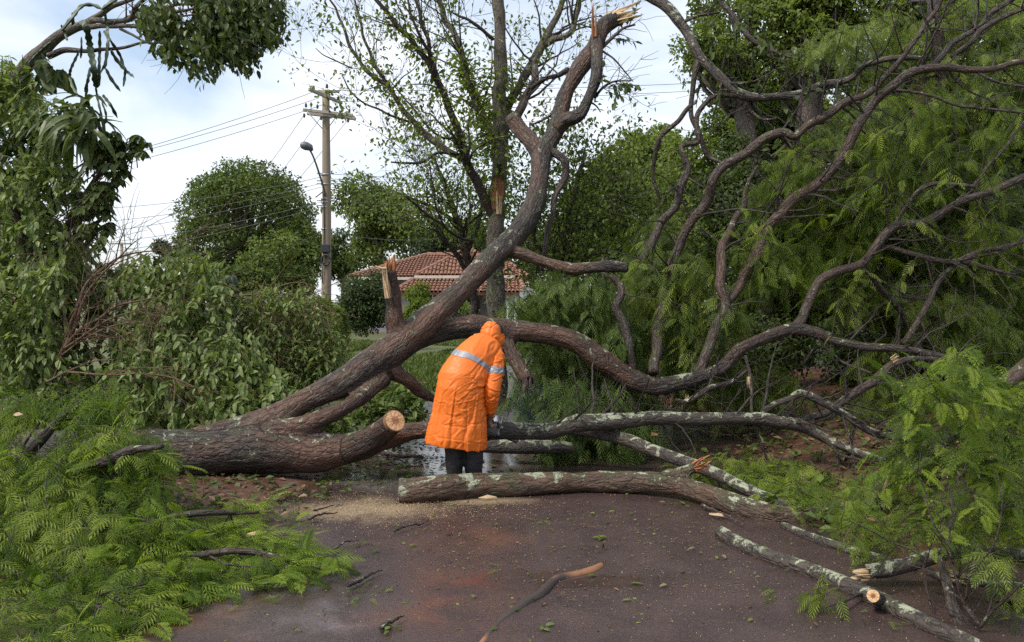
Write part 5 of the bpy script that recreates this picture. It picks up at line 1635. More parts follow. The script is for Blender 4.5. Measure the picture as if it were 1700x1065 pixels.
# fresh sprouting leaves clothing the trunk and lower limbs
def sprout(curve, n, leaf, mat, t0, t1, jit, parent=stand):
    C, R = spline(*curve, .1)
    i = RNG.integers(int(t0 * (len(C) - 1)), int(t1 * (len(C) - 1)) + 1, n)
    v = norm(RNG.normal(0, 1, (n, 3)))
    pos = C[i] + v * (R[i] * 1.05 + np.abs(RNG.normal(0, jit, n)))[:, None]
    foliage(parent, 'simple', pos, v + np.array((0, 0, -.3)), RNG.normal(0, .5, (n, 3)) + np.array((0, 0, 1.)), leaf * RNG.uniform(.6, 1.3, n), mat)
sprout(ST, 900, .10, M['fresh'], .40, .68, .13)
sprout(SB_[2], 1200, .10, M['fresh'], .02, .60, .15)
sprout(SB_[0], 420, .10, M['fresh'], .25, .85, .08)
sprout(SB_[1], 200, .10, M['fresh'], .25, .60, .09)
sprout(ST, 500, .09, M['far'], .02, .30, .04)
sprout(SB_[6], 160, .10, M['far_light'], .1, .7, .1)
# twiggy leafy tree low on the left of that trunk
lt0 = P(740, 560, 15)
lt = thing('slender_tree', 'slender leafy tree just left of the standing trunk, above the roof', 'tree', (lt0[0] + .6, 15, -.05))
LTC = [limb([(790, 620, 15, 18), (785, 480, 15, 15), (765, 380, 15, 11), (740, 310, 15, 7), (720, 260, 15, 4)]), limb([(783, 460, 15, 9), (740, 400, 14.8, 7), (690, 340, 14.6, 4)]), limb([(775, 420, 15, 9), (800, 350, 15.2, 6), (790, 290, 15.3, 4)]), limb([(760, 370, 15, 7), (710, 340, 14.7, 5), (665, 320, 14.5, 3)])]
for k, c_ in enumerate(LTC): branch_part(lt, *c_, M['bark_thin'], name='trunk' if k == 0 else 'limb')
lt_tw = grow(LTC, 70, 1.0, .35, 3, .1, .8, .3)
tubes_part(lt, lt_tw, M['bark_thin'], 'twigs', 4)
lt_hi = [c for c in lt_tw if c[0][-1][2] > P(0, 398, 15)[2]]
leaves_on(lt, lt_hi, 330, 11, .09, M['far_light'], jit=.15)
leaves_on(lt, lt_hi, 110, 11, .09, M['far'], jit=.15)
# leafy tree to the right of the standing trunk behind the broken limb
rt0 = P(915, 560, 14.5)
rt = thing('slender_tree', 'slender leafy tree right of the standing trunk, behind the rising limb', 'tree', (rt0[0], 14.5, -.05))
RTC = [limb([(930, 620, 14.5, 18), (925, 500, 14.5, 15), (935, 400, 14.5, 11), (960, 300, 14.5, 7), (970, 250, 14.5, 4)]), limb([(928, 460, 14.5, 9), (890, 400, 14.4, 7), (880, 330, 14.3, 4)]), limb([(938, 390, 14.5, 9), (1000, 360, 14.6, 6), (1040, 310, 14.6, 4)])]
for k, c_ in enumerate(RTC): branch_part(rt, *c_, M['bark_thin'], name='trunk' if k == 0 else 'limb')
rt_tw = grow(RTC, 90, 1.1, .35, 3, .1, .8, .25)
tubes_part(rt, rt_tw, M['bark_thin'], 'twigs', 4)
leaves_on(rt, rt_tw, 520, 12, .10, M['far'], jit=.18)
leaves_on(rt, rt_tw, 320, 12, .10, M['far_light'], jit=.18)

# ================================================================== LEFT SIDE
K1 = (0, 0, .338)
lb = P(-60, 400, 10)
lean = thing('leaning_tree', 'lichen-grey tree leaning in from the upper left with a dark leafy crown', 'tree', (lb[0] - .4, 10, .05))
LT_ = []
def lbm(pts, mat=None, name='limb'):
    C, R = limb(pts, *K1)
    branch_part(lean, C, R, mat or M['bark_grey'], name=name); LT_.append((C, R))
lbm([(-260, 1900, 10, 90), (-230, 1300, 10, 84), (-160, 800, 10, 80), (-60, 540, 10, 74), (0, 480, 10, 66), (100, 370, 9.95, 62), (200, 258, 9.9, 60), (300, 172, 9.85, 54), (400, 122, 9.8, 46), (460, 105, 9.78, 34)], name='trunk')
lbm([(410, 128, 9.8, 30), (520, 128, 9.7, 24), (640, 120, 9.6, 22), (760, 130, 9.5, 18), (900, 150, 9.4, 12), (1050, 170, 9.3, 8)])
lbm([(420, 112, 9.8, 28), (520, 50, 9.75, 24), (640, -5, 9.7, 18), (800, -60, 9.6, 12)])
lbm([(440, 102, 9.78, 26), (620, 92, 9.6, 24), (670, 50, 9.55, 20), (720, -10, 9.5, 14), (800, -90, 9.5, 10)])
lbm([(240, 275, 9.88, 32), (330, 245, 9.8, 28), (450, 250, 9.7, 22), (600, 236, 9.5, 16), (700, 210, 9.4, 13), (770, 212, 9.3, 8)], M['bark'])
lbm([(590, 140, 9.65, 14), (670, 180, 9.5, 12), (740, 215, 9.4, 8)], M['bark'])
lbm([(630, 85, 9.6, 22), (800, 60, 9.4, 18), (1000, 40, 9.2, 14), (1250, 28, 9.0, 8)], M['twig_brown'])
lbm([(640, 60, 9.6, 18), (830, 30, 9.4, 14), (1050, 15, 9.2, 10), (1150, -40, 9.1, 6)], M['twig_brown'])
lbm([(700, 80, 9.5, 14), (860, 85, 9.3, 11), (1000, 70, 9.1, 8), (1120, 100, 9.0, 5)], M['twig_brown'])
cr_tw = grow([LT_[1], LT_[3], LT_[6], LT_[7], LT_[8]], 60, .7, .35, 2, -.05, .8, .45)
tubes_part(lean, cr_tw, M['bark_thin'], 'twigs', 4)
# crown: leaf clusters inside the outline seen against the sky
p = sample_poly([(240, 20), (300, -60), (460, -40), (458, 30), (468, 65), (440, 70), (415, 80), (410, 108), (380, 102), (335, 122), (318, 110), (275, 92), (258, 62), (235, 45)], 640, (26, 22), .40, 3.0)
ctr = PN(p[:, 0], p[:, 1], 9.35 + RNG.normal(0, .35, len(p)))
m_ = 9
pos = (ctr[:, None, :] + RNG.normal(0, .065, (len(ctr), m_, 3))).reshape(-1, 3)
dr = RNG.normal(0, .55, pos.shape) + np.array((.25, 0, -.75))
foliage(lean, 'broad', pos, dr, RNG.normal(0, .6, pos.shape) + np.array((0, 0, 1.)), .10 * RNG.uniform(.6, 1.25, len(pos)), M['broad_dark'], nobj=160, mass='crown')
# tufts of climbing leaves on the trunk
p = sample_poly([(40, 110), (70, 95), (100, 100), (118, 120), (95, 135), (75, 130), (70, 150), (50, 150)], 26)
pos = PN(p[:, 0], p[:, 1], 9.75 + 0 * p[:, 0])
foliage(lean, 'wide', pos, RNG.normal(0, .4, pos.shape) + np.array((.2, -.2, -.8)), RNG.normal(0, .4, pos.shape) + np.array((0, -.6, .5)), .26 * RNG.uniform(.6, 1.2, len(pos)), M['broad_dark'], nobj=26, piece='leaf')

# cactus stems hanging off the leaning trunk: three-winged
cac0 = P(140, 40, 9.7)
cac = thing('hanging_cactus', 'cluster of long green winged cactus stems hanging from the leaning trunk', 'cactus', tuple(cac0))
def cactus_stem(pts, w):
    C, R = limb([(x, y, d, w) for x, y, d in pts], *K1)
    C, R = spline(C, R, .03)
    T, N, Bn = frames(C)
    V, Q = [], []
    n = len(C)
    for i in range(n):
        end = min(1, i / 3 + .35, (n - 1 - i) / 3 + .25)
        und = 1 + .22 * math.sin(i * 1.5)
        for j in range(6):
            g_ = j * math.pi / 3 + .012 * i
            r_ = R[i] * end * (und if j % 2 == 0 else .38)
            V.append(C[i] + (N[i] * math.cos(g_) + Bn[i] * math.sin(g_)) * r_)
    for i in range(n - 1):
        for j in range(6): Q.append((6 * i + j, 6 * i + (j + 1) % 6, 6 * i + 6 + (j + 1) % 6, 6 * i + 6 + j))
    Q += [(0, 1, 2, 3), (0, 3, 4, 5), (6 * n - 6, 6 * n - 5, 6 * n - 4, 6 * n - 3), (6 * n - 6, 6 * n - 3, 6 * n - 2, 6 * n - 1)]
    link('stem', mesh_from('stem', np.array(V), Q, None, False, {'rnd': np.full(len(V), RNG.random())}), M['cactus'], cac)
for pts, w in (([(400, 100), (425, 140), (440, 220), (460, 330), (475, 430)], 42), ([(490, 150), (490, 240), (488, 340), (490, 420)], 20), ([(512, 45), (528, 130), (532, 210), (515, 340)], 22), ([(510, 150), (545, 200), (590, 270), (615, 340), (660, 380)], 20),
               ([(545, 245), (580, 300), (620, 345)], 26), ([(520, 335), (545, 385), (592, 448)], 22), ([(385, 255), (350, 330), (345, 370), (358, 425), (385, 465)], 18), ([(442, 330), (430, 390), (415, 450)], 22),
               ([(505, 465), (545, 515), (577, 577)], 22), ([(615, 335), (612, 380), (606, 425)], 18), ([(300, 150), (355, 85), (400, 30), (450, 22), (505, 45)], 24), ([(500, 45), (545, 12), (590, -20)], 30), ([(250, 205), (190, 260), (140, 310)], 24),
               ([(300, 120), (320, 160), (330, 200)], 16), ([(480, 380), (510, 330), (520, 300)], 16), ([(400, 180), (400, 240), (396, 285)], 14), ([(355, 60), (360, 100), (352, 125)], 18), ([(500, 500), (520, 560), (515, 610)], 14), ([(470, 420), (480, 480), (505, 590)], 16), ([(430, 430), (420, 470), (440, 500)], 20)):
    cactus_stem([(x, y, 9.55 + .12 * math.sin(i + x)) for i, (x, y) in enumerate(pts)], w * .8)

# hanging strap-leaved plant
ep0 = P(125, 200, 9.6)
epi = thing('strap_leaf_plant', 'dark bunch of long strap leaves hanging below the cactus', 'plant', tuple(ep0))
p = sample_poly([(105, 165), (140, 160), (165, 200), (170, 225), (120, 240), (90, 215)], 110)
pos = PN(p[:, 0], p[:, 1], 9.5 + RNG.normal(0, .25, len(p)))
foliage(epi, 'long', pos, RNG.normal(0, .55, pos.shape) + np.array((.05, -.35, -.15)), RNG.normal(0, .25, pos.shape) + np.array((0, -.25, 1.)), .5 * RNG.uniform(.6, 1.2, len(pos)), M['broad_dark'], nobj=110, piece='leaf')


# broad-leaved foliage on the left: tall tree clump, drooping leaf pile
def broad_mass(parent, poly, n, depth, mat, nl=10, length=.42, leaf=.115, bias=(.15, -.3, -.35), clump=None, thr=.45, seed=0., thick=.8, nobj=0, tpl='broad', droop=.75, twig=None, gmin=None, r0=.004, piece='leaf', spread=.55):
    p = sample_poly(poly, n, clump, thr, seed)
    o = PN(p[:, 0], p[:, 1], depth(p[:, 0], p[:, 1]) + RNG.random(n) ** 1.5 * thick)
    dr = RNG.normal(0, spread, (n, 3)) + np.array(bias)
    pos, di, up, sc, tw = sprays(o - norm(dr) * length * .5, dr, nl, length, leaf, side=.6, droop=droop, jitter=.42)
    if gmin is not None:
        k = pos[:, 2] < .04
        pos[k, 2] = .04 + RNG.random(k.sum()) * .06
    rnd = np.clip(np.repeat(RNG.random(n) * .5, nl) + RNG.random(n * nl) * .5, 0, .97)
    foliage(parent, tpl, pos, di, up, sc, mat, rnd, nobj=nobj, piece=piece)
    twig_mesh(parent, tw, twig or M['twig_brown'], r0)

l0 = P(40, 640, 9.5)
lt2 = thing('broadleaf_tree', 'tall broad-leaved tree at the left edge under the leaning trunk', 'tree', (l0[0], 10.2, 0))
LC = [limb([(70, 690, 10.3, 30), (60, 520, 10.3, 26), (40, 380, 10.2, 20), (60, 250, 10.1, 12)]), limb([(58, 480, 10.3, 16), (110, 380, 10, 12), (160, 300, 9.8, 8), (220, 240, 9.7, 5)]), limb([(45, 400, 10.2, 14), (0, 300, 10, 10), (-30, 220, 10, 7)]), limb([(110, 380, 10, 9), (160, 370, 9.9, 6), (190, 330, 9.8, 4)])]
branch_part(lt2, *LC[0], M['bark_thin'], name='trunk')
for c_ in LC[1:]: branch_part(lt2, *c_, M['bark_thin'], name='limb')
broad_mass(lt2, [(-40, 120), (20, 100), (60, 130), (80, 200), (110, 260), (150, 330), (175, 400), (120, 440), (130, 480), (60, 520), (-40, 520)], 520, lambda x, y: 9.5 + 0 * x, M['broad'], leaf=.112, thick=1.6, clump=(60, 46), thr=.42, seed=2., nobj=150)
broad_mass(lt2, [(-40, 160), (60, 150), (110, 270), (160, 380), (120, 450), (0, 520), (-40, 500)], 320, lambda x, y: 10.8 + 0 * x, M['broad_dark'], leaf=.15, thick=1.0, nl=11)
# umbrella-like clusters reaching out to the right against the sky
p = sample_poly([(160, 225), (190, 212), (225, 218), (250, 236), (232, 256), (205, 262), (218, 290), (190, 300), (175, 330), (160, 300)], 60, (18, 16), .38, 6.)
p = np.vstack([p, sample_poly([(120, 300), (180, 300), (190, 330), (180, 380), (165, 410), (130, 400)], 70, (20, 18), .38, 7.)])
ctr = PN(p[:, 0], p[:, 1], 9.7 + RNG.normal(0, .25, len(p)))
m_ = 8
pos = np.repeat(ctr, m_, 0)
g_ = np.tile(np.arange(m_) * 2 * math.pi / m_, len(ctr)) + np.repeat(RNG.random(len(ctr)) * 6, m_)
dr = np.stack([np.cos(g_), np.sin(g_), np.full(len(g_), -.75)], -1) + RNG.normal(0, .15, pos.shape)
foliage(lt2, 'broad', pos, dr, np.tile((0, 0, 1.), (len(pos), 1)) + RNG.normal(0, .2, pos.shape), .14 * RNG.uniform(.7, 1.2, len(pos)), M['broad_dark'], nobj=100)
tubes_part(lt2, [(np.array([c + (RNG.normal(-.3, .1), .1, -.25 + RNG.normal(0, .1)), c + (-.1, 0, -.05), c]), np.array([.008, .006, .004])) for c in ctr], M['bark_thin'], 'twigs', 4)

pile0 = P(250, 660, 8.6)
pile = thing('fallen_shrub', 'broad-leaved fallen shrub heaped left of the trunk, leaves drooping', 'shrub', (pile0[0], 8.8, 0))
# brown stems arching over the heap
ARC = []
def arc(pts, mat='twig_brown', name='stem'):
    C, R = limb(pts, 0, 340, .338)
    R = R * .72
    branch_part(pile, C, R, M[mat], name=name, rough=.03); ARC.append((C, R))
arc([(230, 850, 8.7, 16), (330, 680, 8.7, 22), (370, 520, 8.7, 26), (420, 400, 8.7, 22), (480, 330, 8.7, 18), (600, 255, 8.7, 14), (700, 228, 8.7, 10), (830, 225, 8.7, 6)])
arc([(290, 740, 8.6, 16), (380, 560, 8.6, 18), (440, 420, 8.6, 16), (540, 300, 8.6, 14), (640, 200, 8.6, 8), (700, 155, 8.6, 4)])
arc([(300, 720, 8.4, 20), (380, 630, 8.4, 22), (480, 560, 8.4, 22), (600, 490, 8.4, 18), (760, 455, 8.4, 8)])
arc([(320, 700, 8.3, 16), (450, 620, 8.3, 18), (560, 550, 8.3, 14), (680, 520, 8.3, 8), (740, 508, 8.3, 5)])
arc([(300, 740, 8.3, 12), (430, 650, 8.3, 13), (560, 590, 8.3, 11), (700, 575, 8.3, 7), (780, 600, 8.3, 4)])
arc([(230, 870, 8.1, 16), (320, 825, 8.1, 16), (440, 770, 8.1, 10), (560, 760, 8.1, 6)])
arc([(320, 820, 8.1, 12), (430, 825, 8.0, 12), (560, 830, 8.0, 10), (700, 830, 8.0, 12), (850, 850, 8.0, 12), (950, 890, 7.9, 8), (1010, 920, 7.9, 5)])
arc([(540, 835, 8.0, 10), (650, 805, 8.0, 9), (760, 800, 8.0, 8), (860, 830, 8.0, 5)])
arc([(0, 310, 9.3, 10), (80, 300, 9.3, 10), (160, 310, 9.3, 8), (240, 320, 9.3, 5)])
arc([(150, 310, 9.3, 8), (190, 350, 9.3, 7), (230, 370, 9.3, 4)])
arc([(960, 470, 9.6, 12), (1120, 455, 9.6, 14), (1260, 436, 9.6, 14), (1400, 435, 9.6, 12), (1480, 465, 9.6, 9), (1560, 495, 9.6, 6)])
arc([(1340, 415, 9.8, 10), (1410, 390, 9.8, 10), (1500, 385, 9.8, 8), (1580, 430, 9.8, 5)])
arc([(1220, 460, 9.6, 12), (1290, 520, 9.6, 11), (1380, 595, 9.6, 7)], 'bark_tan')
arc([(1200, 600, 9.4, 8), (1300, 590, 9.4, 8), (1400, 615, 9.4, 6), (1500, 600, 9.4, 4)])
arc([(1250, 620, 9.3, 10), (1310, 690, 9.3, 9), (1380, 760, 9.2, 6)])
arc([(1230, 510, 9.5, 8), (1360, 515, 9.5, 7), (1500, 515, 9.5, 4)])
arc([(20, 400, 9.0, 8), (80, 480, 9.0, 8), (140, 520, 9.0, 4)], 'bark_tan')
tubes_part(pile, grow(ARC, 150, .7, .5, 2, -.05, .55, .1, .22), M['twig_brown'], 'twigs', 4)
gdep = lambda x, y: np.minimum(9.3, 8.9 - (y - 420) * .0042)
broad_mass(pile, [(170, 470), (230, 430), (290, 415), (350, 430), (372, 480), (415, 520), (440, 580), (480, 640), (470, 690), (430, 700), (330, 705), (230, 690), (150, 640), (190, 590), (230, 540), (215, 500)], 640, gdep, M['broad'], nl=12, leaf=.102, thick=1.3, clump=(70, 48), thr=.38, seed=11., nobj=300, bias=(.25, -.35, -.45))
broad_mass(pile, [(-20, 440), (110, 440), (130, 480), (100, 540), (110, 600), (160, 650), (120, 680), (-20, 680)], 330, lambda x, y: 8.6 + 0 * x, M['broad'], leaf=.112, thick=1.2, clump=(70, 48), thr=.40, seed=13., nobj=0)
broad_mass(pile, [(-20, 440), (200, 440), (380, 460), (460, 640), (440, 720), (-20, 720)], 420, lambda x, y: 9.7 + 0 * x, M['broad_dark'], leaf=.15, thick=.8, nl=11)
broad_mass(pile, [(380, 500), (430, 480), (520, 490), (560, 540), (560, 620), (500, 640), (440, 600)], 240, lambda x, y: 9.6 + 0 * x, M['far_light'], leaf=.075, thick=1.2, clump=(50, 40), thr=.45, seed=15., nl=12, tpl='simple', droop=.4)
broad_mass(pile, [(390, 500), (440, 470), (520, 490), (570, 560), (560, 640), (500, 650), (440, 600)], 260, lambda x, y: 9.2 + 0 * x, M['broad'], leaf=.08, thick=1.0, clump=(45, 36), thr=.42, seed=19., nl=12, tpl='simple', droop=.5)
broad_mass(pile, [(440, 700), (560, 680), (640, 650), (700, 640), (700, 690), (640, 700), (560, 715)], 170, lambda x, y: 8.3 + 0 * x, M['frond_dull'], leaf=.10, thick=1.0, nl=9, length=.3, seed=17., gmin=.05, droop=.3, bias=(0, -.2, .3))
# grey-green cactus-like clump behind the pile
cl0 = P(372, 480, 11.5)
clump_ = thing('prickly_pear', 'grey-green clump of round pads behind the leaf pile', 'cactus', (cl0[0], 11.5, 0))
for k in range(16):
    px_, py_ = RNG.uniform(352, 396), RNG.uniform(462, 520)
    c_ = P(px_, py_, 11.5 + RNG.normal(0, .15))
    n_ = norm(RNG.normal(0, 1, 3) * (1, 1, .4)); u_ = norm(np.cross(n_, (0, 0, 1.))); w__ = np.cross(u_, n_)
    V_, Q_ = [], []
    for ri, (rr0, hh) in enumerate(((.0, .018), (.05, .016), (.075, .0), (.05, -.016), (.0, -.018))):
        for j in range(10):
            g = j * math.pi / 5
            V_.append(c_ + u_ * rr0 * math.cos(g) + w__ * rr0 * 1.35 * math.sin(g) + n_ * hh)
        if ri:
            for j in range(10): Q_.append((10 * ri - 10 + j, 10 * ri - 10 + (j + 1) % 10, 10 * ri + (j + 1) % 10, 10 * ri + j))
    link('pad', mesh_from('pad', np.array(V_), Q_, None, True, {'rnd': np.full(len(V_), .8)}), M['cactus'], clump_)
simple_tube('stem', [(cl0[0], 11.5, 0), (cl0[0], 11.5, .8), (cl0[0], 11.5, P(0, 480, 11.5)[2])], [.05, .045, .03], M['cactus'], clump_, 8)

# bright fern-leaved heap in the left foreground
fl0 = P(150, 900, 4.6)
fl = thing('feathery_heap', 'bright green heap of fern-leaved branches in the left foreground', 'branches', (fl0[0], 4.9, 0))
def hdepth(x, y):
    g = 2080.0 / np.maximum(y - 500, 60)
    d = 3.75 + (1065 - y) * .0046
    d = np.where(x > 300, g * .955, d)
    return np.minimum(d, g * .965)
FLC = [limb([(-60, 900, 5.4, 40), (60, 820, 5.2, 30), (180, 760, 5.1, 18), (270, 740, 5.0, 8)]), limb([(-40, 960, 4.9, 30), (120, 900, 4.85, 22), (300, 860, 4.9, 13), (430, 850, 5.2, 6)]), limb([(60, 960, 4.5, 24), (260, 930, 4.5, 16), (420, 920, 4.6, 10), (545, 945, 4.45, 5)]),
       limb([(-20, 820, 5.6, 26), (60, 740, 5.6, 18), (130, 670, 5.6, 9)]), limb([(-40, 1040, 3.9, 20), (120, 1010, 3.9, 14), (260, 1020, 3.85, 7)])]
for c_ in FLC: branch_part(fl, *c_, BT, name='branch')
tubes_part(fl, grow(FLC, 22, .4, .4, 2, -.1, .7, .1), M['twig_dark'])
frond_mass(fl, [(-40, 690), (40, 655), (100, 640), (170, 645), (215, 690), (260, 725), (280, 755), (262, 800), (245, 830), (300, 850), (300, 1000), (215, 1065), (-40, 1080)], 430, hdepth, M['frond'], tpl='frond_mid', nf=9, length=.36, thick=.55, bias=(.4, -.3, -.15), fs=.185, nobj=250, seed=21., clump=(75, 55), thr=.37, droop=.35, gmin=.05, r0=.003, spread=.5)
frond_mass(fl, [(250, 860), (330, 845), (430, 845), (420, 880), (480, 900), (560, 945), (500, 960), (420, 965), (340, 985), (250, 1000)], 130, hdepth, M['frond'], nf=8, length=.32, thick=.2, bias=(.6, -.1, .1), fs=.165, nobj=50, seed=22., droop=.15, gmin=.05, r0=.003, spread=.4)
frond_mass(fl, [(-40, 760), (150, 720), (230, 800), (250, 900), (150, 1000), (-40, 1060)], 170, lambda x, y: hdepth(x, y) + .5, M['frond_right'], nf=9, length=.36, thick=.3, bias=(.3, -.2, 0), fs=.2, seed=23., gmin=.05, r0=.003)
frond_mass(fl, [(-40, 690), (170, 645), (280, 755), (245, 830), (300, 950), (215, 1065), (-40, 1080)], 110, lambda x, y: hdepth(x, y) - .12, M['frond_yellow'], nf=7, length=.3, thick=.2, bias=(.4, -.35, .0), fs=.17, seed=24., clump=(60, 45), thr=.52, droop=.35, gmin=.05, r0=.003, spread=.5)


# ================================================================== THE WORKER
wk0 = P(770, 820, 6.62)
worker = thing('person', 'person in long orange hooded raincoat bending to saw the log', 'person', (wk0[0], wk0[1], 0))
t = NT('orange_raincoat')
g = t.n('TexCoord').outputs['Object']
fn = t.noise(g, 34, 4, .6, .3); bg = t.noise(g, 5, 3, .5)
t.col(t.mix(bg, (.64, .130, .010), (.72, .158, .014)))
t.rough(t.ramp(fn, [(.3, .44), (.7, .62)])); t.b.inputs['Specular IOR Level'].default_value = .4
t.bump(t.math('ADD', t.math('MULTIPLY', fn, .5), t.noise(t.mapping(g, (9, 9, 5)), 1.0, 3, .5, 1.2)), .16, .010)
M['coat'] = t.m
M['band'] = plain('reflective_band', (.215, .22, .235), .45, .1, .12, 40)
M['trouser'] = plain('dark_trousers', (.018, .015, .017), .75, 0, .3, 30, .3)
M['boot'] = plain('rubber_boot', (.012, .012, .013), .35, 0, .2, 20)
M['skin'] = plain('skin', (.23, .115, .075), .5, 0, .12, 30)
M['glove'] = plain('worn_glove', (.16, .14, .13), .8, 0, .3, 40, .3)

def ring(Lp, Rp, dL, dR, t_, n=36, tang=None):
    a_ = P(*Lp, dL); b_ = P(*Rp, dR)
    c_ = (a_ + b_) / 2; ax = (b_ - a_) / 2
    return c_, ax, t_
RNGS = [((706, 733), (807, 746), 6.60, 6.60, .19), ((709, 718), (808.5, 732), 6.60, 6.60, .20), ((713, 702), (808.5, 712), 6.6, 6.6, .19), ((718, 680), (807, 690), 6.6, 6.6, .18), ((722, 660), (805, 668), 6.58, 6.6, .175),
        ((725, 640), (805, 650), 6.57, 6.6, .175), ((728.5, 620), (808, 636), 6.58, 6.62, .17), ((738, 602), (813, 623), 6.62, 6.66, .165), ((751, 585), (821, 608), 6.67, 6.7, .165), ((765, 572), (829, 594), 6.73, 6.74, .15), ((779, 562), (833, 584), 6.8, 6.78, .125), ((790, 559), (828, 577), 6.85, 6.82, .085)]
def loft(rs, segs=40, shrink=0.0, power=2.0):
    cs = [ring(*r) for r in rs]
    cen = np.array([c[0] for c in cs])
    T = norm(np.gradient(cen, axis=0))
    V = []
    for (c_, ax, t_), tg in zip(cs, T):
        L = np.linalg.norm(ax); axn = ax / L
        bx = norm(np.cross(axn, tg)); 
        if bx[1] < 0: bx = -bx
        for j in range(segs):
            g_ = 2 * math.pi * j / segs
            ca, sa = math.cos(g_), math.sin(g_)
            ca = math.copysign(abs(ca) ** (2 / power), ca); sa = math.copysign(abs(sa) ** (2 / power), sa)
            V.append(c_ + axn * (L - shrink) * ca + bx * (t_ - shrink) * sa)
    return V
segs = 40
outer = loft(RNGS, segs)
inner = loft(RNGS[:4], segs, .022)
V = np.array(outer); Q, Tr = [], []
n = len(RNGS)
for i in range(n - 1):
    for j in range(segs): Q.append((segs * i + j, segs * i + (j + 1) % segs, segs * (i + 1) + (j + 1) % segs, segs * (i + 1) + j))
off = len(V); V = np.vstack([V, np.array(inner)])
for j in range(segs): Q.append((off + j, off + (j + 1) % segs, (j + 1) % segs, j))
for i in range(3):
    for j in range(segs): Q.append((off + segs * (i + 1) + j, off + segs * (i + 1) + (j + 1) % segs, off + segs * i + (j + 1) % segs, off + segs * i + j))
c_in = len(V); V = np.vstack([V, [V[off + 3 * segs:off + 4 * segs].mean(0), V[segs * (n - 1):segs * n].mean(0)]])
for j in range(segs):
    Tr.append((c_in, off + 3 * segs + (j + 1) % segs, off + 3 * segs + j)[::-1])
    Tr.append((c_in + 1, segs * (n - 1) + j, segs * (n - 1) + (j + 1) % segs))
torso = (V, np.array(Q), np.array(Tr), V)
ARM_R = limb([(816, 583, 6.80, 28), (822, 590, 6.74, 31), (821.5, 606, 6.68, 30.5), (820, 625, 6.62, 29), (817.5, 648, 6.58, 27), (815.5, 668, 6.62, 21.5), (814, 685, 6.68, 16)])
ARM_L = limb([(806, 582, 6.95, 30), (806, 600, 7.06, 29), (806, 625, 7.1, 28), (808, 650, 7.05, 25), (811, 668, 7.0, 21), (814, 682, 6.96, 17)])
hood_c = P(816, 556, 6.88)
look = norm(np.array((.62, .45, -.72)))
def ellip(c, ax, segs=24, rings=16):
    V, Q = [], []
    A = np.array(ax)
    for i in range(rings + 1):
        th = math.pi * i / rings
        for j in range(segs):
            g_ = 2 * math.pi * j / segs
            V.append(c + A[0] * math.sin(th) * math.cos(g_) + A[1] * math.sin(th) * math.sin(g_) + A[2] * math.cos(th))
    for i in range(rings):
        for j in range(segs): Q.append((segs * i + j, segs * (i + 1) + j, segs * (i + 1) + (j + 1) % segs, segs * i + (j + 1) % segs))
    V = np.array(V)
    return V, np.array(Q), np.zeros((0, 3), int), V
s_ = 6.88 / FPX
up_ = norm(np.array((-.28, -.25, 1.0))); rt_ = norm(np.cross(look, up_)); up_ = np.cross(rt_, look)
hood = ellip(P(815.5, 555.5, 6.88), [norm(np.array((1, 0, -.25))) * 19.0 * s_, np.array((0, 1, 0)) * .125, norm(np.array((.10, 0, 1))) * 17.5 * s_])
tip = ellip(P(817, 546, 6.87), [norm(np.array((1, 0, -.25))) * 15.5 * s_, np.array((0, 1, 0)) * .09, norm(np.array((.10, 0, 1))) * 13.0 * s_])
peak = ellip(P(825.5, 564, 6.90), [norm(np.array((1, 0, -.5))) * 13.0 * s_, np.array((0, 1, 0)) * .11, norm(np.array((.5, 0, 1))) * 14.0 * s_])
cape = ellip(P(812, 570, 6.86), [norm(np.array((1, 0, -.45))) * 22.5 * s_, np.array((0, 1, 0)) * .12, norm(np.array((.45, 0, 1))) * 11.0 * s_])


def crease(c, a, b, seed, sharp=1.0):
    n_ = 1 - np.abs(2 * fbm(c * np.array(a) + seed, 2) - 1) * 2.0
    return n_ * b


def wrinkle(c, a, amp, seed, sg=.035):
    """Narrow sharp creases with flat cloth between them."""
    n_ = fbm(c * np.array(a) + seed, 2)
    return amp * (np.exp(-((n_ - .47) / sg) ** 2) - .9 * np.exp(-((n_ - .56) / sg) ** 2))


def panel(name, parts, voxel, it, fold):
    Vc, Qc, Tc, _ = merge(parts)
    me = remesh(mesh_from(name, Vc, Qc, Tc), voxel, it)
    co, no = mesh_arrays(me)
    set_co(me, co + no * fold(co)[:, None])
    me.polygons.foreach_set('use_smooth', np.full(len(me.polygons), True))
    return me


def rot_xz(c, deg):
    g_ = math.radians(deg)
    return np.stack([c[:, 0] * math.cos(g_) + c[:, 2] * math.sin(g_), c[:, 1], -c[:, 0] * math.sin(g_) + c[:, 2] * math.cos(g_)], -1)


def seam(co, p0, p1, w=.005):
    a_, b_ = P(*p0, 6.45), P(*p1, 6.45)
    d_ = b_ - a_; L2 = d_[0] ** 2 + d_[2] ** 2
    k = 6.45 / co[:, 1]
    X = co[:, 0] * k; Z = CAMH + (co[:, 2] - CAMH) * k
    u = np.clip(((X - a_[0]) * d_[0] + (Z - a_[2]) * d_[2]) / L2, 0, 1)
    return np.exp(-(((X - a_[0] - u * d_[0]) ** 2 + (Z - a_[2] - u * d_[2]) ** 2) / w ** 2)) * (co[:, 1] < 6.62)


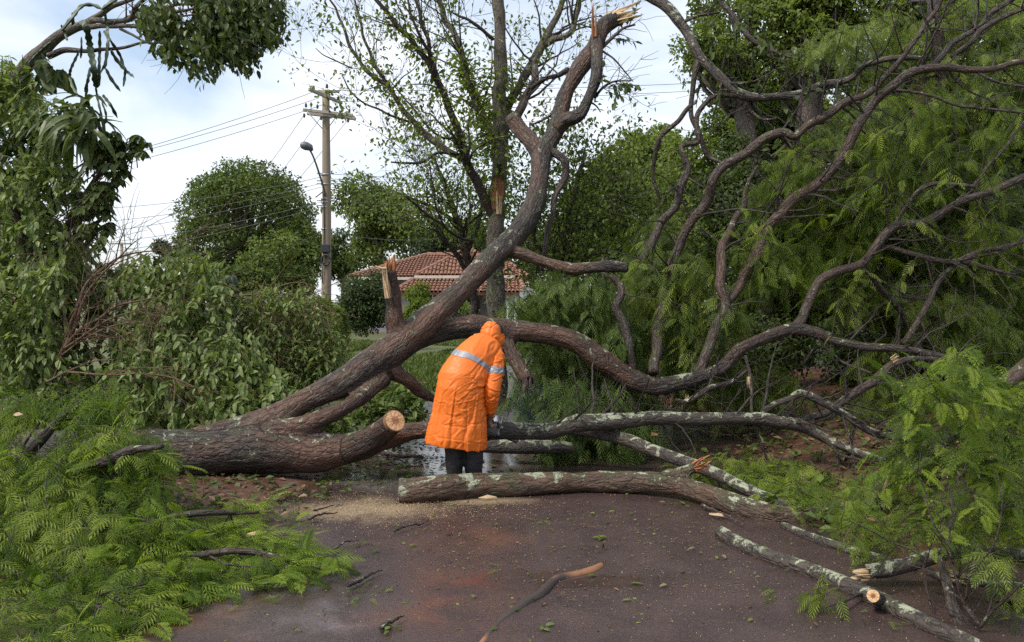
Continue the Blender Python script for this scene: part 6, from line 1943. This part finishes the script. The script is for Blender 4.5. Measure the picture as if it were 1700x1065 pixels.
def torso_fold(c):
    low_ = np.clip((.98 - c[:, 2]) / .25, 0, 1)
    hipz = np.exp(-((c[:, 2] - .86) / .16) ** 2) * np.clip((c[:, 0] - P(735, 640, 6.6)[0]) / .25, 0, 1)
    d = wrinkle(rot_xz(c, 35), (4.5, 4.5, 17), .0085, 3) * hipz             # slanting creases towards the armpit
    d += wrinkle(rot_xz(c, 12), (4, 4, 22), .0065, 9) * hipz
    d += wrinkle(rot_xz(c, 55), (4, 4, 11), .0045, 5) * (1 - low_)
    d += wrinkle(rot_xz(c, -8), (11, 7, 1.6), .009, 11, .05) * low_         # long folds of the skirt
    d += wrinkle(rot_xz(c, 25), (7, 7, 13), .004, 15) * low_
    d += -.007 * seam(c, (776, 672), (774, 746)) - .005 * seam(c, (738, 706), (774, 709)) - .005 * seam(c, (737, 708), (736, 733)) - .006 * seam(c, (776, 705), (806, 702)) - .004 * seam(c, (706, 722), (806, 738))
    return d


coat_me = panel('raincoat', [torso], .0072, 4, torso_fold)
coat = link('raincoat', coat_me, M['coat'], worker)
def sleeve_fold(c): return wrinkle(rot_xz(c, 25), (7, 7, 17), .0075, 21) + wrinkle(rot_xz(c, -25), (6, 6, 20), .006, 25)
sleeveR = panel('sleeve', [tube(*ARM_R, 24, 0, 0, True, .02)], .0075, 3, sleeve_fold)
sleeveL = panel('sleeve', [tube(*ARM_L, 24, 0, 0, True, .02)], .0085, 3, sleeve_fold)
sl_r = link('sleeve', sleeveR, M['coat'], coat)
sl_l = link('sleeve', sleeveL, M['coat'], coat)
def hood_fold(c): return wrinkle(rot_xz(c, 50), (7, 6, 16), .005, 31) - .006 * np.exp(-((c - P(815, 545, 6.8)) @ norm(np.array((1, .15, -.35)))) ** 2 / .006 ** 2)
hood_me = panel('hood', [hood, tip, peak, cape], .007, 12, hood_fold)
bm = bmesh.new(); bm.from_mesh(hood_me)
hc_ = P(818, 556, 6.88)
kill = []
for f in bm.faces:
    c_ = np.array(f.calc_center_median()) - hc_
    r_ = np.linalg.norm(c_)
    if c_.dot(look) / r_ > math.cos(math.radians(40)): kill.append(f)
bmesh.ops.delete(bm, geom=kill, context='FACES')
bm.to_mesh(hood_me); bm.free()
hood_ob = link('hood', hood_me, M['coat'], coat)
# reflective bands: strips of the coat surface lifted a little
def band(src, test, parent, name='reflective_band'):
    bm = bmesh.new(); bm.from_mesh(src)
    bmesh.ops.subdivide_edges(bm, edges=[e for e in bm.edges if test(e.verts[0].co, .02) or test(e.verts[1].co, .02)], cuts=1, use_grid_fill=True)
    bm.normal_update()
    dele = [f for f in bm.faces if not test(f.calc_center_median(), 0)]
    bmesh.ops.delete(bm, geom=dele, context='FACES')
    bm.normal_update()
    for v_ in bm.verts: v_.co += v_.normal * .004
    me = bpy.data.meshes.new(name); bm.to_mesh(me); bm.free()
    me.polygons.foreach_set('use_smooth', np.full(len(me.polygons), True))
    return link(name, me, M['band'], parent)
# the strip round the back follows the leaning chest; the others circle the upper arms
bx_, bz_ = [], []
for px_, py_ in ((735, 581), (752, 584.5), (766, 587), (780, 590), (791, 595.5), (801, 602), (809, 610), (830, 626)):
    q_ = P(px_, py_, 6.55); bx_.append(q_[0]); bz_.append(q_[2])
band(coat_me, lambda c, m: abs(c[2] - np.interp(c[0], bx_, bz_)) < .0245 + m and c[2] > .95, coat)
e_c = P(822, 615.5, 6.66); e_n = norm(np.array((.02, .22, 1.0)))
band(sleeveR, lambda c, m: abs((np.array(c) - e_c).dot(e_n)) < .029 + m, sl_r)
band(sleeveL, lambda c, m: abs((np.array(c) - P(806, 616, 7.09)).dot(norm(np.array((0, -.1, 1.))))) < .029 + m, sl_l)

# body: legs, trunk, arms, hands and head as one skin
def chain(pts): return limb(pts)
LEG_L = [(760, 672, 6.6, 27), (756, 700, 6.6, 28), (754, 735, 6.6, 27), (754, 765, 6.6, 25), (755, 800, 6.62, 19), (756, 811, 6.62, 17)]
LEG_R = [(780, 674, 6.62, 27), (784, 700, 6.62, 28), (786, 740, 6.62, 27), (786, 768, 6.62, 25), (787, 800, 6.64, 19), (788, 811, 6.64, 17)]
SPINE = [(769, 668, 6.6, 44), (774, 640, 6.62, 48), (786, 612, 6.69, 50), (799, 592, 6.78, 46), (808, 572, 6.84, 30), (814, 562, 6.88, 22)]
AR = [(812, 586, 6.80, 22), (821, 600, 6.71, 19), (818, 640, 6.60, 16), (815, 680, 6.67, 11), (813.5, 688, 6.71, 12), (812.5, 694, 6.75, 13)]
AL = [(806, 586, 6.95, 22), (806, 602, 7.05, 19), (807, 640, 7.08, 16), (814, 680, 6.97, 11), (816, 688, 6.96, 12), (817, 693, 6.95, 12)]
bparts = [tube(*limb(c_), 16, 0, 0, True, .03) for c_ in (LEG_L, LEG_R, SPINE, AR, AL)]
head_c = P(818, 556, 6.885)
bparts.append(ellip(head_c, [rt_ * .072, look * .092, up_ * .105]))
bparts.append(ellip(head_c + look * .02 - up_ * .06, [rt_ * .052, look * .065, up_ * .055]))
bparts.append(tube(np.array([head_c + look * .085 + up_ * .015, head_c + look * .112 - up_ * .022]), np.array([.010, .015]), 8))
for s in (-1, 1): bparts.append(ellip(head_c + rt_ * .073 * s - up_ * .01, [rt_ * .012, look * .02, up_ * .032], 10, 8))
def fingers(palm, fdir, side, curl):
    """Four fingers and a thumb curled round a bar."""
    out = []
    for k, L in enumerate((.062, .070, .066, .052)):
        b_ = palm + side * (.026 - .0175 * k) + fdir * .035
        p1 = b_ + fdir * L * .5
        p2 = p1 + (fdir * .35 + curl) * L * .38
        p3 = p2 + (curl - fdir * .45) * L * .34
        out.append(tube(np.array([b_ - fdir * .02, b_, p1, p2, p3]), np.array([.009, .0095, .0088, .0082, .0072]), 8))
    th0 = palm + side * .034 - fdir * .008
    out.append(tube(np.array([th0 - side * .012, th0, th0 + side * .014 + fdir * .02 + curl * .012, th0 + side * .004 + fdir * .03 + curl * .034]), np.array([.011, .011, .0098, .008]), 8))
    return out
palmR = P(812.5, 696, 6.77); palmL = P(818, 694, 6.96)
bparts += fingers(palmR, norm(np.array((.25, .35, -.9))), norm(np.array((.1, .9, .35))), norm(np.array((.9, .1, .2))))
bparts += fingers(palmL, norm(np.array((.1, .1, -1.0))), norm(np.array((.1, -.9, .1))), norm(np.array((-.9, .1, .1))))
Vb, Qb, Tb, _ = merge(bparts)
body_me = remesh(mesh_from('body_raw', Vb, Qb, Tb), .0075, 2)
body_me.polygons.foreach_set('use_smooth', np.full(len(body_me.polygons), True))
body = link('body', body_me, M['skin'], worker)
M['eye'] = plain('eye', (.02, .015, .012), .2, 0, .1, 5)
for s in (-1, 1):
    e = ellip(head_c + look * .083 + rt_ * .03 * s + up_ * .012, [rt_ * .014, look * .010, up_ * .008], 10, 8)
    link('eye', mesh_from('eye', e[0], e[1]), M['eye'], body)
mo = ellip(head_c + look * .083 - up_ * .058, [rt_ * .024, look * .008, up_ * .006], 10, 8)
link('mouth', mesh_from('mouth', mo[0], mo[1]), plain('lips', (.22, .08, .06), .5), body)
hair = ellip(head_c - look * .012 + up_ * .016, [rt_ * .078, look * .092, up_ * .102])
hv = hair[0]; hk = ((hv - head_c) @ look) < .05
hf = [q for q in hair[1] if all(hk[i] for i in q)]
link('hair', mesh_from('hair', hv, hf), M['twig_dark'], body)
# trousers and boots
trs = [tube(*limb([(x, y, d, w + 4) for x, y, d, w in c_[:5]]), 18, .05, RNG.random() * 9, True, .02) for c_ in (LEG_L, LEG_R)]
hipb = tube(*limb([(768, 655, 6.6, 44), (768, 672, 6.6, 48), (768, 690, 6.6, 40)]), 18, 0, 0, True, .03)
Vt, Qt, Tt, _ = merge(trs + [hipb])
tm = remesh(mesh_from('tr_raw', Vt, Qt, Tt), .009, 2)
co, no = mesh_arrays(tm)
set_co(tm, co + no * (.010 * ((1 - np.abs(2 * vnoise(co * np.array((14, 14, 22))) - 1)) - .5))[:, None])
tm.polygons.foreach_set('use_smooth', np.full(len(tm.polygons), True))
link('trousers', tm, M['trouser'], worker)
for px_, d_ in ((755, 6.62), (788, 6.64)):
    f_ = P(px_, 800, d_); f_[2] = 0
    fw = norm(np.array((.35, .8, 0)))
    bt = merge([tube(np.array([f_ + (0, 0, .05), f_ + (0, 0, .14), f_ + (0, 0, .24)]), np.array([.05, .052, .062]), 16, 0, 0, True, .03),
                ellip(f_ + fw * .07 + np.array((0, 0, .048)), [fw * .145, np.cross(fw, (0, 0, 1.)) * .052, np.array((0, 0, .046))])])
    bme = remesh(mesh_from('boot_raw', bt[0], bt[1], bt[2]), .009, 3)
    bco, _n = mesh_arrays(bme); bco[:, 2] = np.maximum(bco[:, 2], .022); set_co(bme, bco)
    bme.polygons.foreach_set('use_smooth', np.full(len(bme.polygons), True))
    link('boot', bme, M['boot'], worker)

# chainsaw in his hands, bar down in the log
cs0 = P(817, 702, 6.86)
saw = thing('chainsaw', 'chainsaw held low against the log being cut', 'chainsaw', tuple(cs0))
M['saw_body'] = plain('saw_body', (.10, .095, .09), .4, 0, .15, 20)
M['saw_dark'] = plain('saw_dark', (.03, .03, .032), .5, 0, .2, 20)
M['saw_bar'] = plain('saw_bar', (.62, .63, .64), .3, .7, .1, 30)
fwd = norm(np.array((.55, .75, -.35))); sid = norm(np.cross(fwd, (0, 0, 1.))); upv = np.cross(sid, fwd)
def sbox(name, c, h, mat, parent=saw, bev=.012):
    V_ = np.array([c + fwd * h[0] * i + sid * h[1] * j + upv * h[2] * k for k in (-1, 1) for j in (-1, 1) for i in (-1, 1)])
    me = mesh_from(name, V_, [(0, 2, 3, 1), (4, 5, 7, 6), (0, 1, 5, 4), (1, 3, 7, 5), (3, 2, 6, 7), (2, 0, 4, 6)], None, False)
    bm = bmesh.new(); bm.from_mesh(me); bmesh.ops.bevel(bm, geom=bm.edges[:], offset=bev, segments=2, affect='EDGES'); bm.to_mesh(me); bm.free()
    return link(name, me, mat, parent)
hs = (palmR + palmL) / 2
bc_ = hs + np.array((-.02, .03, -.085))
sbox('engine', bc_, (.09, .05, .05), M['saw_body'])
sbox('air_cover', bc_ - fwd * .05 + upv * .05, (.06, .05, .025), M['saw_dark'])
blade_c = bc_ + fwd * .30 - upv * .01
gl = np.linspace(-math.pi / 2, math.pi / 2, 9)
out_ = [bc_ + fwd * .08 - upv * .032] + [bc_ + fwd * (.44 + .03 * math.cos(g_)) + upv * .03 * math.sin(g_) - upv * .002 for g_ in gl] + [bc_ + fwd * .08 + upv * .032]
nb = len(out_)
Vb_ = np.array([p_ + sid * .004 for p_ in out_] + [p_ - sid * .004 for p_ in out_])
tri_ = [(0, i, i + 1) for i in range(1, nb - 1)] + [(nb, nb + i + 1, nb + i) for i in range(1, nb - 1)]
qd_ = [(i, nb + i, nb + (i + 1) % nb, (i + 1) % nb) for i in range(nb)]
gb = link('guide_bar', mesh_from('guide_bar', Vb_, qd_, tri_, False), M['saw_bar'], saw)
simple_tube('chain', np.array(out_), np.full(nb, .007), M['saw_dark'], gb, 6)
simple_tube('front_handle', [bc_ - sid * .07 + fwd * .06 - upv * .03, bc_ - sid * .075 + fwd * .05 + upv * .07, palmL + np.array((0, 0, -.045)), palmL + np.array((0, 0, -.045)) + sid * .07, bc_ + sid * .07 + fwd * .05 + upv * .02], [.012] * 5, M['saw_dark'], saw, 8, .015)
simple_tube('rear_handle', [bc_ - fwd * .09 - upv * .04, bc_ - fwd * .17 - upv * .03, palmR + np.array((0, .0, -.05)), bc_ - fwd * .08 + upv * .06], [.014] * 4, M['saw_dark'], saw, 8, .015)
sbox('hand_guard', bc_ + fwd * .10 + upv * .10, (.006, .05, .035), M['saw_bar'], saw, .004)

# blue exhaust drifting from the saw
sm = P(890, 700, 7.9)
e = ellip(sm, [np.array((.42, 0, 0)), np.array((0, .5, 0)), np.array((0, 0, .42))], 20, 12)
smo = bpy.data.materials.new('exhaust_smoke'); smo.use_nodes = True
sn = smo.node_tree.nodes; sn.clear()
so = sn.new('ShaderNodeOutputMaterial'); sv = sn.new('ShaderNodeVolumePrincipled')
sv.inputs['Color'].default_value = (.30, .45, .85, 1)
tc_ = sn.new('ShaderNodeTexCoord'); nz2 = sn.new('ShaderNodeTexNoise'); nz2.inputs['Scale'].default_value = 4.0; nz2.inputs['Detail'].default_value = 2
cr_ = sn.new('ShaderNodeValToRGB'); cr_.color_ramp.elements[0].position = .40; cr_.color_ramp.elements[1].position = .75
mu = sn.new('ShaderNodeMath'); mu.operation = 'MULTIPLY'; mu.inputs[1].default_value = .10
sl_ = smo.node_tree.links
sl_.new(tc_.outputs['Object'], nz2.inputs['Vector']); sl_.new(nz2.outputs['Fac'], cr_.inputs['Fac']); sl_.new(cr_.outputs['Color'], mu.inputs[0])
sl_.new(mu.outputs[0], sv.inputs['Density']); sl_.new(sv.outputs[0], so.inputs['Volume'])
link('smoke', mesh_from('smoke', e[0], e[1]), smo, kind='stuff')


# ================================================================== LITTER ON THE ROAD
def litter_sprig(px, py, n, fs, mat, label, tpl='frond_mid', spread=.06, group=None):
    c = P(px, py, gdepth(py)); c[2] = .022
    o = thing('leaf_sprig', label, 'leaf sprig', tuple(c), group)
    pos = c + RNG.normal(0, spread, (n, 3)) * (1, 1, 0) + np.array((0, 0, .004)) + np.stack([np.zeros(n), np.zeros(n), RNG.random(n) * .012], -1)
    dr = RNG.normal(0, 1, (n, 3)) * (1, 1, .06) + np.array((0, 0, .06))
    V, F, A = inst(tpl, pos, dr, np.tile((0, 0, 1.), (n, 1)) + RNG.normal(0, .12, (n, 3)), fs * RNG.uniform(.7, 1.2, n), RNG.random(n))
    V[:, 2] = np.maximum(V[:, 2], .021 + .5 * np.maximum(0, V[:, 2] - .02))
    link('leaves', mesh_from('leaves', V, F, None, False, {'rnd': A}), mat, o)
    return o
litter_sprig(405, 1012, 9, .10, M['frond'], 'green sprig lying in the red mud near the left heap', spread=.05)
litter_sprig(590, 1000, 8, .085, M['frond'], 'sprig lying in a shallow puddle left of the crooked branch', spread=.06)
litter_sprig(440, 985, 5, .09, M['broad'], 'dark leaf bunch at the mud edge by the heap tip', 'broad', .03)
litter_sprig(1003, 902, 4, .06, M['fresh'], 'tuft of fresh leaves at the upper tip of the crooked branch', 'broad', .02)
litter_sprig(900, 875, 6, .08, M['frond_yellow'], 'yellow-green sprig on the asphalt below the sawn log', spread=.07)
litter_sprig(830, 947, 3, .07, M['frond'], 'tiny sprig mid road above the crooked branch bend')
litter_sprig(930, 1005, 5, .07, M['dead'], 'dull withered sprig right beside the crooked branch', spread=.07)
litter_sprig(1042, 980, 1, .07, M['far_light'], 'single pale leaf lying right of the crooked branch tip', 'broad', .01)
litter_sprig(1285, 995, 3, .13, M['frond_yellow'], 'long thin green sprig left of the lichen log', spread=.01)
litter_sprig(1120, 845, 4, .06, M['far_light'], 'pale leaves under the middle of the sawn log', 'broad', .06)
litter_sprig(905, 1057, 5, .045, M['broad'], 'dark green leaf at the bottom edge near the crooked branch', 'broad', .02)
litter_sprig(645, 1060, 7, .045, M['far_light'], 'pale leaf cluster at the bottom edge left of the crooked branch', 'broad', .025)
litter_sprig(1485, 1052, 4, .07, M['frond_yellow'], 'small sprig beside the near end of the lichen log', spread=.03)
litter_sprig(590, 917, 5, .07, M['frond'], 'sprig on the wet road at the tip of the left heap', spread=.05)
litter_sprig(690, 765, 9, .15, M['frond_dull'], 'green bunch in the puddle behind the sawn stub', spread=.08)
litter_sprig(320, 790, 4, .16, M['fresh'], 'yellowing leaf under the big trunk beside the left heap', 'broad', .04)
LG = 'small leaves scattered over the road'
for k in range(46):
    for _ in range(20):
        px_, py_ = RNG.uniform(480, 1400), RNG.uniform(850, 1062)
        if px_ < 480 + (1060 - py_) * .3 or px_ > 1150 + (1060 - py_) * -.2 + 250: continue
        break
    c = P(px_, py_, gdepth(py_)); c[2] = .024
    V, F, A = inst('broad', c[None], RNG.normal(0, 1, (1, 3)) * (1, 1, .05), np.array([[0, 0, 1.]]) + RNG.normal(0, .15, (1, 3)), np.array([RNG.uniform(.02, .055)]), RNG.random(1))
    V[:, 2] += .024 - V[:, 2].min()
    solo('fallen_leaf', mesh_from('fallen_leaf', V, F, None, False, {'rnd': A}), M[('fresh', 'far_light', 'frond', 'dead')[k % 4]], 'small torn leaf lying loose on the wet road', 'leaf', LG)
# uncountable bits: sawdust crumbs, bark crumbs and leaf shreds
def crumbs(name, n, cx, cy, sx, sy, size, mat, tri=True):
    X = RNG.normal(cx, sx, n); Y = RNG.normal(cy, sy, n)
    k = (X > -2.2) & (X < 2.4) & (Y > 3.3); X, Y = X[k], Y[k]; n = len(X)
    pos = np.stack([X, Y, np.full(n, .022)], -1)
    V, F, A = inst('simple', pos, RNG.normal(0, 1, (n, 3)) * (1, 1, .25), RNG.normal(0, .4, (n, 3)) + np.array((0, 0, 1.)), size * RNG.uniform(.4, 1.5, n), RNG.random(n))
    V[:, 2] = np.maximum(V[:, 2], .018)
    link(name, mesh_from(name, V, F, None, False, {'rnd': A}), mat, kind='stuff')
crumbs('sawdust', 5000, -.9, 5.95, .55, .25, .007, M['wood_pale'])
crumbs('sawdust', 1300, .6, 5.2, 1.3, .8, .0055, M['wood_pale'])
crumbs('sawdust', 1300, 1.2, 4.2, .7, .5, .005, M['wood_pale'])
crumbs('bark_crumbs', 900, 0, 5.0, 1.3, .9, .02, M['dead'])
crumbs('bark_crumbs', 700, -1.3, 8.2, .8, .8, .05, M['twig_dark'])
crumbs('leaf_shreds', 700, .2, 5.2, 1.4, .9, .02, M['far_light'])
crumbs('leaf_shreds', 500, -1.2, 7.2, .9, .5, .05, M['frond_dull'])
def litter(name, n, x0, x1, y0, y1, zf, size, mat):
    X = RNG.uniform(x0, x1, n); Y = RNG.uniform(y0, y1, n)
    k = vnoise(np.stack([X * 2.2, Y * 2.2, X * 0 + 4], -1)) > .38; X, Y = X[k], Y[k]; n = len(X)
    V, F, A = inst('simple', np.stack([X, Y, zf(X, Y)], -1), RNG.normal(0, 1, (n, 3)) * (1, 1, .3), RNG.normal(0, .5, (n, 3)) + np.array((0, 0, 1.)), size * RNG.uniform(.4, 1.5, n), RNG.random(n))
    link(name, mesh_from(name, V, F, None, False, {'rnd': A}), mat, kind='stuff')
litter('leaf_litter', 1300, -4.2, -1.5, 5.6, 8.6, lambda X, Y: .05 + .03 * RNG.random(len(X)), .07, M['dead'])
litter('leaf_litter', 1600, -4.2, -1.5, 5.6, 8.6, lambda X, Y: .05 + .04 * RNG.random(len(X)), .08, M['broad_dark'])
litter('leaf_litter', 3000, 2.3, 6.0, 5.0, 12, lambda X, Y: .03 + .42 * np.clip((X - 2.35) / 4.1, 0, 1) + .07 * RNG.random(len(X)), .08, M['dead'])
litter('leaf_litter', 2600, 2.0, 6.0, 5.0, 12, lambda X, Y: .03 + .42 * np.clip((X - 2.35) / 4.1, 0, 1) + .09 * RNG.random(len(X)), .09, M['frond_dull'])
# twigs
def twig(pts, label, r=.006, mat='bark_thin'):
    C = []
    for px_, py_ in pts:
        q = P(px_, py_, gdepth(py_)); q[2] = .028 + r + .008 * RNG.random(); C.append(q)
    C, R = spline(np.array(C), np.linspace(r, r * .4, len(C)), .02)
    C += RNG.normal(0, .003, C.shape)
    me = tubes_mesh('twig', [tube(C, R, 6, .1, RNG.random() * 9, True)])
    solo('twig', me, M[mat], label, 'twig')
twig([(655, 893), (678, 885), (700, 880), (712, 872), (698, 863)], 'hooked dark twig on the sawdust patch', .008)
twig([(578, 990), (600, 978), (622, 966), (634, 963)], 'dark bark twig beside the shallow puddle', .014)
twig([(512, 873), (535, 865), (560, 862)], 'short twig at the left rim of the sawdust', .010)
twig([(520, 858), (548, 850), (570, 848)], 'dark sliver just above the left twig on the sawdust', .008)
twig([(556, 925), (575, 912), (596, 910)], 'bent twig at the tip of the left heap', .008)
twig([(630, 1062), (655, 1050), (672, 1042)], 'dark twig at the bottom edge left of the crooked branch', .012)
twig([(250, 1028), (290, 1010), (330, 1000)], 'stick half sunk in the mud below the left heap', .014)
twig([(300, 985), (400, 960), (480, 948)], 'long stick lying along the mud edge of the left heap', .008)
twig([(960, 880), (985, 886), (1000, 888)], 'thin straw-coloured twig below the sawn log', .004, 'twig_brown')
twig([(635, 762), (670, 768), (700, 768)], 'dark stick in the water behind the sawn stub', .03)
twig([(1165, 850), (1185, 858), (1205, 868), (1230, 880)], 'torn dark bark strip below the sawn log at right', .014)
# wood chips
CHM = M['wood_pale']
def chip(px, py, L, w, label, rot=0.0, mat=None, lift=.03):
    c = P(px, py, gdepth(py, 0, lift)); c[2] = lift
    V = np.array([(-L, -w * .1, 0), (-L * .1, -w, 0), (L, w * .2, .0), (L * .1, w, 0), (-L * .9, 0, .010), (-L * .1, -w * .5, .022), (L * .9, w * .2, .010), (L * .1, w * .5, .016)])
    V += RNG.normal(0, .004, V.shape)
    V = V @ np.array(Matrix.Rotation(rot, 3, 'Z')).T + c
    me = mesh_from('wood_chip', V, [(3, 2, 1, 0), (4, 5, 6, 7), (0, 1, 5, 4), (1, 2, 6, 5), (2, 3, 7, 6), (3, 0, 4, 7)], None, False)
    solo('wood_chip', me, mat or CHM, label, 'wood chip')
chip(426, 888, .065, .03, 'flat pale wood chip lying on the tip of the left heap', .3, lift=.09)
chip(1195, 858, .085, .012, 'long pale wood splinter below the sawn log', -.5, M['wood_pale'])
chip(252, 1022, .025, .018, 'small pale chip in the mud below the left heap', .8)
chip(1445, 868, .06, .04, 'rounded wood chunk behind the slim lichen branch', .2, M['wood_orange'])
chip(1440, 890, .06, .035, 'flat orange chip next to the slim lichen branch', -.1, M['wood_orange'])
chip(30, 690, .03, .015, 'pale wood fragment on top of the left heap', .1, lift=.85)
chip(810, 829, .08, .012, 'thin pale sliver under the left part of the sawn log', .05)
chip(1085, 722, .07, .05, 'split chunk of pale wood below the lichen-covered trunk', .9, M['wood_orange'], lift=.25)
chip(1060, 722, .05, .03, 'narrow pale chip left of the split chunk', 1.2, M['wood_pale'], lift=.25)
